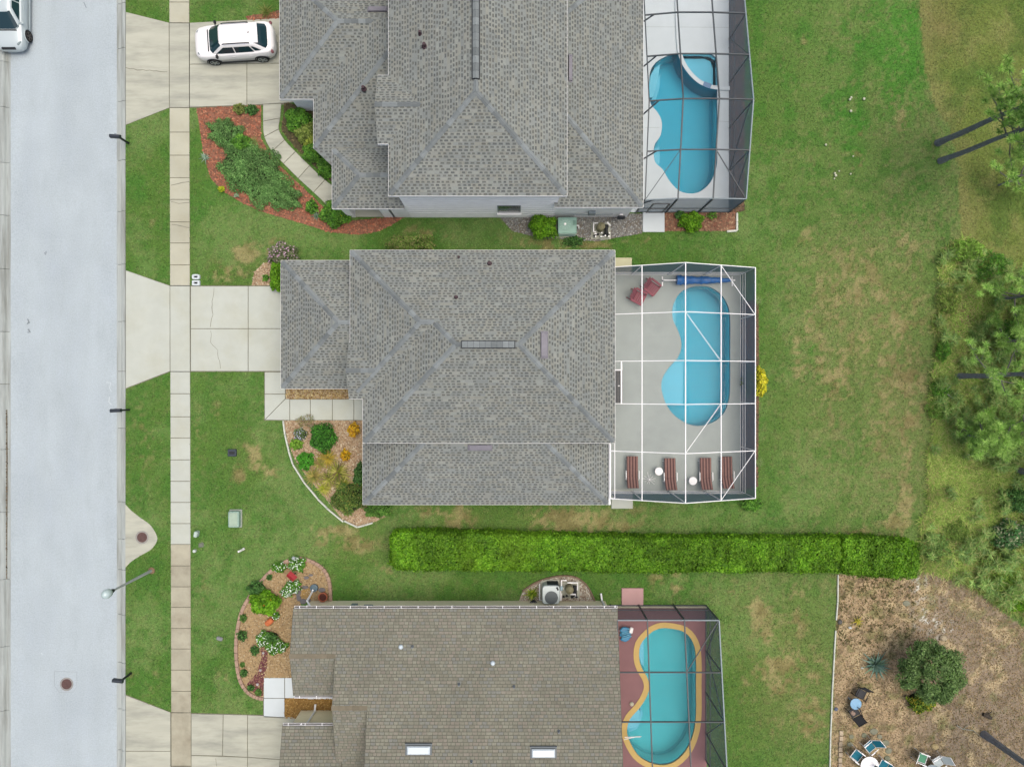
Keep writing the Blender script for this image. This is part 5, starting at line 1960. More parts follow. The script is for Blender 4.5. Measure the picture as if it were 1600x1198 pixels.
# ================================================================== cars
m_carw = M("white_car_paint", (.8, .8, .8), .3, .5, coat=.5)
m_cars = M("silver_car_paint", C(222, 228, 234), .3, .6, metal=.15, coat=.5)
m_cglass = M("car_glass", C(34, 62, 72), .05, .7)
m_tyre = M("tyre", C(40, 40, 42), .85)
m_rim = M("alloy", C(178, 182, 186), .35, .5, metal=.6)
m_rimd = M("dark_alloy", C(104, 94, 90), .4, .5, metal=.5)
m_blackp = M("black_plastic", C(42, 44, 48), .6)
m_lamp = M("headlamp", C(150, 160, 164), .15, .6)
m_tail = M("tail_lamp", C(150, 92, 100), .2, .6)


def loft(stations, nseg=None):
    m = MB()
    m.grid(stations)
    return m


def car(name, label, loc, rz, paint, L=4.55, W=1.86, Ht=1.63, suv=True, rim=None):
    rim = rim or m_rim
    t = thing(name, label, "car", loc, rz)
    hl, hw = L / 2, W / 2
    k = Ht / 1.63
    # lower body: stations from nose to tail (x, half width, z low, z shoulder, crown)
    if suv:
        st = [(hl, .40, .42, .66, .0), (hl - .04, .60, .34, .76, .01), (hl - .16, .76, .26, .86, .02), (hl - .38, .87, .24, .95, .03), (hl - .8, .915, .24, 1.0, .04), (hl - 1.3, .925, .22, 1.05, .045),
              (.3, .925, .2, 1.07, .02), (-.8, .925, .2, 1.09, .02), (-hl + .75, .925, .24, 1.12, .02), (-hl + .4, .90, .28, 1.13, .02), (-hl + .18, .83, .34, 1.10, .0), (-hl + .05, .68, .4, 1.0, 0), (-hl, .5, .46, .88, 0)]
    else:
        st = [(hl, .46, .36, .55, .0), (hl - .05, .66, .28, .64, .01), (hl - .18, .80, .22, .72, .02), (hl - .45, .88, .2, .79, .03), (hl - .9, .91, .2, .86, .045), (hl - 1.35, .92, .2, .92, .05),
              (.3, .92, .18, .95, .02), (-.8, .92, .18, .97, .02), (-hl + .8, .91, .22, 1.0, .02), (-hl + .4, .88, .26, 1.0, .02), (-hl + .15, .80, .32, .96, .0), (-hl, .6, .4, .82, 0)]
    rings = []
    for x, w, zl, zs, cr in st:
        w = w * hw / .93
        zm = zl + (zs - zl) * .55
        half = [(w * .80, zl), (w * .97, zl + .08), (w, zm), (w * .985, zs - .09), (w * .93, zs - .02), (w * .72, zs + cr * .6), (w * .35, zs + cr)]
        rings.append([(x, y, z) for y, z in half] + [(x, -y, z) for y, z in reversed(half)])
    b = MB()
    b.grid(rings)
    body = b.build("body", paint, t, smooth=True)
    # cabin
    zb = 1.04 if suv else .92
    zt = Ht - .02
    if suv:
        bx0, bx1, tx0, tx1 = hl - .92, -hl + .16, hl - 1.72, -hl + .92
        bwid, twid = .84, .63
    else:
        bx0, bx1, tx0, tx1 = hl - 1.0, -hl + .55, hl - 1.85, -hl + 1.35
        bwid, twid = .83, .58

    def rr(x0, x1, w, z, bulge, corner):
        pts = []
        n = 5
        xc, xh = (x0 + x1) / 2, (x0 - x1) / 2
        for q in range(32):
            a = 2 * math.pi * q / 32
            c, s = math.cos(a), math.sin(a)
            e = corner
            X = xc + xh * math.copysign(abs(c) ** e, c)
            Y = w * math.copysign(abs(s) ** e, s)
            pts.append((X, Y, z))
        return pts
    g = MB()
    lev = []
    for f in (0, .12, .5, .86):
        lev.append(rr(bx0 + (tx0 - bx0) * f, bx1 + (tx1 - bx1) * f, bwid + (twid - bwid) * f, zb + (zt - zb) * f - .02, 0, .30))
    lev.append(rr(tx0 - .03, tx1 + .03, twid - .02, zt - .02, 0, .33))
    lev.append(rr(tx0 - .14, tx1 + .12, twid - .12, zt + .01, 0, .36))
    lev.append(rr(tx0 - .45, tx1 + .45, twid * .45, zt + .03, 0, .5))
    g.grid(lev)
    cab = g.build("cabin", paint, t, smooth=True)

    def pane(name, f0, f1, side, a0, a1, n=6, off=.014, a0t=None, a1t=None):
        """window between levels f0..f1; side 'F','B' across y in [a0,a1]; 'L','R' along x in [a0,a1] (a0t/a1t at the top)"""
        m = MB()
        rows = []
        for f in (f0, (f0 + f1) / 2, f1):
            zz = zb + (zt - zb) * f - .02
            x0, x1, w = bx0 + (tx0 - bx0) * f, bx1 + (tx1 - bx1) * f, bwid + (twid - bwid) * f
            xc, xh = (x0 + x1) / 2, (x0 - x1) / 2
            e = .30
            row = []
            u = (f - f0) / (f1 - f0)
            for i in range(n + 1):
                s = i / n
                if side in 'FB':
                    v = a0 + (a1 - a0) * s
                    sy = v
                    cx = (max(0, 1 - abs(sy) ** (2 / e))) ** (e / 2)
                    X = xc + (xh * cx + off) * (1 if side == 'F' else -1)
                    row.append((X, w * sy, zz + .012))
                else:
                    lo, hi = a0 + ((a0t if a0t is not None else a0) - a0) * u, a1 + ((a1t if a1t is not None else a1) - a1) * u
                    X = lo + (hi - lo) * s
                    sx = max(-1, min(1, (X - xc) / xh))
                    cy = (max(0, 1 - abs(sx) ** (2 / e))) ** (e / 2)
                    row.append((X, (w * cy + off) * (1 if side == 'L' else -1), zz))
            rows.append(row)
        for r in range(2):
            for i in range(n):
                m.face([rows[r][i], rows[r][i + 1], rows[r + 1][i + 1], rows[r + 1][i]])
        return m.build(name, m_cglass, cab)
    pane("windscreen", .06, .93, 'F', -.9, .9, 8)
    pane("rear_window", .2, .95, 'B', -.86, .86, 8)
    for s in 'LR':
        if suv:
            pane("side_window", .14, .80, s, hl - 1.35, -.1, 4, a0t=hl - 1.85)
            pane("side_window", .14, .80, s, -.16, -1.2, 4, a1t=-1.02)
            pane("quarter_window", .25, .74, s, -1.26, -1.6, 2, a1t=-1.22, a0t=-1.1)
        else:
            pane("side_window", .14, .84, s, hl - 1.5, -.1, 4, a0t=hl - 2.05)
            pane("side_window", .14, .84, s, -.16, -1.05, 4, a1t=-.85)
    if suv:
        for s in (-1, 1):
            m = MB(); m.tube([(.4, s * .57, zt + .03), (.28, s * .575, zt + .08), (-.95, s * .575, zt + .075), (-1.1, s * .57, zt + .02)], .028, 6); m.build("roof_rail", m_blackp, t)
        m = MB(); m.bbox((tx1 - .08, 0, zt - .02), (.28, 1.12, .04), .02); m.build("spoiler", paint, t)
        m = MB(); m.bar((-1.05, 0, zt + .03), (-1.15, 0, zt + .1), .02, .05); m.build("antenna", m_blackp, t)
    R_ = .345 if suv else .325
    for x in (hl - .92, -hl + .88):
        for s in (-1, 1):
            m = MB()
            yo = s * (hw - .09)
            pr = [(R_ * .72, -.11), (R_ * .94, -.12), (R_, -.08), (R_, .08), (R_ * .94, .12), (R_ * .72, .11)]
            rg = [[(x + r * math.cos(a), yo + q, R_ + r * math.sin(a)) for a in [2 * math.pi * i / 24 for i in range(24)]] for r, q in pr]
            m.grid(rg)
            w = m.build("wheel", m_tyre, t)
            q = MB()
            for i in range(5):
                a = 2 * math.pi * i / 5
                q.bar((x, yo + s * .11, R_), (x + R_ * .7 * math.cos(a), yo + s * .125, R_ + R_ * .7 * math.sin(a)), .07, .03, up=(0, 1, 0))
            q.grid([[(x + r * math.cos(a), yo + s * .115, R_ + r * math.sin(a)) for a in [2 * math.pi * i / 24 for i in range(24)]] for r in (R_ * .74, R_ * .64)], cap=False)
            q.build("rim", rim, w)
            ar = MB()
            pts = [(x + (R_ + .05) * math.cos(a), s * (hw - .005), R_ + (R_ + .05) * math.sin(a)) for a in [math.pi * i / 12 for i in range(13)]]
            ar.tube(pts, .03, 6)
            ar.build("wheel_arch", m_blackp if suv else paint, t)
    for s in (-1, 1):
        m = MB()
        zz = zb + .07
        m.bbox((hl - 1.35, s * (hw + .05), zz), (.13, .2, .14), .04)
        m.bar((hl - 1.35, s * (hw - .12), zz - .02), (hl - 1.35, s * (hw), zz - .01), .05, .04)
        m.build("mirror", m_blackp if suv else paint, t)
        m = MB()
        zh = .875 if suv else .73
        m.bbox((hl - .33, s * .66 * hw / .93, zh), (.3, .13, .1), .03, rz=-s * .75); m.build("headlight", m_lamp, t)
        m = MB()
        m.bbox((-hl + .16, s * .74, .98 if suv else .86), (.16, .34, .13), .04, rz=s * .5); m.build("tail_light", m_tail, t)
        for xh in (.05, -.95):
            m = MB(); m.bbox((xh, s * (hw + .005), zb - .14), (.2, .03, .035), .01); m.build("door_handle", paint, t)
        m = MB(); m.bar((hl - 1.25, s * (hw - .015), .24), (-hl + 1.2, s * (hw - .015), .24), .03, .1); m.build("sill", m_blackp if suv else paint, t)
    m = MB(); m.bbox((hl - (.03 if suv else .1), 0, .62), (.05 if suv else .16, .8, .16), .02); m.build("grille", m_blackp, t)
    m = MB(); m.bbox((hl - .02, 0, .44 if suv else .36), (.06, .52, .11), .01); m.build("number_plate", M("plate", C(200, 206, 210), .5), t)
    m = MB(); m.bar((hl - (.88 if suv else .98), -.62, zb - .01), (hl - (.88 if suv else .98), .62, zb - .01), .06, .06); m.build("wiper_cowl", m_blackp, t)
    return t


c1, c2 = P(346, 66), P(430, 62)
p = (P(338, 101) + P(415, 96)) / 2
# wheels on the near side stand at these two points of the drive
dirv = (P(338, 101) - P(415, 96)).normalized()
ang = math.atan2(dirv.y, dirv.x)
nrm = Vector((-dirv.y, dirv.x, 0))
if nrm.y < 0:
    nrm = -nrm
ctr = p + nrm * .86
car("parked_car", "white SUV parked on the upper driveway", (ctr.x, ctr.y, .032), ang, m_carw, L=4.55)
p = P(42, 56, .3)
car("passing_car", "silver sedan cut off by the top left corner of the road", (p.x - .84, p.y + 1.42, ROADZ + .02), R(-90), m_cars, L=4.7, W=1.84, Ht=1.45, suv=False, rim=m_rimd)

# ================================================================== street furniture
m_post = M("black_post", C(44, 46, 50), .5, .4)


def mailbox(px_, py_, label, rz=0.0, door=False):
    p = P(px_, py_)
    t = thing("mailbox", label, "mailbox", p, rz, "kerbside mailboxes")
    m = MB(); m.bbox((0, 0, .5), (.1, .1, 1.06), .01); m.build("post", m_post, t)
    m = MB(); m.bar((-.25, 0, 1.0), (.12, 0, 1.0), .09, .04); m.bar((-.18, 0, .98), (0, 0, .78), .05, .05); m.build("bracket", m_post, t)
    m = MB()
    prof = [(-.1, 0), (-.1, .12)] + [(-.1 * math.cos(a), .12 + .1 * math.sin(a)) for a in [math.pi * i / 8 for i in range(1, 8)]] + [(.1, .12), (.1, 0)]
    m.grid([[(x, y, 1.02 + z) for y, z in prof] for x in (-.42, .14)])
    b = m.build("box", M("mailbox_black", C(50, 56, 66), .45, .5), t)
    m = MB()
    m.grid([[(x, y * 1.05, 1.018 + z * 1.04) for y, z in prof] for x in (-.435, -.415)])
    m.build("door", M("mailbox_black"), b)
    m = MB(); m.box((-.1, .115, 1.2), (.12, .012, .05)); m.build("flag", M("flag_grey", C(96, 100, 110), .5), b)
    return t


mailbox(201, 224, "black mailbox by the kerb nearest the white SUV", R(-4))
mailbox(202, 640, "black mailbox by the kerb below the middle driveway", R(2))
mailbox(205, 1051, "black mailbox by the kerb just above the lowest driveway", R(-6))

p = P(237, 891)
t = thing("street_lamp", "grey concrete street lamp leaning over the kerb with pale lantern", "street lamp", p)
m = MB(); m.tube([(0, 0, 0), (0, 0, 2.2), (0, 0, 4.0)], [.085, .07, .05], 12); m.build("pole", M("lamp_concrete", C(196, 198, 196), .8, var=.15, vs=4), t)
m = MB(); m.lathe([(.2, 0), (.19, .05), (.12, .1)], 12); m.build("base", M("lamp_base", C(150, 120, 96), .8), t)
m = MB(); m.lathe([(.09, 3.95), (.12, 4.1), (.1, 4.2), (.16, 4.24)], 12); m.build("neck", m_post, t)
m = MB(); m.lathe([(.14, 4.24), (.22, 4.36), (.25, 4.55), (.2, 4.72), (.1, 4.8), (.02, 4.83)], 16); m.build("globe", M("lamp_glass", C(214, 228, 232), .2, .6), t, smooth=True)

m = MB(); m.bbox((0, 0, .06), (.5, .42, .12), .03)
o = m.build("valve_box", M("dark_lid", C(66, 72, 84), .6), loc=P(363.5, 707)); tag(o, "dark square valve box set in the front lawn", "valve box")
m = MB(); m.bbox((0, 0, .06), (.3, .16, .15), .01)
m.build("lid_slot", m_blackp, o)
p = P(365.5, 811, .3)
t = thing("utility_pedestal", "pale green utility cabinet standing on the front lawn", "utility box", (p.x, p.y, 0))
m = MB(); m.bbox((0, 0, .03), (.74, 1.05, .08), .03); m.build("pad", M("pad_grey", C(176, 178, 170), .9), t)
m = MB(); m.bbox((0, 0, .22), (.62, .92, .36), .05); m.build("cabinet", M("pale_green_box", C(172, 196, 186), .6, var=.08, vs=3), t)
m = MB(); m.bbox((0, 0, .405), (.5, .8, .03), .03); m.build("lid", M("pale_green_lid", C(180, 196, 178), .6, var=.12, vs=4), t)
for px_, py_, w, l, h, cc, lab, nm, ct, rz in (
        (309, 833, .2, .34, .35, (206, 218, 212), "white rounded cover beside the sidewalk above a grey lid", "meter_cover", "meter cover", -.2),
        (314, 851, .34, .3, .04, (128, 130, 116), "grey square meter lid in the turf by the sidewalk", "meter_box", "meter box", .1),
        (305, 860, .17, .17, .18, (224, 228, 226), "small white cap beside the sidewalk, lowest of three covers", "pipe_cap", "pipe cap", 0),
        (343.5, 997, .36, .22, .1, (150, 148, 152), "flat grey stone on the lawn beside the curved bed", "garden_stone", "stone", -.3)):
    p = P(px_, py_)
    m = MB(); m.bbox((0, 0, h / 2), (w, l, h), min(w, l) * .22)
    o = m.build(nm, M(nm, C(*cc), .7, var=.15, vs=6), loc=p); tag(o, lab, ct); o.rotation_euler = (0, 0, rz)
    EXCL.append(quad(px_ - 4, py_ - 4, px_ + 4, py_ + 4))
p = P(381, 857)
m = MB(); m.tube([(0, 0, .1), (-.06, -.03, .35), (-.12, -.05, .5)], .06, 10); m.tube([(0, 0, 0), (0, 0, .12)], .07, 10)
tag(m.build("cleanout_pipe", m_wmetal, loc=p), "white plastic pipe standing in the lawn above the curved bed", "pipe")
for k, (py_, lab) in enumerate(((433, "white rounded hollow block by the driveway corner, upper of two"), (442.5, "white square hollow block by the driveway corner, lower of two"))):
    p = P(307.5, py_)
    m = MB()
    n = 24
    e = .55 if k == 0 else .22
    rg = []
    for z, s in ((0, 1), (.14, 1), (.16, .93)):
        rg.append([(.225 * s * math.copysign(abs(math.cos(a)) ** e, math.cos(a)), .15 * s * math.copysign(abs(math.sin(a)) ** e, math.sin(a)), z) for a in [2 * math.pi * i / n for i in range(n)]])
    inner = [[(.11 * math.copysign(abs(math.cos(a)) ** .25, math.cos(a)), .055 * math.copysign(abs(math.sin(a)) ** .25, math.sin(a)), z) for a in [2 * math.pi * i / n for i in range(n)]] for z in (.16, .02)]
    m.grid(rg + inner, cap=False)
    m.face(rg[0][::-1])
    o = m.build("hollow_block", m_white, loc=p); tag(o, lab, "block", "white hollow blocks")
    q = MB(); q.box((0, 0, .025), (.2, .1, .01)); q.build("soil", m_blackp, o)
    EXCL.append(quad(300, py_ - 5, 315, py_ + 5))

# ================================================================== equipment beside the houses
m_mint = M("mint_metal", C(150, 184, 172), .5, .4, var=.12, vs=3)
p = P(886.5, 352, .85)
t = thing("air_conditioner", "mint green air conditioner with white fan hub by the white wall", "air conditioner", (p.x, p.y, 0))
m = MB(); m.bbox((0, 0, .04), (1.2, 1.1, .08), .02); m.build("pad", m_slab_g, t)
m = MB(); m.bbox((0, 0, .46), (1.06, .92, .8), .03); cab = m.build("casing", m_mint, t)
m = MB(); m.lathe([(.33, .865), (.345, .885), (.33, .89)], 24, (-.13, .06, 0)); m.build("fan_ring", m_mint, cab)
m = MB()
m.lathe([(.325, .864), (.01, .866)], 24, (-.13, .06, 0)); m.build("fan_well", M("fan_dark", C(38, 48, 50), .7), cab)
m = MB()
for k in range(12):
    a = 2 * math.pi * k / 12
    m.bar((-.13 + .07 * math.cos(a), .06 + .07 * math.sin(a), .885), (-.13 + .33 * math.cos(a), .06 + .33 * math.sin(a), .885), .014, .012)
for r in (.2,):
    pts = [(-.13 + r * math.cos(a), .06 + r * math.sin(a), .888) for a in [2 * math.pi * i / 24 for i in range(25)]]
    m.tube(pts, .006, 4)
m.build("fan_guard", M("guard_mint", C(184, 208, 200), .5, .4), t)
m = MB(); m.lathe([(.06, .885), (.07, .9), (.03, .93)], 14, (-.13, .06, 0)); m.build("hub", m_wmetal, t)
m = MB(); m.bbox((.4, .14, .87), (.16, .26, .02), .01); m.build("panel", M("panel_mint", C(120, 154, 142), .5), t)
m = MB()
for k in range(14):
    m.box((0, -.468, .14 + .05 * k), (.98, .02, .012))
m.build("louvres", M("guard_mint"), t)
m = MB(); m.tube([(.5, .1, .35), (.7, .1, .35), (.7, -.02, .35), (.7, -.02, .1)], .035, 8); m.build("pipe", m_wmetal, t)

m_sandg = M("filter_tan", C(160, 150, 120), .7, var=.15, vs=5)
m_pipew = m_wmetal


def pumpset(loc, label, cols, flip=1, teal=False):
    t = thing("pool_pump", label, "pool pump", loc)
    m = MB(); m.bbox((0, 0, .03), (1.15, .95, .06), .02); m.build("pad", m_slab_g, t)
    m = MB(); m.lathe([(.2, .05), (.23, .1), (.23, .62), (.18, .75), (.06, .8), (.05, .86)], 18, (-.05, .15 * flip, 0)); m.build("filter_tank", m_sandg, t, smooth=True)
    m = MB(); m.tube([(.28, .15 * flip, .25), (.28, -.32 * flip, .25)], .11, 12); m.tube([(.28, .15 * flip, .25), (.28, .3 * flip, .25)], .14, 12); m.build("motor", m_blackp, t)
    k = 0
    for pts in cols:
        m = MB(); m.tube([(a, b * flip, c) for a, b, c in pts], .045, 8); m.build("pipe", m_pipew, t)
    for x, y, z in ((-.2, -.25, .4), (.1, -.3, .42), (.35, -.3, .4), (-.38, -.32, .3)):
        m = MB(); m.bbox((x, y * flip, z), (.12, .12, .14), .03); m.bar((x - .09, y * flip, z + .1), (x + .09, y * flip, z + .1), .035, .03); m.build("valve", m_blackp, t)
    return t


PIPES = [[(-.45, .25, .3), (-.45, .4, .3), (-.2, .4, .3)], [(-.45, .25, .3), (-.45, -.1, .3), (-.3, -.1, .3)], [(.3, .42, .5), (.5, .2, .5)], [(-.4, -.22, .35), (-.1, -.22, .35)], [(-.35, -.4, .1), (-.35, -.4, .5)], [(-.05, -.42, .1), (-.05, -.42, .55), (.1, -.42, .55)], [(.2, -.36, .1), (.2, -.36, .5)],
         [(.4, -.4, .1), (.4, -.4, .52), (.5, -.4, .52)], [(0, -.2, .1), (0, -.2, .5)], [(.45, -.2, .1), (.45, -.2, .5)]]
p = P(940, 359, .4)
pumpset((p.x, p.y, 0), "cluster of pool pump, tan filter and white pipes on grey gravel", PIPES)
PIPES3 = [[(-.55, -.55, .3), (-.55, .15, .3), (-.38, .15, .3)], [(-.5, .2, .3), (-.5, .62, .3), (-.2, .62, .3)], [(-.15, .5, .35), (.42, .5, .35), (.42, .08, .35)], [(.0, -.15, .4), (.3, -.15, .4), (.3, -.3, .4)], [(.1, .3, .3), (.1, .12, .3)], [(.3, .3, .3), (.3, .0, .3)]]
p = P(891, 924, .4)
t = pumpset((p.x, p.y, 0), "pool pump and grey filter with looping white pipes on shell gravel", PIPES3, 1)
m = MB(); m.tube([(-.5, .05, .3), (-.5, .3, .32)], .09, 10); m.build("chlorinator", M("pale_blue_plastic", C(190, 210, 226), .4), t)

p = P(861, 929, .95)
t = thing("heat_pump", "white pool heat pump with dark round fan by the cream wall", "heat pump", (p.x, p.y, 0))
m = MB(); m.bbox((0, .05, .04), (1.1, 1.15, .08), .02); m.build("pad", m_slab_g, t)
m_hp = M("heat_pump_white", C(222, 226, 228), .45, .4)
m = MB()
rg = []
for z, s in ((.06, .97), (.85, .97), (.93, 1.0), (.99, .94)):
    rg.append([(.5 * s * math.copysign(abs(math.cos(a)) ** .35, math.cos(a)), .53 * s * math.copysign(abs(math.sin(a)) ** .35, math.sin(a)), z) for a in [2 * math.pi * i / 32 for i in range(32)]])
m.grid(rg); cab = m.build("casing", m_hp, t)
m = MB(); m.lathe([(.36, .99), (.37, 1.01), (.34, 1.015)], 28, (.02, -.14, 0)); m.build("fan_ring", M("fan_grey", C(110, 114, 118), .5), cab)
m = MB(); m.lathe([(.34, .996), (.01, .997)], 28, (.02, -.14, 0)); m.build("fan_well", M("fan_dark"), cab)
for k in range(4):
    a = math.pi / 4 + math.pi / 2 * k
    m = MB(); m.face([(.02 + .05 * math.cos(a), -.14 + .05 * math.sin(a), 1.002), (.02 + .33 * math.cos(a - .5), -.14 + .33 * math.sin(a - .5), 1.006), (.02 + .34 * math.cos(a), -.14 + .34 * math.sin(a), 1.012), (.02 + .33 * math.cos(a + .28), -.14 + .33 * math.sin(a + .28), 1.014)])
    m.build("fan_blade", M("blade_grey", C(104, 108, 112), .5), t)
m = MB(); m.bbox((.12, .5, .45), (.66, .1, .76), .03); m.build("coil", M("coil_dark", C(52, 62, 70), .7), t)
m = MB(); m.bbox((.36, .36, 1.0), (.1, .2, .02), .01, rz=.5); m.build("control_panel", m_blackp, t)
m = MB(); m.tube([(-.62, .45, .3), (-.62, -.5, .3), (-.45, -.5, .3)], .035, 8); m.tube([(.5, -.45, .3), (.62, -.5, .3), (.66, -.1, .3)], .03, 8); m.build("pipe", m_wmetal, t)
p = P(833.5, 944, .4)
t = thing("hose_pot", "dark hose pot beside the white heat pump", "pot", (p.x, p.y, 0))
m = MB(); m.lathe([(.16, 0), (.22, .3), (.24, .42), (.2, .42), (.18, .2)], 14); m.build("pot", m_blackp, t)
m = MB()
for k in range(3):
    m.tube([(.14 * math.cos(a), .14 * math.sin(a), .34 + .04 * k + .01 * math.sin(3 * a)) for a in [2 * math.pi * i / 16 for i in range(17)]], .02, 6)
m.build("hose", M("hose_grey", C(96, 96, 100), .5), t)
p = P(970, 334, .6)
t = thing("hose_reel", "coiled dark hose hanging on the white wall by the gravel", "hose", (p.x, 9.5, 0))
m = MB()
for k in range(4):
    r = .2 + .012 * k
    m.tube([(r * math.cos(a), -.03 - .03 * k, .75 + r * math.sin(a)) for a in [2 * math.pi * i / 20 for i in range(21)]], .022, 6)
m.build("hose", M("hose_dark", C(70, 72, 78), .5), t)
m = MB(); m.bbox((0, .05, .75), (.2, .12, .2), .02); m.build("bracket", m_wmetal, t)
p = P(925, 329, 1.4)
m = MB(); m.bbox((0, 0, 1.35), (.4, .16, .5), .02); m.tube([(-1.0, 0, 1.0), (-.5, -.03, 1.12), (0, -.05, 1.15), (.6, 0, 1.05), (1.2, 0, 1.1)], .02, 6)
o = m.build("electric_panel", m_box); o.location = (p.x, 9.52, 0); tag(o, "grey electric panel with cables on the white wall above the pump", "electric panel")
# rain barrel lid under the downpipe, pots and ornaments in the lower bed
p = P(491, 918, .15)
m = MB(); m.lathe([(.18, 0), (.22, .1), (.22, .26), (.17, .28), (.15, .2), (.01, .2)], 16)
tag(m.build("drain_bucket", M("slate_bucket", C(110, 130, 144), .5), loc=(p.x, p.y, 0)), "slate blue bucket catching the white downpipe", "bucket")
m_terra = M("terracotta", C(190, 106, 78), .8, var=.12, vs=5)
p = P(505, 932, .3)
t = thing("flower_pot", "terracotta pot with dark soil against the cream wall", "pot", (p.x, p.y, 0))
m = MB(); m.lathe([(.17, 0), (.24, .32), (.27, .34), (.27, .42), (.22, .42), (.21, .36)], 18); m.build("pot", m_terra, t)
m = MB(); m.lathe([(.21, .36), (.01, .37)], 18); m.build("soil", M("pot_soil", C(96, 52, 44), .9), t)
p = P(421, 971, .15)
m = MB()
rg = [[(x, r * math.cos(a), .16 + r * math.sin(a)) for a in [2 * math.pi * i / 16 for i in range(16)]] for x, r in ((-.26, .08), (-.22, .15), (0, .185), (.18, .15), (.24, .11), (.26, .13), (.25, .1), (.1, .1))]
m.grid(rg)
o = m.build("tipped_pot", M("orange_clay", C(222, 122, 78), .8, var=.1, vs=5), loc=(p.x, p.y, 0)); o.rotation_euler = (0, 0, R(40)); tag(o, "tipped orange clay pot at the head of the purple path", "pot")
p = P(456, 900, .7)
t = thing("bird_feeder", "small red roofed bird feeder among white flowers", "bird feeder", (p.x, p.y, 0), R(-42))
m_rd = M("red_roof_paint", C(178, 52, 58), .55, var=.1, vs=5)
for s in (-1, 1):
    m = MB(); m.face([(-.26, 0, .86), (.26, 0, .86), (.26, s * .19, .72), (-.26, s * .19, .72)]); m.face([(-.26, 0, .845), (-.26, s * .19, .705), (.26, s * .19, .705), (.26, 0, .845)]); m.build("roof_panel", m_rd, t)
m = MB(); m.bbox((0, 0, .62), (.36, .22, .2), .01); m.build("box", M("feeder_wood", C(150, 70, 64), .7), t)
m = MB(); m.tube([(0, 0, 0), (0, 0, .55)], .03, 6); m.build("post", m_blackp, t)
p = P(459, 871.5, .5)
m = MB(); m.tube([(0, 0, 0), (0, 0, .55)], .02, 6); m.lathe([(.08, .5), (.11, .56), (.06, .64), (.01, .68)], 12)
tag(m.build("solar_light", M("solar_grey", C(196, 200, 206), .4), loc=(p.x, p.y, 0)), "pale solar lamp on a stake at the top of the curved bed", "garden lamp")
# round stones on the purple path
for px_, py_, r, lab in ((412, 1019, .07, "topmost round white marker on the purple gravel path"), (407.5, 1046, .07, "middle round white marker on the purple gravel path"), (403, 1068, .08, "lowest round white marker on the purple gravel path")):
    m = MB(); m.lathe([(r, 0), (r * 1.05, .05), (r * .7, .09), (.01, .1)], 12)
    tag(m.build("path_marker", M("marker_white", C(204, 190, 192), .7), loc=P(px_, py_) + Vector((0, 0, .03))), lab, "path marker", "path markers")
# little pond of the lower bed
m = MB()
pl = [(a, b) for a, b in pxpoly(catmull([(468, 928), (474, 920), (486, 919), (489, 928), (486, 937), (475, 937)], 4))]
m.grid([[(a, b, .0) for a, b in ccw(pl)], [(a, b, .03) for a, b in offset(ccw(pl), -.05)]])
tag(m.build("sand_mound", M("sand_tan", C(186, 146, 88), .9, var=.1, vs=6)), "smooth tan sand patch beside the downpipe", "sand patch")
m_slate = M("slate", C(128, 120, 122), .85, var=.2, vs=6)
t = thing("stepping_stones", "ring of slate stones around the tan sand patch", "stones", P(478, 930))
for px_, py_, r, s in ((466, 925, .16, 1.6), (467, 934, .14, 1.2), (474, 939, .2, .8), (482, 937, .15, .7), (477, 917, .2, .5), (503, 921, .22, .6), (479, 902, .16, .6), (486, 898, .14, .5)):
    m = MB(); m.grid([[(r * k * math.cos(a) * (1 + .1 * math.sin(3 * a)), r * s * k * math.sin(a), z) for a in [2 * math.pi * i / 9 for i in range(9)]] for z, k in ((0, 1), (.05, 1), (.06, .9))])
    o = m.build("stone", m_slate, t); o.location = P(px_, py_) - P(478, 930)

# ================================================================== sandy lot: chairs and tables
def sling_chair(name, px_, py_, rz, frame, fabric, label, group, back_recline=.25, h=.42):
    p = P(px_, py_, .45)
    t = thing(name, label, "chair", (p.x, p.y, 0), rz, group)
    for s in (-1, 1):
        m = MB(); m.tube([(.3, s * .29, 0), (.27, s * .29, .62), (-.25, s * .29, .62), (-.33, s * .28, 0)], .022, 6); m.build("armrest", frame, t)
        m = MB(); m.bar((.02, s * .3, .63), (.28, s * .3, .63), .06, .025); m.build("arm_pad", frame, t)
    m = MB(); m.tube([(.28, -.26, h), (-.22, -.26, h - .02), (-.22 - back_recline, -.26, .95), (-.22 - back_recline, .26, .95), (-.22, .26, h - .02), (.28, .26, h), (.28, -.26, h)], .02, 6); m.build("frame", frame, t)
    m = MB(); m.grid([[(x, y, z) for y, z in ((-.25, h + .0), (0, h - .03), (.25, h), (.25, h - .02), (0, h - .05), (-.25, h - .02))] for x in (.27, -.2)], cap=True); m.build("seat", fabric, t)
    m = MB()
    m.grid([[(-.22 - back_recline * f, y, h + (.94 - h) * f + q) for y, q in ((-.25, 0), (.25, 0), (.25, -.02), (-.25, -.02))] for f in (.02, .5, .98)], cap=True)
    m.build("back", fabric, t)
    return t


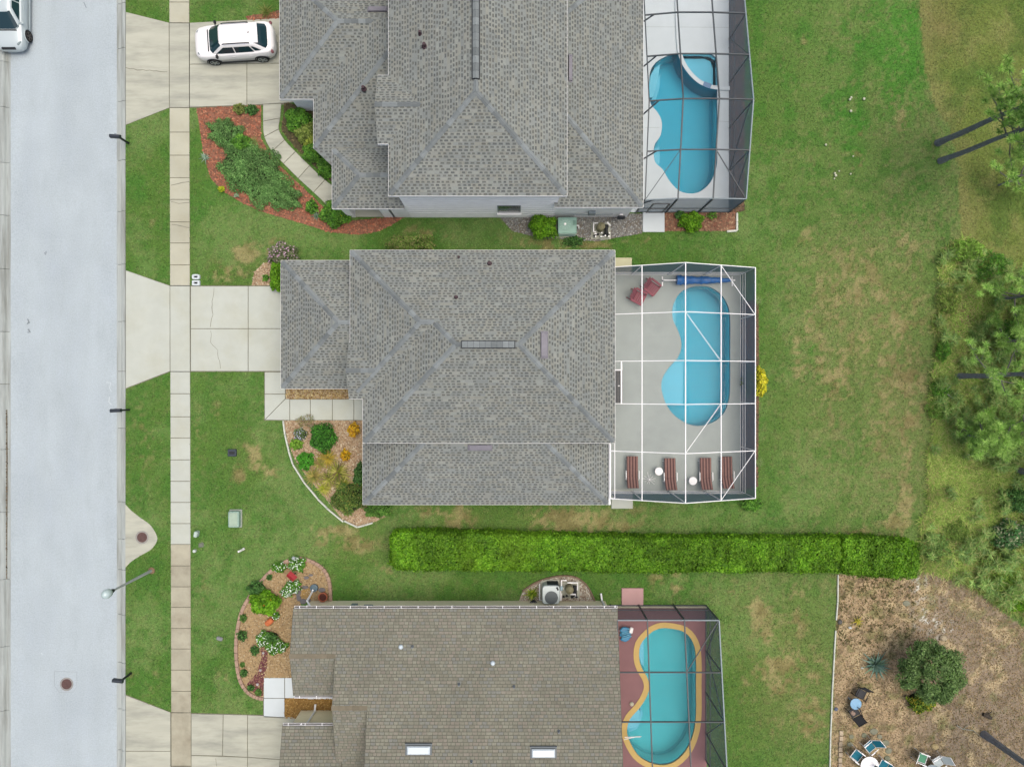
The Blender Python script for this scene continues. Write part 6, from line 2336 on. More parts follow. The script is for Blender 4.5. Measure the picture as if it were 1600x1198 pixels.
m_wick = M("black_wicker", C(74, 72, 76), .8, var=.25, vs=20)
m_wickf = M("black_wicker_frame", C(50, 48, 50), .8)
sling_chair("wicker_chair", 1346, 1083, R(-118), m_wickf, m_wick, "black wicker chair above the pale blue round table", "black wicker chairs")
t = sling_chair("wicker_chair", 1336, 1114, R(118), m_wickf, m_wick, "black wicker chair below the pale blue round table, tan cushion on it", "black wicker chairs")
m = MB(); m.bbox((.05, .1, .45), (.28, .22, .06), .04, rz=.4); tag(m.build("cushion", M("tan_cushion", C(168, 140, 128), .9), t))
round_table(1337.5, 1099.5, .32, .5, 0, M("pale_blue_enamel", C(140, 186, 226), .4, .5, var=.12, vs=6), "round pale blue table between the two black wicker chairs")
m_teal = M("teal_sling", C(22, 116, 140), .7, var=.15, vs=4)
sling_chair("sling_chair", 1360, 1166, R(-140), m_wmetal, m_teal, "white framed teal chair on the upper right of the white table", "teal sling chairs", .4)
sling_chair("sling_chair", 1339, 1180, R(-38), m_wmetal, m_teal, "white framed teal chair on the left of the white table", "teal sling chairs", .4)
sling_chair("sling_chair", 1382, 1196, R(150), m_wmetal, m_teal, "white framed teal chair on the right of the white table", "teal sling chairs", .4)
m_green = M("green_sling", C(96, 158, 126), .7, var=.15, vs=4)
sling_chair("sling_chair", 1441, 1184, R(-20), m_wmetal, m_green, "white framed light green chair apart from the teal ones", "light sling chairs", .35)
sling_chair("sling_chair", 1467, 1190, R(-150), m_wmetal, M("pale_sling", C(206, 212, 216), .7), "white framed pale grey chair beside the light green chair", "light sling chairs", .35)
p = P(1359, 1196, .72)
t = thing("patio_table", "round white table ringed by teal chairs", "table", (p.x, p.y, 0))
m = MB(); m.lathe([(.5, .69), (.52, .7), (.52, .72), (.48, .735), (.02, .735)], 32); m.build("table_top", m_wmetal, t)
for k in range(4):
    a = math.pi / 4 + math.pi / 2 * k
    m = MB(); m.tube([(.3 * math.cos(a), .3 * math.sin(a), .7), (.42 * math.cos(a), .42 * math.sin(a), 0)], .022, 6); m.build("leg", m_wmetal, t)
p = P(1369, 1198, .95)
t = thing("folded_parasol", "grey folded parasol standing through the white table", "parasol", (p.x, p.y, 0))
m = MB(); m.tube([(0, 0, .6), (.05, -.02, 1.6)], .02, 6); m.build("pole", m_wmetal, t)
m = MB()
for k in range(7):
    a = 2 * math.pi * k / 7
    m.tube([(.03 * math.cos(a), .03 * math.sin(a), .85), (.1 * math.cos(a), .1 * math.sin(a), 1.2), (.02, 0, 1.65)], [.03, .05, .01], 5)
m.build("canopy", M("grey_canvas", C(120, 122, 122), .9, var=.2, vs=8), t)
round_table(1457, 1205, .4, .5, 0, M("grey_glass_top", C(150, 160, 168), .2, .5), "round grey glass table at the bottom edge between two pale chairs")
# stones, rocks and odds and ends on the lot
t = thing("patio_stones", "mossy round paving stones above the teal chairs", "stones", P(1360, 1145))
m_moss = M("mossy_stone", C(150, 146, 128), .9, var=.2, vs=5, tint=C(110, 118, 90), tintfac=.6, ts=2)
for px_, py_, r in ((1365, 1142, .22), (1374, 1150, .16), (1350, 1148, .17), (1330, 1150, .15), (1383, 1160, .22), (1388, 1172, .2), (1386, 1184, .18), (1328, 1162, .16), (1416, 942, .2)):
    m = MB(); m.grid([[(r * k * math.cos(a) * (1 + .12 * math.sin(2 * a + px_)), r * .85 * k * math.sin(a), z) for a in [2 * math.pi * i / 12 for i in range(12)]] for z, k in ((0, 1), (.03, 1), (.045, .92))])
    o = m.build("stone", m_moss, t); o.location = P(px_, py_) - P(1360, 1145)
for px_, py_, r, cc, lab in ((1328, 980, .09, (206, 206, 210), "small white stone beside the yellow striped plant"), (1347, 1043, .07, (214, 214, 206), "small pale stone at the foot of the agave"), (1536, 1144, .12, (226, 226, 220), "white stone at the foot of the lower right trunk"), (1473, 996, .2, (196, 176, 150), "pale tan rock above the round bush"), (1460, 1165, .2, (196, 172, 130), "sandy rock above the light green chair"), (1306, 1107, .12, (110, 116, 140), "blue grey stone by the thin white edging"), (1312, 971, .15, (104, 100, 98), "dark stone in the gap of the white edging")):
    m = MB(); m.grid([[(r * k * math.cos(a) * (1 + .15 * math.sin(2 * a + px_)), r * .85 * k * math.sin(a), z * r) for a in [2 * math.pi * i / 10 for i in range(10)]] for z, k in ((0, 1), (.35, 1.05), (.7, .75), (.85, .3))])
    tag(m.build("rock", M("rock_%d" % px_, C(*cc), .9, var=.2, vs=8), loc=P(px_, py_)), lab, "rock")
# mushrooms in the lawn
for k, (px_, py_, r, lab) in enumerate(((1327, 156.5, .07, "white mushroom on the upper lawn, lower of the touching pair"), (1329, 153.5, .07, "white mushroom on the upper lawn, upper of the touching pair"), (1349, 155.5, .08, "lone white mushroom right of the touching pair"), (1328.5, 174.5, .075, "white mushroom straight below the touching pair"),
                                        (1289.5, 227, .065, "lone white mushroom nearest the upper enclosure"), (1332, 245, .05, "tiny white mushroom in the lush green patch"), (1303.5, 271.5, .065, "white mushroom topmost in the small cluster"), (1305, 275, .08, "largest white mushroom in the small cluster"), (1302.5, 280, .05, "white mushroom lowest in the small cluster"), (1310, 268, .05, "white mushroom just right of the small cluster"), (1328, 272.5, .055, "white mushroom farthest right of the small cluster"))):
    t = thing("mushroom", lab, "mushroom", P(px_, py_), 0, "white mushrooms in the lawn")
    m = MB(); m.lathe([(r, .07), (r * 1.05, .085), (r * .75, .125), (r * .3, .145), (.004, .15)], 10); m.build("cap", M("mushroom_white", C(236, 230, 206), .7), t, smooth=True)
    m = MB(); m.lathe([(r * .3, 0), (r * .3, .08)], 8); m.build("stalk", M("mushroom_white"), t)

# ================================================================== plants
def leaf_mat(name, rough=.6, trans=.25):
    if name in MATS:
        return MATS[name]
    m = bpy.data.materials.new(name)
    m.use_nodes = True
    nt = m.node_tree
    N, L = nt.nodes, nt.links
    b = N["Principled BSDF"]
    a = N.new("ShaderNodeAttribute")
    a.attribute_name = "Col"
    L.new(a.outputs["Color"], b.inputs["Base Color"])
    b.inputs["Roughness"].default_value = rough
    b.inputs["Specular IOR Level"].default_value = .25
    tr = N.new("ShaderNodeBsdfTranslucent")
    L.new(a.outputs["Color"], tr.inputs[0])
    mx = N.new("ShaderNodeMixShader")
    mx.inputs[0].default_value = trans
    L.new(b.outputs[0], mx.inputs[1])
    L.new(tr.outputs[0], mx.inputs[2])
    L.new(mx.outputs[0], N["Material Output"].inputs[0])
    MATS[name] = m
    return m


m_leaf = leaf_mat("leaf")
m_bark = M("bark", C(86, 76, 68), .95, var=.3, vs=12)
m_core = M("inner_shade_core", C(44, 56, 26), .95, var=.4, vs=12)  # dark hull colour standing in for the shaded inside of the plants


def leaf_quads(cen, size, pal, tilt=.6, aspect=.55, up=None, jit=.22, rng=RNG, order=None):
    """diamond leaves at points cen; normals scattered about `up`"""
    n = len(cen)
    up = np.broadcast_to(np.array([0, 0, 1.0]) if up is None else up, (n, 3))
    nn = up + rng.normal(0, tilt, (n, 3))
    nn /= np.linalg.norm(nn, axis=1, keepdims=True)
    r = rng.normal(0, 1, (n, 3))
    u = np.cross(nn, r)
    u /= np.linalg.norm(u, axis=1, keepdims=True)
    v = np.cross(nn, u)
    s = size * rng.uniform(.65, 1.35, n)
    u *= s[:, None]
    v *= (s * aspect)[:, None]
    V = np.stack([cen - u, cen - v * 1.0 + u * .1, cen + u, cen + v * 1.0 + u * .1], 1).reshape(-1, 3)
    F = np.arange(4 * n).reshape(-1, 4)
    cc = np.array([C(*q) for q in pal])[rng.integers(0, len(pal), n)] * rng.uniform(1 - jit, 1 + jit, (n, 1)) * 1.5
    return V, F, cc


GREEN = [(92, 138, 44), (74, 122, 36), (110, 154, 56), (60, 104, 34), (86, 128, 50)]
BRIGHT = [(98, 144, 26), (84, 128, 20), (118, 158, 40), (70, 112, 18), (104, 148, 30)]
DEEP = [(66, 104, 46), (52, 90, 38), (82, 122, 58), (46, 78, 36), (92, 128, 66)]
JUNI = [(88, 124, 66), (104, 140, 78), (70, 106, 52), (118, 152, 88), (78, 114, 58)]


def clump_points(n, rx, ry, h, lumps=7, z0=.08, seed=0, box=False):
    rng = np.random.default_rng(seed + 3)
    a = rng.uniform(0, 2 * np.pi, n)
    if box:
        e = .35
    w = np.sqrt(rng.uniform(0, 1, n))
    ca, sa = np.cos(a), np.sin(a)
    if box:
        k = 1 / np.maximum(np.abs(ca), np.abs(sa)) ** .75
        ca, sa = ca * k, sa * k
    lump = 1 + .13 * np.sin(lumps * a + seed) + .09 * np.sin((lumps - 3) * a * 1.0 + 2 * seed) + rng.normal(0, .05, n)
    X, Y = rx * w * ca * lump, ry * w * sa * lump
    dome = np.sqrt(np.clip(1 - (w * .97) ** (2 if not box else 8), 0, 1))
    bump = .82 + .36 * fbm(X / max(rx, ry) * 3.5 + seed * 7 + 20, Y / max(rx, ry) * 3.5 + 20, 3)
    Z = z0 + (h - z0) * dome * bump * np.where(rng.random(n) < .7, rng.uniform(.86, 1.04, n), rng.uniform(.3, .95, n))
    return np.stack([X, Y, Z], -1), rng


def shrub(name, label, px_, py_, rx, ry, h, n, leaf, pal, seed=0, group=None, rz=0, aspect=.55, tilt=.55, box=False, flowers=None, cat="shrub", core=True, zat=None):
    p = P(px_, py_, h * .5 if zat is None else zat)
    t = thing(name, label, cat, (p.x, p.y, 0), rz, group)
    pts, rng = clump_points(n, rx, ry, h, 5 + seed % 5, seed=seed, box=box)
    V, F, cc = leaf_quads(pts, leaf, pal, tilt, aspect, rng=rng)
    # patches of fresher and older leaves
    npat = fbm(pts[:, 0] / max(rx, .1) * 2.5 + 50 + seed, pts[:, 1] / max(ry, .1) * 2.5 + 50, 2)
    cc = cc * (0.8 + .4 * sstep(.35, .65, npat))[:, None]
    npmesh("foliage", V, F, cc, m_leaf, t)
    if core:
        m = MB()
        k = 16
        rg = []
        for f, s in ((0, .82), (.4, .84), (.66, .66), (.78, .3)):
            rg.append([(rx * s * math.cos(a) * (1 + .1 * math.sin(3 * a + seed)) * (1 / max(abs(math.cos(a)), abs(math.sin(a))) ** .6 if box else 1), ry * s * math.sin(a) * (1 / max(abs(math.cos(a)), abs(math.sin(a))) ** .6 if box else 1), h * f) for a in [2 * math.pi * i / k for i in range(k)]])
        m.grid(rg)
        m.build("branches", m_core, t)  # smooth dark core added to close gaps between leaves, no modelled branches
    if flowers:
        fp, fn, fs = flowers
        k = rng.integers(0, len(pts), fn)
        top = pts[k] + np.array([0, 0, .05])
        Vf, Ff, cf = leaf_quads(top, fs, fp, .35, .9, rng=rng, jit=.1)
        npmesh("flowers", Vf, Ff, cf, m_leaf, t)["kind"] = "stuff"
    return t


def rosette(name, label, px_, py_, n, length, width, pal, lift=(.2, 1.1), droop=.5, seed=0, z0=.05, cat="plant", group=None, parts=False, mat=None):
    """strap leaves springing from one crown"""
    p = P(px_, py_, .15)
    t = thing(name, label, cat, (p.x, p.y, 0), 0, group)
    rnd = random.Random(seed)
    alln, allf, allc = [], [], []
    for i in range(n):
        a = 2 * math.pi * i / n * 2.39996 * n / 6.2832 if False else i * 2.39996
        el = lift[0] + (lift[1] - lift[0]) * (i / max(1, n - 1)) + rnd.uniform(-.08, .08)
        L_ = length * rnd.uniform(.75, 1.1) * (1 - .35 * (i / n) ** 2)
        w = width * rnd.uniform(.85, 1.15)
        c_, s_ = math.cos(a), math.sin(a)
        row = []
        seg = 5
        x = z = 0.0
        e = el
        for k in range(seg + 1):
            f = k / seg
            ww = w * (1 - f) ** .7 * (.7 + .6 * math.sin(math.pi * min(1, f * 1.4 + .15)))
            row.append((x, z, ww))
            x += math.cos(e) * L_ / seg
            z += math.sin(e) * L_ / seg
            e -= droop / seg
        base = len(alln)
        vs = []
        for (xx, zz, ww) in row:
            for sd_ in (-1, 0, 1):
                vs.append((xx * c_ - sd_ * ww * s_, xx * s_ + sd_ * ww * c_, z0 + max(-z0 + .02, zz + (.25 * ww if sd_ else 0))))
        fs = []
        for k in range(seg):
            for q in (0, 1):
                fs.append((k * 3 + q, k * 3 + q + 1, (k + 1) * 3 + q + 1, (k + 1) * 3 + q))
        cl = np.array(C(*rnd.choice(pal))) * rnd.uniform(1.05, 1.5)
        if parts:
            npmesh("leaf", np.array(vs), np.array(fs), np.tile(cl, (len(fs), 1)), mat or m_leaf, t)
        else:
            alln += vs
            allf += [tuple(j + base for j in f_) for f_ in fs]
            allc += [cl] * len(fs)
    if not parts:
        npmesh("leaves", np.array(alln), np.array(allf), np.array(allc), mat or m_leaf, t)
    return t


# --- the long clipped hedge, two lengths
def hedge(label, poly, h, seed, pal):
    pw = ccw(pxpoly(poly, h * .5))
    cx_ = sum(q[0] for q in pw) / len(pw)
    cy_ = sum(q[1] for q in pw) / len(pw)
    t = thing("hedge", label, "hedge", (cx_, cy_, 0), 0, "clipped hedge lengths")
    q = [(a - cx_, b - cy_) for a, b in pw]
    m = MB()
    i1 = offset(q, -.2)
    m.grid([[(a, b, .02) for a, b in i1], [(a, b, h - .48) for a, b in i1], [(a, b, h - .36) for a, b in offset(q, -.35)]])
    m.build("branches", m_core, t)  # solid dark core added behind the leaves, not modelled branches
    rng = np.random.default_rng(seed)
    xs_, ys_ = np.array([a for a, b in q]), np.array([b for a, b in q])
    area = (xs_.max() - xs_.min()) * (ys_.max() - ys_.min())
    n = int(area * 900)
    X, Y = rng.uniform(xs_.min(), xs_.max(), n), rng.uniform(ys_.min(), ys_.max(), n)
    k = inpoly(X, Y, q)
    X, Y = X[k], Y[k]
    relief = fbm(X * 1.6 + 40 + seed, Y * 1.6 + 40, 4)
    Z = h - .1 + (relief - .5) * .62 + rng.normal(0, .03, len(X)) - np.where(rng.random(len(X)) < .4, rng.uniform(.0, .2, len(X)), 0)
    pit = fbm(X * 4.5 + 11 * seed, Y * 4.5 + 3, 2) > .83
    Z = np.where(pit, Z - rng.uniform(.25, .6, len(X)), Z)
    pts = [np.stack([X, Y, Z], -1)]
    ups = [np.tile([0, 0, 1.0], (len(X), 1))]
    for i in range(len(q)):
        a, b = np.array(q[i]), np.array(q[(i + 1) % len(q)])
        L_ = np.linalg.norm(b - a)
        nn = int(L_ * h * 420)
        f = rng.uniform(0, 1, nn)
        d = (b - a) / L_
        no = np.array([d[1], -d[0]])
        zz = rng.uniform(.05, h - .02, nn)
        off = rng.normal(-.01, .05, nn) + (fbm(f * L_ * 1.4 + seed, zz * 2 + 30, 3) - .5) * .28
        pp = a + (b - a) * f[:, None] + no * off[:, None]
        pts.append(np.concatenate([pp, zz[:, None]], 1))
        ups.append(np.tile([no[0], no[1], .5], (nn, 1)))
    pts, ups = np.concatenate(pts), np.concatenate(ups)
    V, F, cc = leaf_quads(pts, .07, pal, .42, .5, up=ups, rng=rng)
    tone = fbm(pts[:, 0] * .55 + 60 + seed, pts[:, 1] * .55 + 60, 4)
    cc *= (.74 + .44 * sstep(.3, .7, tone))[:, None]
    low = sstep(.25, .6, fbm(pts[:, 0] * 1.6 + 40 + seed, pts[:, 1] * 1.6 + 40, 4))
    cc *= (.75 + .3 * low)[:, None]  # leaves in the hollows darkened, shade put into their colour
    yel = sstep(.55, .72, fbm(pts[:, 0] * .35 + 90, pts[:, 1] * .35 + 10, 3))
    cc = cc * (1 - .2 * yel[:, None]) + np.array(C(140, 168, 40)) * .2 * yel[:, None]
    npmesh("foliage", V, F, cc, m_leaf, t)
    return t


hedge("long bright green clipped hedge along the lower lawn", [(612, 836), (618, 829), (700, 829), (800, 832), (900, 835), (1000, 837), (1150, 838), (1306, 838), (1308, 850), (1307, 890), (1200, 889), (1100, 889), (1000, 890), (900, 888), (800, 887), (700, 886), (622, 886), (613, 878)], 1.25, 1, BRIGHT)
hedge("short bright green hedge continuing the long hedge towards the scrub", [(1313, 838), (1370, 839), (1424, 845), (1427, 870), (1423, 898), (1370, 897), (1313, 892), (1311, 860)], 1.3, 2, BRIGHT)
EXCL += [[(612, 829), (1425, 840), (1425, 898), (1310, 890), (612, 886)]]

# --- upper front garden
t = shrub("juniper", "spreading grey green juniper mat in the red mulch bed", 397, 270, 2.2, 1.5, .42, 6400, .085, JUNI, 3, rz=R(-38), aspect=.28, tilt=.45)
shrub("juniper", "smaller grey green juniper at the top of the red mulch bed", 355, 210, 1.15, .8, .4, 2100, .08, JUNI, 4, rz=R(-30), aspect=.28, tilt=.45)
shrub("juniper", "grey green juniper lobe nearest the curved path", 434, 302, 1.4, .8, .42, 2700, .085, JUNI, 14, rz=R(-28), aspect=.28, tilt=.45)
shrub("leafy_shrub", "bright leafy shrub above the juniper mat", 376, 222, .6, .42, .5, 700, .085, GREEN, 5)
rosette("grass_clump", "pale striped grass clump beside the juniper, left one", 345, 203, 40, .6, .02, [(150, 160, 96), (120, 140, 80), (172, 172, 110)], (.3, 1.2), .9, 1)
rosette("grass_clump", "pale striped grass clump at the right end of the juniper", 395, 222, 40, .6, .02, [(150, 160, 96), (130, 140, 80)], (.3, 1.2), .9, 2)
shrub("small_shrub", "small olive shrub at the top right of the red mulch bed", 374, 170, .35, .3, .35, 300, .06, [(120, 130, 66), (98, 118, 56), (140, 140, 80)], 6)
shrub("small_shrub", "small dark green shrub in the corner by the curved path", 393, 172, .36, .3, .35, 300, .06, DEEP, 7)
rosette("agave", "small pale grey agave at the left edge of the mulch bed", 320, 246, 18, .42, .045, [(150, 172, 150), (170, 188, 168), (136, 158, 136)], (.1, 1.1), .2, 3, parts=True)
shrub("flower_clump", "yellow flower clump at the lower left of the red mulch bed", 346, 296, .18, .18, .3, 140, .05, [(170, 176, 30), (206, 204, 40), (120, 150, 40)], 8, cat="flowers", core=False)
shrub("flower_clump", "tiny pale plant on the lower red mulch edge", 370, 306, .14, .12, .2, 60, .05, [(160, 176, 150), (130, 150, 120)], 9, cat="flowers", core=False)
rosette("agave", "silver green agave beside the round shrub at the porch corner", 494, 337, 16, .42, .045, [(140, 160, 140), (120, 144, 120)], (.1, 1.1), .2, 4, parts=True)
shrub("round_shrub", "bright green shrub at the porch corner with a yellow bloom", 524, 333, .8, .78, .9, 1700, .085, GREEN, 10, flowers=([(226, 214, 40)], 4, .06))
shrub("small_shrub", "small green shrub on red mulch left of the porch corner", 487, 323, .34, .4, .5, 300, .07, GREEN, 11)
for k, (px_, py_, rx, ry, h, pal, lab) in enumerate(((466, 187, .7, .75, .9, GREEN, "dark green shrub nearest the upper driveway, topmost in the row"), (480, 208, .65, .6, .85, [(116, 130, 60), (98, 116, 50), (134, 144, 76)], "olive shrub second from the driveway along the curved path"), (490, 222, .5, .6, .8, [(140, 150, 60), (116, 130, 50)], "yellowish shrub against the wall by the curved path"),
                                                     (490, 237, .62, .6, .85, GREEN, "mid green shrub in the middle of the curved path row"), (510, 260, .5, .6, .8, GREEN, "dark green shrub near the porch end of the curved path"))):
    shrub("path_shrub", lab, px_, py_, rx, ry, h, 1500, .07, pal, 20 + k, "shrubs along the curved path")
rosette("grass_clump", "olive grass clump on red mulch at the very top", 415, 18, 50, .7, .022, [(128, 138, 70), (146, 140, 80), (104, 120, 56)], (.3, 1.2), .9, 5)

# --- between the houses
shrub("box_shrub", "square clipped green shrub left of the mint air conditioner", 849, 355, .74, .6, .95, 2000, .06, BRIGHT, 30, box=True)
shrub("round_shrub", "round bright shrub in the mulch by the bronze enclosure", 1081, 346, .68, .55, .85, 1500, .06, BRIGHT, 31)
shrub("small_shrub", "small dark plant left of the round shrub by the enclosure", 1063, 336, .28, .22, .45, 200, .07, DEEP, 32)
shrub("small_shrub", "sparse little plant at the right end of the red mulch strip", 1113, 337, .3, .22, .3, 120, .05, GREEN, 33, core=False)
shrub("weed_clump", "low green weed clump below the mint air conditioner", 896, 377, .6, .28, .25, 350, .06, DEEP, 34, core=False)
shrub("foundation_hedge", "olive green hedge along the north wall of the middle house", 641, 381, 1.22, .45, .8, 1900, .065, [(104, 128, 56), (86, 112, 46), (122, 140, 70), (132, 128, 80)], 35, box=True, cat="hedge")
shrub("flowering_bush", "bush dotted with pink flowers by the garage corner", 441, 396, .85, .62, .9, 1500, .065, [(110, 116, 84), (92, 104, 70), (126, 128, 96)], 36, flowers=([(206, 160, 190), (186, 140, 176), (222, 184, 206)], 150, .045))
shrub("corner_shrub", "yellow green shrub tucked under the garage eave by the driveway", 433, 432, .42, .85, .95, 1200, .075, BRIGHT, 37)
shrub("small_shrub", "tiny shrub on the pebbles beside the yellow green shrub", 415, 434, .2, .2, .2, 100, .05, GREEN, 38)

# --- stone bed of the middle house
shrub("round_shrub", "dense dark green round shrub near the front path", 504, 684, .78, .78, 1.0, 2400, .05, [(64, 120, 36), (50, 102, 30), (80, 138, 46), (44, 88, 28)], 40)
shrub("round_shrub", "bright green bushy shrub left of the striped plant", 477, 720, .46, .5, .5, 800, .06, [(70, 140, 36), (58, 122, 30), (86, 150, 46)], 41)
shrub("croton", "orange croton near the wall in the stone bed", 552, 672, .32, .4, .6, 320, .075, [(206, 160, 30), (182, 132, 24), (222, 180, 50), (150, 110, 40)], 42)
shrub("croton", "orange croton just above the striped plant", 540, 711, .27, .3, .5, 240, .075, [(206, 160, 30), (182, 132, 24), (170, 150, 50)], 43, zat=.2)
shrub("small_shrub", "yellow green low shrub at the left edge of the stone bed", 463, 694, .36, .3, .35, 320, .065, [(110, 150, 46), (92, 134, 40), (130, 160, 60)], 44)
shrub("flower_clump", "lavender flower clump in the upper left of the stone bed", 469, 678, .36, .38, .35, 300, .05, [(110, 124, 84), (94, 112, 70)], 45, flowers=([(170, 164, 196), (190, 184, 206)], 40, .035), cat="flowers")
shrub("dry_shrub", "brown twiggy shrub leaning over the front path", 478, 657, .55, .35, .5, 260, .06, [(150, 130, 100), (128, 112, 84), (128, 132, 70)], 46, aspect=.25, core=False)
BROM = [(150, 152, 60), (172, 166, 80), (120, 128, 52), (190, 178, 104), (132, 116, 76), (104, 112, 50)]
for k, (px_, py_, L_, n, lab, pal) in enumerate(((528, 738, .75, 46, "large yellow striped spiky plant in the middle of the stone bed", BROM), (512, 716, .6, 34, "golden striped spiky plant above the large one", [(196, 170, 70), (176, 150, 60), (150, 140, 70)]), (499, 724, .5, 28, "brownish striped spiky plant left of the large one", [(166, 148, 88), (140, 120, 76), (150, 150, 70)]),
                                                 (490, 744, .6, 32, "straw coloured spiky plant nearest the white edging", [(182, 164, 92), (160, 142, 80), (140, 140, 70)]), (535, 757, .6, 34, "yellow green spiky plant right of the large one", BROM), (507, 763, .5, 26, "yellow leaved plant lowest of the spiky plants", [(170, 172, 60), (150, 156, 50), (190, 180, 90)]), (514, 748, .6, 34, "green and yellow spiky plant below the large one", BROM))):
    rosette("striped_plant", lab, px_, py_, int(n * 1.4), L_ * 1.35, .055, pal, (.15, 1.25), 1.0, 50 + k, group="striped spiky plants")
shrub("corner_shrub", "dark olive shrub against the south corner of the middle house", 545, 778, .95, .95, .8, 2400, .055, [(84, 112, 46), (70, 98, 40), (98, 120, 54), (120, 122, 60)], 60)
shrub("corner_shrub", "dark green shrub against the wall above the olive shrub", 562, 742, .36, .62, .8, 900, .055, DEEP, 61)
shrub("corner_shrub", "low green shrub under the south eave beside the stone bed", 590, 797, .78, .42, .5, 1100, .055, [(84, 124, 48), (70, 108, 40), (98, 132, 56)], 62)
# --- around the white enclosure
shrub("croton", "bright yellow croton outside the white enclosure's outer wall", 1188, 597, .36, .8, .9, 900, .085, [(206, 196, 40), (182, 176, 36), (222, 208, 70), (150, 150, 40)], 63)
shrub("corner_shrub", "low yellow green shrub at the outer corner of the white enclosure", 1175, 788, .62, .36, .5, 900, .055, GREEN, 64)
rosette("grass_clump", "pale green spiky clump high on the enclosure's outer wall", 1184, 470, 36, .42, .02, [(150, 166, 110), (130, 150, 90)], (.2, 1.1), .7, 65)
rosette("grass_clump", "pale green spiky clump low on the enclosure's outer wall", 1186, 722, 36, .4, .02, [(150, 166, 110), (130, 150, 90)], (.2, 1.1), .7, 66)
shrub("screen_shrub", "dark shrub between deck and yellow croton seen through the screen", 1168, 596, .3, .85, .8, 500, .07, [(110, 116, 50), (86, 100, 40)], 67)
# --- lower front bed
shrub("leafy_shrub", "large bright green shrub in the tan mulch bed", 413, 942, .78, .7, .8, 1400, .1, BRIGHT, 70, flowers=([(206, 120, 40)], 5, .06))
shrub("dark_shrub", "dark green shrub touching the pink kerbing above the bright one", 400, 919, .5, .4, .5, 600, .07, DEEP, 71)
WF = [(232, 234, 228), (244, 244, 240)]
for k, (px_, py_, rx, ry, nf, lab) in enumerate(((464, 881, .5, .42, 70, "white flowering plant at the top of the curved bed"), (436, 886, .4, .3, 26, "sparse white flowers left of the red bird feeder"), (458, 916, .45, .4, 80, "white flowering plant just below the red bird feeder"), (412, 998, .45, .42, 70, "white flowering plant left of the purple path crossing"),
                                                 (431, 1010, .62, .42, 90, "white flowering plant against the brown roof's edge"), (431, 962, .2, .2, 12, "tiny white flowers beside the tipped orange pot"), (448, 925, .35, .3, 60, "low white flowers below the bird feeder's plant"))):
    shrub("white_flowers", lab, px_, py_, rx, ry, .4, int(900 * rx * ry / .2), .055, GREEN, 72 + k, "white flowering plants", flowers=(WF, nf, .036), cat="flowers")
shrub("palm_seedling", "dark leafy plant between the two lower white flower clumps", 424, 995, .4, .25, .5, 160, .12, DEEP, 80, aspect=.3)
for k, (px_, py_, r, lab) in enumerate(((380, 965, .22, "small dark tuft by the pink kerbing level with the bright shrub"), (378, 993, .3, "round dark tuft by the pink kerbing level with the white flowers"), (398, 1016, .26, "olive tuft between kerbing and purple path"), (379, 1038, .13, "tiny tuft by the pink kerbing above the purple path end"), (381, 1051, .22, "dark tuft by the pink kerbing at the purple path end"), (392, 1074, .18, "yellow green tuft on the end of the purple gravel"), (404, 1081, .19, "dark tuft in the lowest corner of the curved bed"), (421, 901, .16, "small dark tuft inside the upper left of the kerbing"))):
    shrub("tuft", lab, px_, py_, r, r * 1.05, r * .9, 220, .045, DEEP if k % 3 else [(78, 112, 50), (96, 126, 60)], 90 + k, "round tufts along the pink kerbing")
rosette("palm", "small yellow green palm in the shell gravel", 831, 928, 26, .62, .05, [(150, 166, 50), (120, 142, 40), (170, 178, 70), (96, 122, 40)], (.2, 1.2), 1.0, 99, parts=True)

# --- sandy lot
rosette("agave", "large blue green agave on the sandy lot", 1369, 1038, 44, 1.0, .08, [(118, 148, 136), (98, 132, 120), (138, 162, 148), (124, 152, 124)], (.05, 1.25), .25, 100, z0=.1, parts=True)
rosette("bromeliad", "yellow striped little plant near the upper lawn edging", 1341, 971, 12, .5, .035, [(196, 176, 70), (170, 160, 60)], (.2, .9), .6, 101, parts=True)


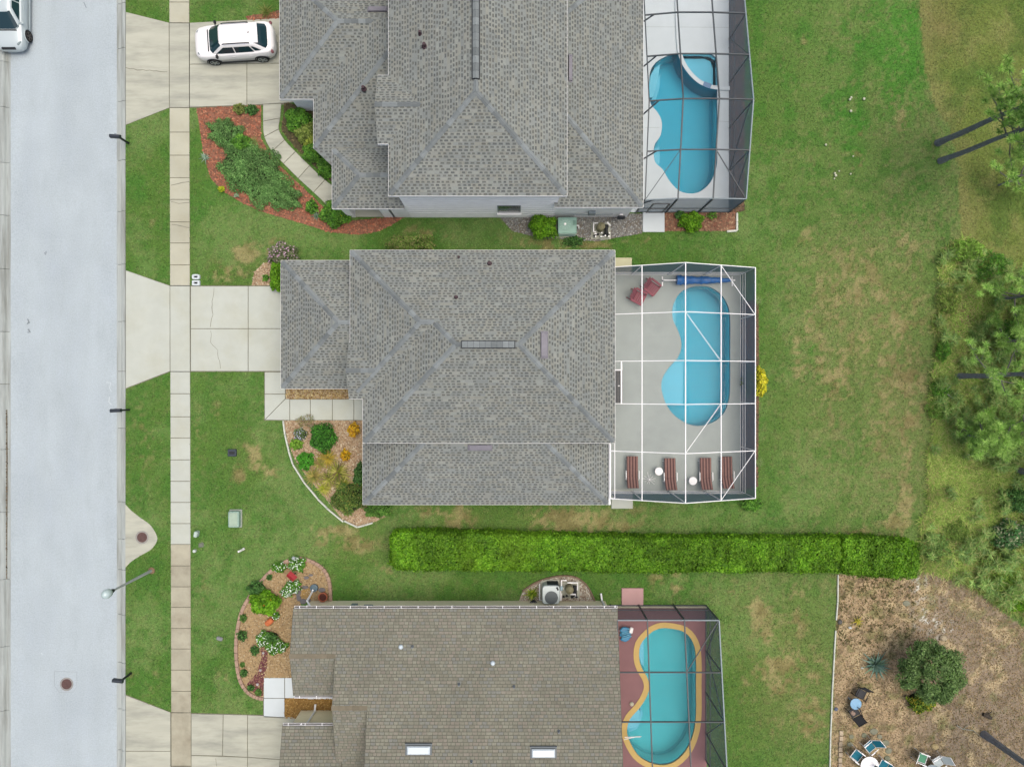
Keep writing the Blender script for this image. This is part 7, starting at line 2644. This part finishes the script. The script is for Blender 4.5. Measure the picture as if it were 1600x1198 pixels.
def tree(name, label, base, crown_c, rad, n, leaf, pal, trunk_r, seed, cat="tree", group=None):
    """broadleaf tree: trunk with limbs and a crown of leaf clumps"""
    rnd = random.Random(seed)
    rng = np.random.default_rng(seed)
    t = thing(name, label, cat, base, 0, group)
    cc_ = Vector(crown_c) - Vector(base)
    m = MB()
    fork = cc_ * .5
    m.tube([(0, 0, -.05), fork * .5 + Vector((.05, .03, 0)), fork], [trunk_r, trunk_r * .8, trunk_r * .65], 8)
    ends = []
    for k in range(9):
        a = 2 * math.pi * k / 9 + rnd.uniform(-.3, .3)
        e = cc_ + Vector((math.cos(a) * rad[0] * .7, math.sin(a) * rad[1] * .7, rnd.uniform(-.2, .5) * rad[2]))
        m.tube([fork, (fork + e) / 2 + Vector((0, 0, .1)), e], [trunk_r * .5, trunk_r * .3, trunk_r * .12], 6)
        ends.append(e)
    m.build("trunk", m_bark, t)
    cl = []
    for k in range(130):
        d = Vector((rnd.gauss(0, 1), rnd.gauss(0, 1), abs(rnd.gauss(0, 1)) - .3)).normalized()
        f = rnd.uniform(.55, .95)
        cl.append((cc_.x + d.x * rad[0] * f, cc_.y + d.y * rad[1] * f, cc_.z + d.z * rad[2] * f, rnd.uniform(.12, .26) * rad[0], rnd.uniform(.9, 1.2)))
    pts, tone, ups = [], [], []
    for (x, y, z, r, tn) in cl:
        k = n // len(cl)
        v = rng.normal(0, 1, (k, 3))
        v /= np.linalg.norm(v, axis=1, keepdims=True)
        v[:, 2] = np.abs(v[:, 2]) * .9 - .25
        q = v * (r * rng.uniform(.6, 1.05, k))[:, None] + np.array([x, y, z])
        pts.append(q)
        ups.append(v)
        tone.append(np.full(k, tn))
    pts, tone, ups = np.concatenate(pts), np.concatenate(tone), np.concatenate(ups)
    V, F, c = leaf_quads(pts, leaf, pal, .45, .5, up=ups + np.array([0, 0, .8]), rng=rng)
    npmesh("crown", V, F, c * tone[:, None], m_leaf, t)
    return t


tree("round_tree", "round dark green bushy tree on the sandy lot", P(1447, 1052), P(1456, 1050, 2.0), (1.75, 1.7, 1.1), 22000, .06, [(84, 108, 60), (102, 126, 74), (70, 94, 50), (120, 142, 88), (92, 120, 58)], .12, 5)
shrub("bush", "yellow green bush growing at the foot of the round tree", 1440, 1098, .75, .55, .7, 1200, .065, [(96, 124, 40), (122, 140, 44), (160, 150, 50), (76, 104, 36)], 102)


# --- pines
NEED = [(130, 160, 78), (114, 146, 64), (150, 174, 96), (102, 136, 58), (126, 152, 84)]


def pine(label, base_px, top, h, crown_from, nbr, blen, seed, trunk_r=.17, tufts=5, pal=NEED, group="pines on the right"):
    """tall thin pine: bare trunk, whorled limbs, needle tufts at the twig ends; top = lean at the top"""
    rnd = random.Random(seed)
    rng = np.random.default_rng(seed)
    b = P(*base_px)
    t = thing("pine_tree", label, "tree", b, 0, group)
    lean = Vector((top[0], top[1], 0))

    def at(z):
        return lean * (z / h) ** 1.15 + Vector((.02 * math.sin(z), .02 * math.cos(z * 1.3), z))
    m = MB()
    zz = [h * k / 14 for k in range(15)]
    m.tube([at(z) - Vector((0, 0, .1 if z == 0 else 0)) for z in zz], [trunk_r * (1.25 if k == 0 else 1) * (1 - .8 * k / 14) for k in range(15)], 9)
    m.build("trunk", M("pine_bark", C(150, 150, 160), .95, var=.4, vs=10, tint=C(130, 116, 108), tintfac=.6, ts=5), t)
    br = MB()
    V_, F_, C_ = [], [], []
    n0 = 0
    for k in range(nbr):
        z = crown_from + (h - crown_from) * (k / max(1, nbr - 1)) ** .9
        a = k * 2.4 + rnd.uniform(-.5, .5)
        L_ = blen * (1.05 - .65 * (z - crown_from) / (h - crown_from + .01)) * rnd.uniform(.7, 1.2)
        s = at(z)
        d = Vector((math.cos(a), math.sin(a), rnd.uniform(-.05, .35)))
        mid = s + d * L_ * .5 + Vector((0, 0, -.08))
        e = s + d * L_ + Vector((0, 0, .15))
        br.tube([s, mid, e], [.045, .03, .012], 5)
        ends = [e, mid + (e - mid) * .5]
        for q in range(tufts):
            f = rnd.uniform(.35, 1.0)
            bp = s + (e - s) * f
            off = Vector((rnd.gauss(0, .33), rnd.gauss(0, .33), rnd.uniform(0, .2))) * min(1, L_ * .5)
            if q % 2 == 0:
                br.tube([bp, bp + off], [.014, .007], 4)
            ends.append(bp + off)
        for c in ends:
            nn = 48
            dirs = rng.normal(0, 1, (nn, 3))
            dirs[:, 2] = np.abs(dirs[:, 2]) * .6 - .15
            dirs /= np.linalg.norm(dirs, axis=1, keepdims=True)
            Ln = .3 * rng.uniform(.7, 1.2, nn)
            side = np.cross(dirs, rng.normal(0, .35, (nn, 3)) + np.array([0, 0, 1.0]))
            side /= np.linalg.norm(side, axis=1, keepdims=True)
            cen = np.array(c)
            p0 = cen + dirs * .02
            V_.append(np.stack([p0 - side * .02, p0 + side * .02, cen + dirs * Ln[:, None]], 1).reshape(-1, 3))
            F_.append(np.arange(3 * nn).reshape(-1, 3) + n0)
            n0 += 3 * nn
            C_.append(np.array([C(*q_) for q_ in pal])[rng.integers(0, len(pal), nn)] * rng.uniform(.85, 1.4) * 1.95)
    br.build("branches", M("pine_twig", C(134, 126, 122), .9), t)
    npmesh("crown", np.concatenate(V_), np.concatenate(F_), np.concatenate(C_), m_leaf, t)
    return t


pine("tall pine with bare dark trunk, upper of the close pair", (1465, 224), (.1, -1.1), 13, 5.0, 30, 2.3, 1, .18, 7)
pine("tall pine with bare dark trunk, lower of the close pair", (1469, 252), (.3, -1.0), 12.5, 5.0, 30, 2.4, 2, .16, 7)
pine("tall pine whose dark trunk lies across the scrub at mid height", (1495, 588), (.4, .15), 12, 2.2, 22, 2.4, 3, .16, 6)
pine("tall pine with bare dark trunk in the lower right corner", (1537, 1147), (.3, .3), 12, 6.5, 20, 2.2, 4, .19, 6)
pine("young pine in the upper scrub with bright needle tufts", (1556, 470), (.1, .1), 4.6, .9, 17, 2.1, 5, .09, 6)
pine("young pine in the middle of the scrub above the fallen trunk", (1560, 535), (.0, .1), 4.4, .8, 17, 2.2, 6, .09, 6)
pine("young pine below the dark trunk near the right edge", (1552, 660), (.1, .0), 4.2, .8, 15, 2.0, 7, .08, 6)
pine("young sparse pine at the left of the scrub", (1504, 680), (-.1, .1), 3.2, .7, 14, 1.5, 8, .07, 6)
pine("tall pine at the right edge with only its lower limbs in view", (1590, 735), (.4, .0), 11, 3.0, 16, 2.4, 9, .17, 6)
pine("small pine by the meadow edge under the close pair", (1560, 290), (.2, .1), 3.0, .6, 9, 1.7, 10, .05, 3)

# --- scrub: bushes and fallen branches
for k, (px_, py_, rx, ry, h, pal, lf, lab) in enumerate((
        (1474, 548, .4, .6, .6, GREEN, .08, "dark green bush on the lawn side of the scrub"), (1580, 836, 1.0, .8, 1.0, [(70, 112, 60), (84, 126, 74), (56, 92, 50), (150, 150, 120)], .14, "large leaved dark bush near the right edge"), (1512, 392, 1.0, .7, .8, [(112, 148, 52), (96, 132, 44), (130, 160, 70)], .08, "bright bush at the top of the scrub"),
        (1550, 415, 1.1, .8, .8, GREEN, .08, "green bush right of the bright bush atop the scrub"), (1480, 470, .7, .8, .5, [(110, 132, 56), (130, 140, 70), (90, 116, 48)], .07, "olive bush along the lawn edge of the scrub"), (1470, 610, .6, .5, .5, GREEN, .07, "green bush beside the foot of the dark trunk"), (1468, 640, .8, .6, .4, [(104, 136, 56), (86, 120, 46)], .07, "low bush below the foot of the dark trunk"),
        (1590, 520, .9, .9, 1.2, GREEN, .09, "green bush at the right edge amid young pines"), (1460, 855, .9, .8, .5, [(92, 124, 56), (76, 108, 48), (112, 136, 70)], .07, "green bush at the end of the short hedge"), (1575, 912, 1.0, .7, .6, [(104, 140, 50), (90, 124, 44), (130, 150, 64)], .08, "bright green bush at the lower end of the scrub"), (1590, 780, .8, .8, .9, DEEP, .1, "dark bush above the large leaved bush"),
        (1590, 945, .6, .4, .5, BRIGHT, .07, "small bright bush where the scrub meets the sandy lot"), (1545, 870, .9, .6, .5, [(100, 124, 54), (84, 110, 46), (130, 134, 74)], .07, "olive bush in the lower scrub"), (1495, 830, .7, .6, .4, [(110, 132, 58), (92, 118, 48)], .07, "olive bush just right of the bare dark soil"))):
    shrub("scrub_bush", lab, px_, py_, rx, ry, h, int(900 * rx * ry + 200), lf, pal, 110 + k, "bushes in the scrub", aspect=.32, core=False)
m_dead = M("dead_wood", C(170, 166, 156), .9, var=.2, vs=6)
for pts, lab in (([(1463, 603), (1470, 612), (1480, 620), (1494, 625)], "bleached curved branch lying in the scrub near the lawn"), ([(1590, 612), (1596, 622), (1604, 628)], "forked bleached branch at the right edge"), ([(1508, 540), (1522, 532), (1536, 540), (1548, 536)], "thin bleached branch among the dry brush"), ([(1566, 695), (1584, 686), (1604, 680)], "grey fallen log at the right of the scrub"), ([(1505, 710), (1522, 706), (1540, 703)], "grey fallen branch in the middle of the scrub"), ([(1494, 1132), (1504, 1138), (1520, 1140)], "thin pale branch on the sandy lot near the corner trunk")):
    p = P(*pts[0])
    m = MB()
    q = [P(*a) - p + Vector((0, 0, .35 if pts[0][1] < 900 else .05)) for a in pts]
    r = .07 if "log" in lab else .03
    m.tube(q, [r * (1 - .5 * i / len(q)) for i in range(len(q))], 7)
    if "log" not in lab:
        m.tube([q[1], q[1] + Vector((.3, .35, .1))], [r * .7, r * .3], 5)
        m.tube([q[2], q[2] + Vector((.35, -.3, .12))], [r * .6, r * .25], 5)
    tag(m.build("fallen_branch", m_dead, loc=p), lab, "branch")
p = P(1540, 1117)
m = MB(); m.tube([(-.2, .1, .08), (.1, -.02, .1), (.25, -.12, .09)], [.1, .12, .1], 8); m.tube([(0, .05, .1), (.3, .3, .12)], [.05, .02], 6)
tag(m.build("log", m_bark, loc=p), "short dark log above the lower right trunk", "log")

# feathery low growth knitting the scrub together
nT = 900
tx, ty = RNG.uniform(1452, 1640, nT), RNG.uniform(385, 960, nT)
dens = fbm(tx / 26 + 5, ty / 26 + 5, 3)
okT = inpoly(tx, ty, SCRUB) & (dens + .25 * sstep(1470, 1560, tx) > .5) & (np.exp(-(((tx - 1505) / 26) ** 2 + ((ty - 490) / 40) ** 2)) < .5) & ~((ty > 715) & (ty < 830) & (tx < 1565) & (RNG.random(nT) < .85))
tx, ty, dens = tx[okT], ty[okT], dens[okT]
Vt, Ft, Ct, n0 = [], [], [], 0
palT = np.array([C(*q) for q in [(128, 152, 82), (114, 142, 70), (146, 164, 96), (104, 134, 66), (150, 152, 96), (118, 146, 88)]])
for xx, yy, dn in zip(tx, ty, dens):
    nn = 54
    hgt = RNG.uniform(.1, .5) * (1 + .9 * max(0, (xx - 1500) / 100))
    L_ = RNG.uniform(.22, .42)
    c0 = np.array([(xx - 800) / SCL * (1 - hgt / CAM_H), (599 - yy) / SCL * (1 - hgt / CAM_H), hgt])
    d_ = RNG.normal(0, 1, (nn, 3))
    d_[:, 2] = np.abs(d_[:, 2]) * .5 - .15
    d_ /= np.linalg.norm(d_, axis=1, keepdims=True)
    s_ = np.cross(d_, RNG.normal(0, .35, (nn, 3)) + np.array([0, 0, 1.0]))
    s_ /= np.linalg.norm(s_, axis=1, keepdims=True)
    st_ = c0 + d_ * .03 + RNG.normal(0, .06, (nn, 3))
    Vt.append(np.stack([st_ - s_ * .022, st_ + s_ * .022, st_ + d_ * (L_ * RNG.uniform(.7, 1.2, nn))[:, None]], 1).reshape(-1, 3))
    Ft.append(np.arange(3 * nn).reshape(-1, 3) + n0)
    n0 += 3 * nn
    Ct.append(palT[RNG.integers(0, len(palT), nn)] * RNG.uniform(1.3, 2.3))
tag(npmesh("scrub_foliage", np.concatenate(Vt), np.concatenate(Ft), np.concatenate(Ct), m_leaf), "feathery light green undergrowth filling the scrub", "undergrowth", kind="stuff")

# ================================================================== grass
ALLEX = [(np.array([q[0] for q in e]), np.array([q[1] for q in e]), e) for e in EXCL]


def free(x, y, extra=()):
    ok = np.ones(x.shape, bool)
    for ex, ey, e in ALLEX:
        k = ok & (x > ex.min() - 1) & (x < ex.max() + 1) & (y > ey.min() - 1) & (y < ey.max() + 1)
        if k.any():
            idx = np.nonzero(k)[0]
            ok[idx[inpoly(x[idx], y[idx], e)]] = False
    for e in extra:
        ok &= ~inpoly(x, y, e)
    return ok


def blades(name, label, x, y, L_, w, colr, lean, mat=None):
    n = len(x)
    a = RNG.uniform(0, 2 * np.pi, n)
    base = np.stack([(x - 800) / SCL, (599 - y) / SCL, np.zeros(n)], -1)
    ln = RNG.uniform(lean[0], lean[1], n)
    d = np.stack([np.cos(a) * np.sin(ln), np.sin(a) * np.sin(ln), np.cos(ln)], -1)
    s = np.stack([-np.sin(a), np.cos(a), RNG.normal(0, .15, n)], -1)
    LL_ = L_ * RNG.uniform(.6, 1.3, n)
    V = np.stack([base - s * w, base + s * w, base + d * LL_[:, None]], 1).reshape(-1, 3)
    o = npmesh(name, V, np.arange(3 * n).reshape(-1, 3), colr, mat or m_leaf)
    return tag(o, label, "grass", kind="stuff")


n = 620000
x = RNG.uniform(196, 1630, n)
y = RNG.uniform(-25, 1225, n)
ok = free(x, y, (SANDLOT, SCRUB))
x, y = x[ok], y[ok]
cg = ground_color(x, y)
cg *= RNG.uniform(.6, 1.45, (len(x), 1)) * (1 + RNG.normal(0, .06, (len(x), 3)))
keepd = RNG.random(len(x)) < np.where(cg[:, 0] > cg[:, 1], .45, 1.0)
blades("lawn_grass", "short mown lawn grass around the houses", x[keepd], y[keepd], .075, .03, np.clip(cg[keepd] * 1.2, 0, .8), (.75, 1.42))
n = 90000
x = RNG.uniform(1425, 1640, n)
y = RNG.uniform(370, 1000, n)
nz = fbm(x / 22 + 40, y / 22)
ok = inpoly(x + (nz - .5) * 26, y, SCRUB) & free(x, y)
bare = np.exp(-(((x - 1505) / 30) ** 2 + ((y - 490) / 45) ** 2)) + np.exp(-(((x - 1500) / 28) ** 2 + ((y - 850) / 30) ** 2)) * .8
ok &= RNG.random(n) > bare * .75
x, y, nz = x[ok], y[ok], nz[ok]
pal = np.array([C(*q) for q in [(140, 162, 76), (158, 172, 94), (122, 148, 64), (170, 170, 104), (108, 136, 58), (156, 142, 98)]])
cg = pal[RNG.integers(0, len(pal), len(x))] * RNG.uniform(.75, 1.2, (len(x), 1)) * (.75 + .5 * sstep(.3, .65, fbm(x / 30, y / 30 + 5)))[:, None]
blades("tall_grass", "tall rough grass filling the scrub on the right", x, y, .5, .022, cg * 1.75, (.9, 1.45))
n = 26000
x = RNG.uniform(1297, 1620, n)
y = RNG.uniform(895, 1215, n)
ok = inpoly(x, y, SANDLOT) & free(x, y)
x, y = x[ok], y[ok]
pal = np.array([C(*q) for q in [(196, 164, 118), (168, 134, 98), (132, 108, 82), (116, 96, 76), (150, 128, 92), (186, 164, 124), (112, 112, 66)]])
cg = pal[RNG.integers(0, len(pal), len(x))] * RNG.uniform(.8, 1.2, (len(x), 1))
blades("leaf_litter", "dry leaf litter strewn over the sandy lot", x, y, .08, .03, cg, (1.0, 1.5))
n = 260
k = 0
x = RNG.uniform(1305, 1430, n)
y = RNG.uniform(905, 1010, n)
cen = np.stack([(x - 800) / SCL, (599 - y) / SCL, np.full(n, .04)], -1)
idx = np.repeat(np.arange(n), 7)
pts = cen[idx] + RNG.normal(0, .035, (len(idx), 3)) * np.array([1, 1, .4])
V, F, cc = leaf_quads(pts, .045, [(104, 98, 64), (124, 112, 76), (96, 92, 60)], .7, .5)
w = npmesh("ground_weeds", V, F, cc, m_leaf)
tag(w, "scattered small weeds on the upper sandy lot", "weeds", kind="stuff")
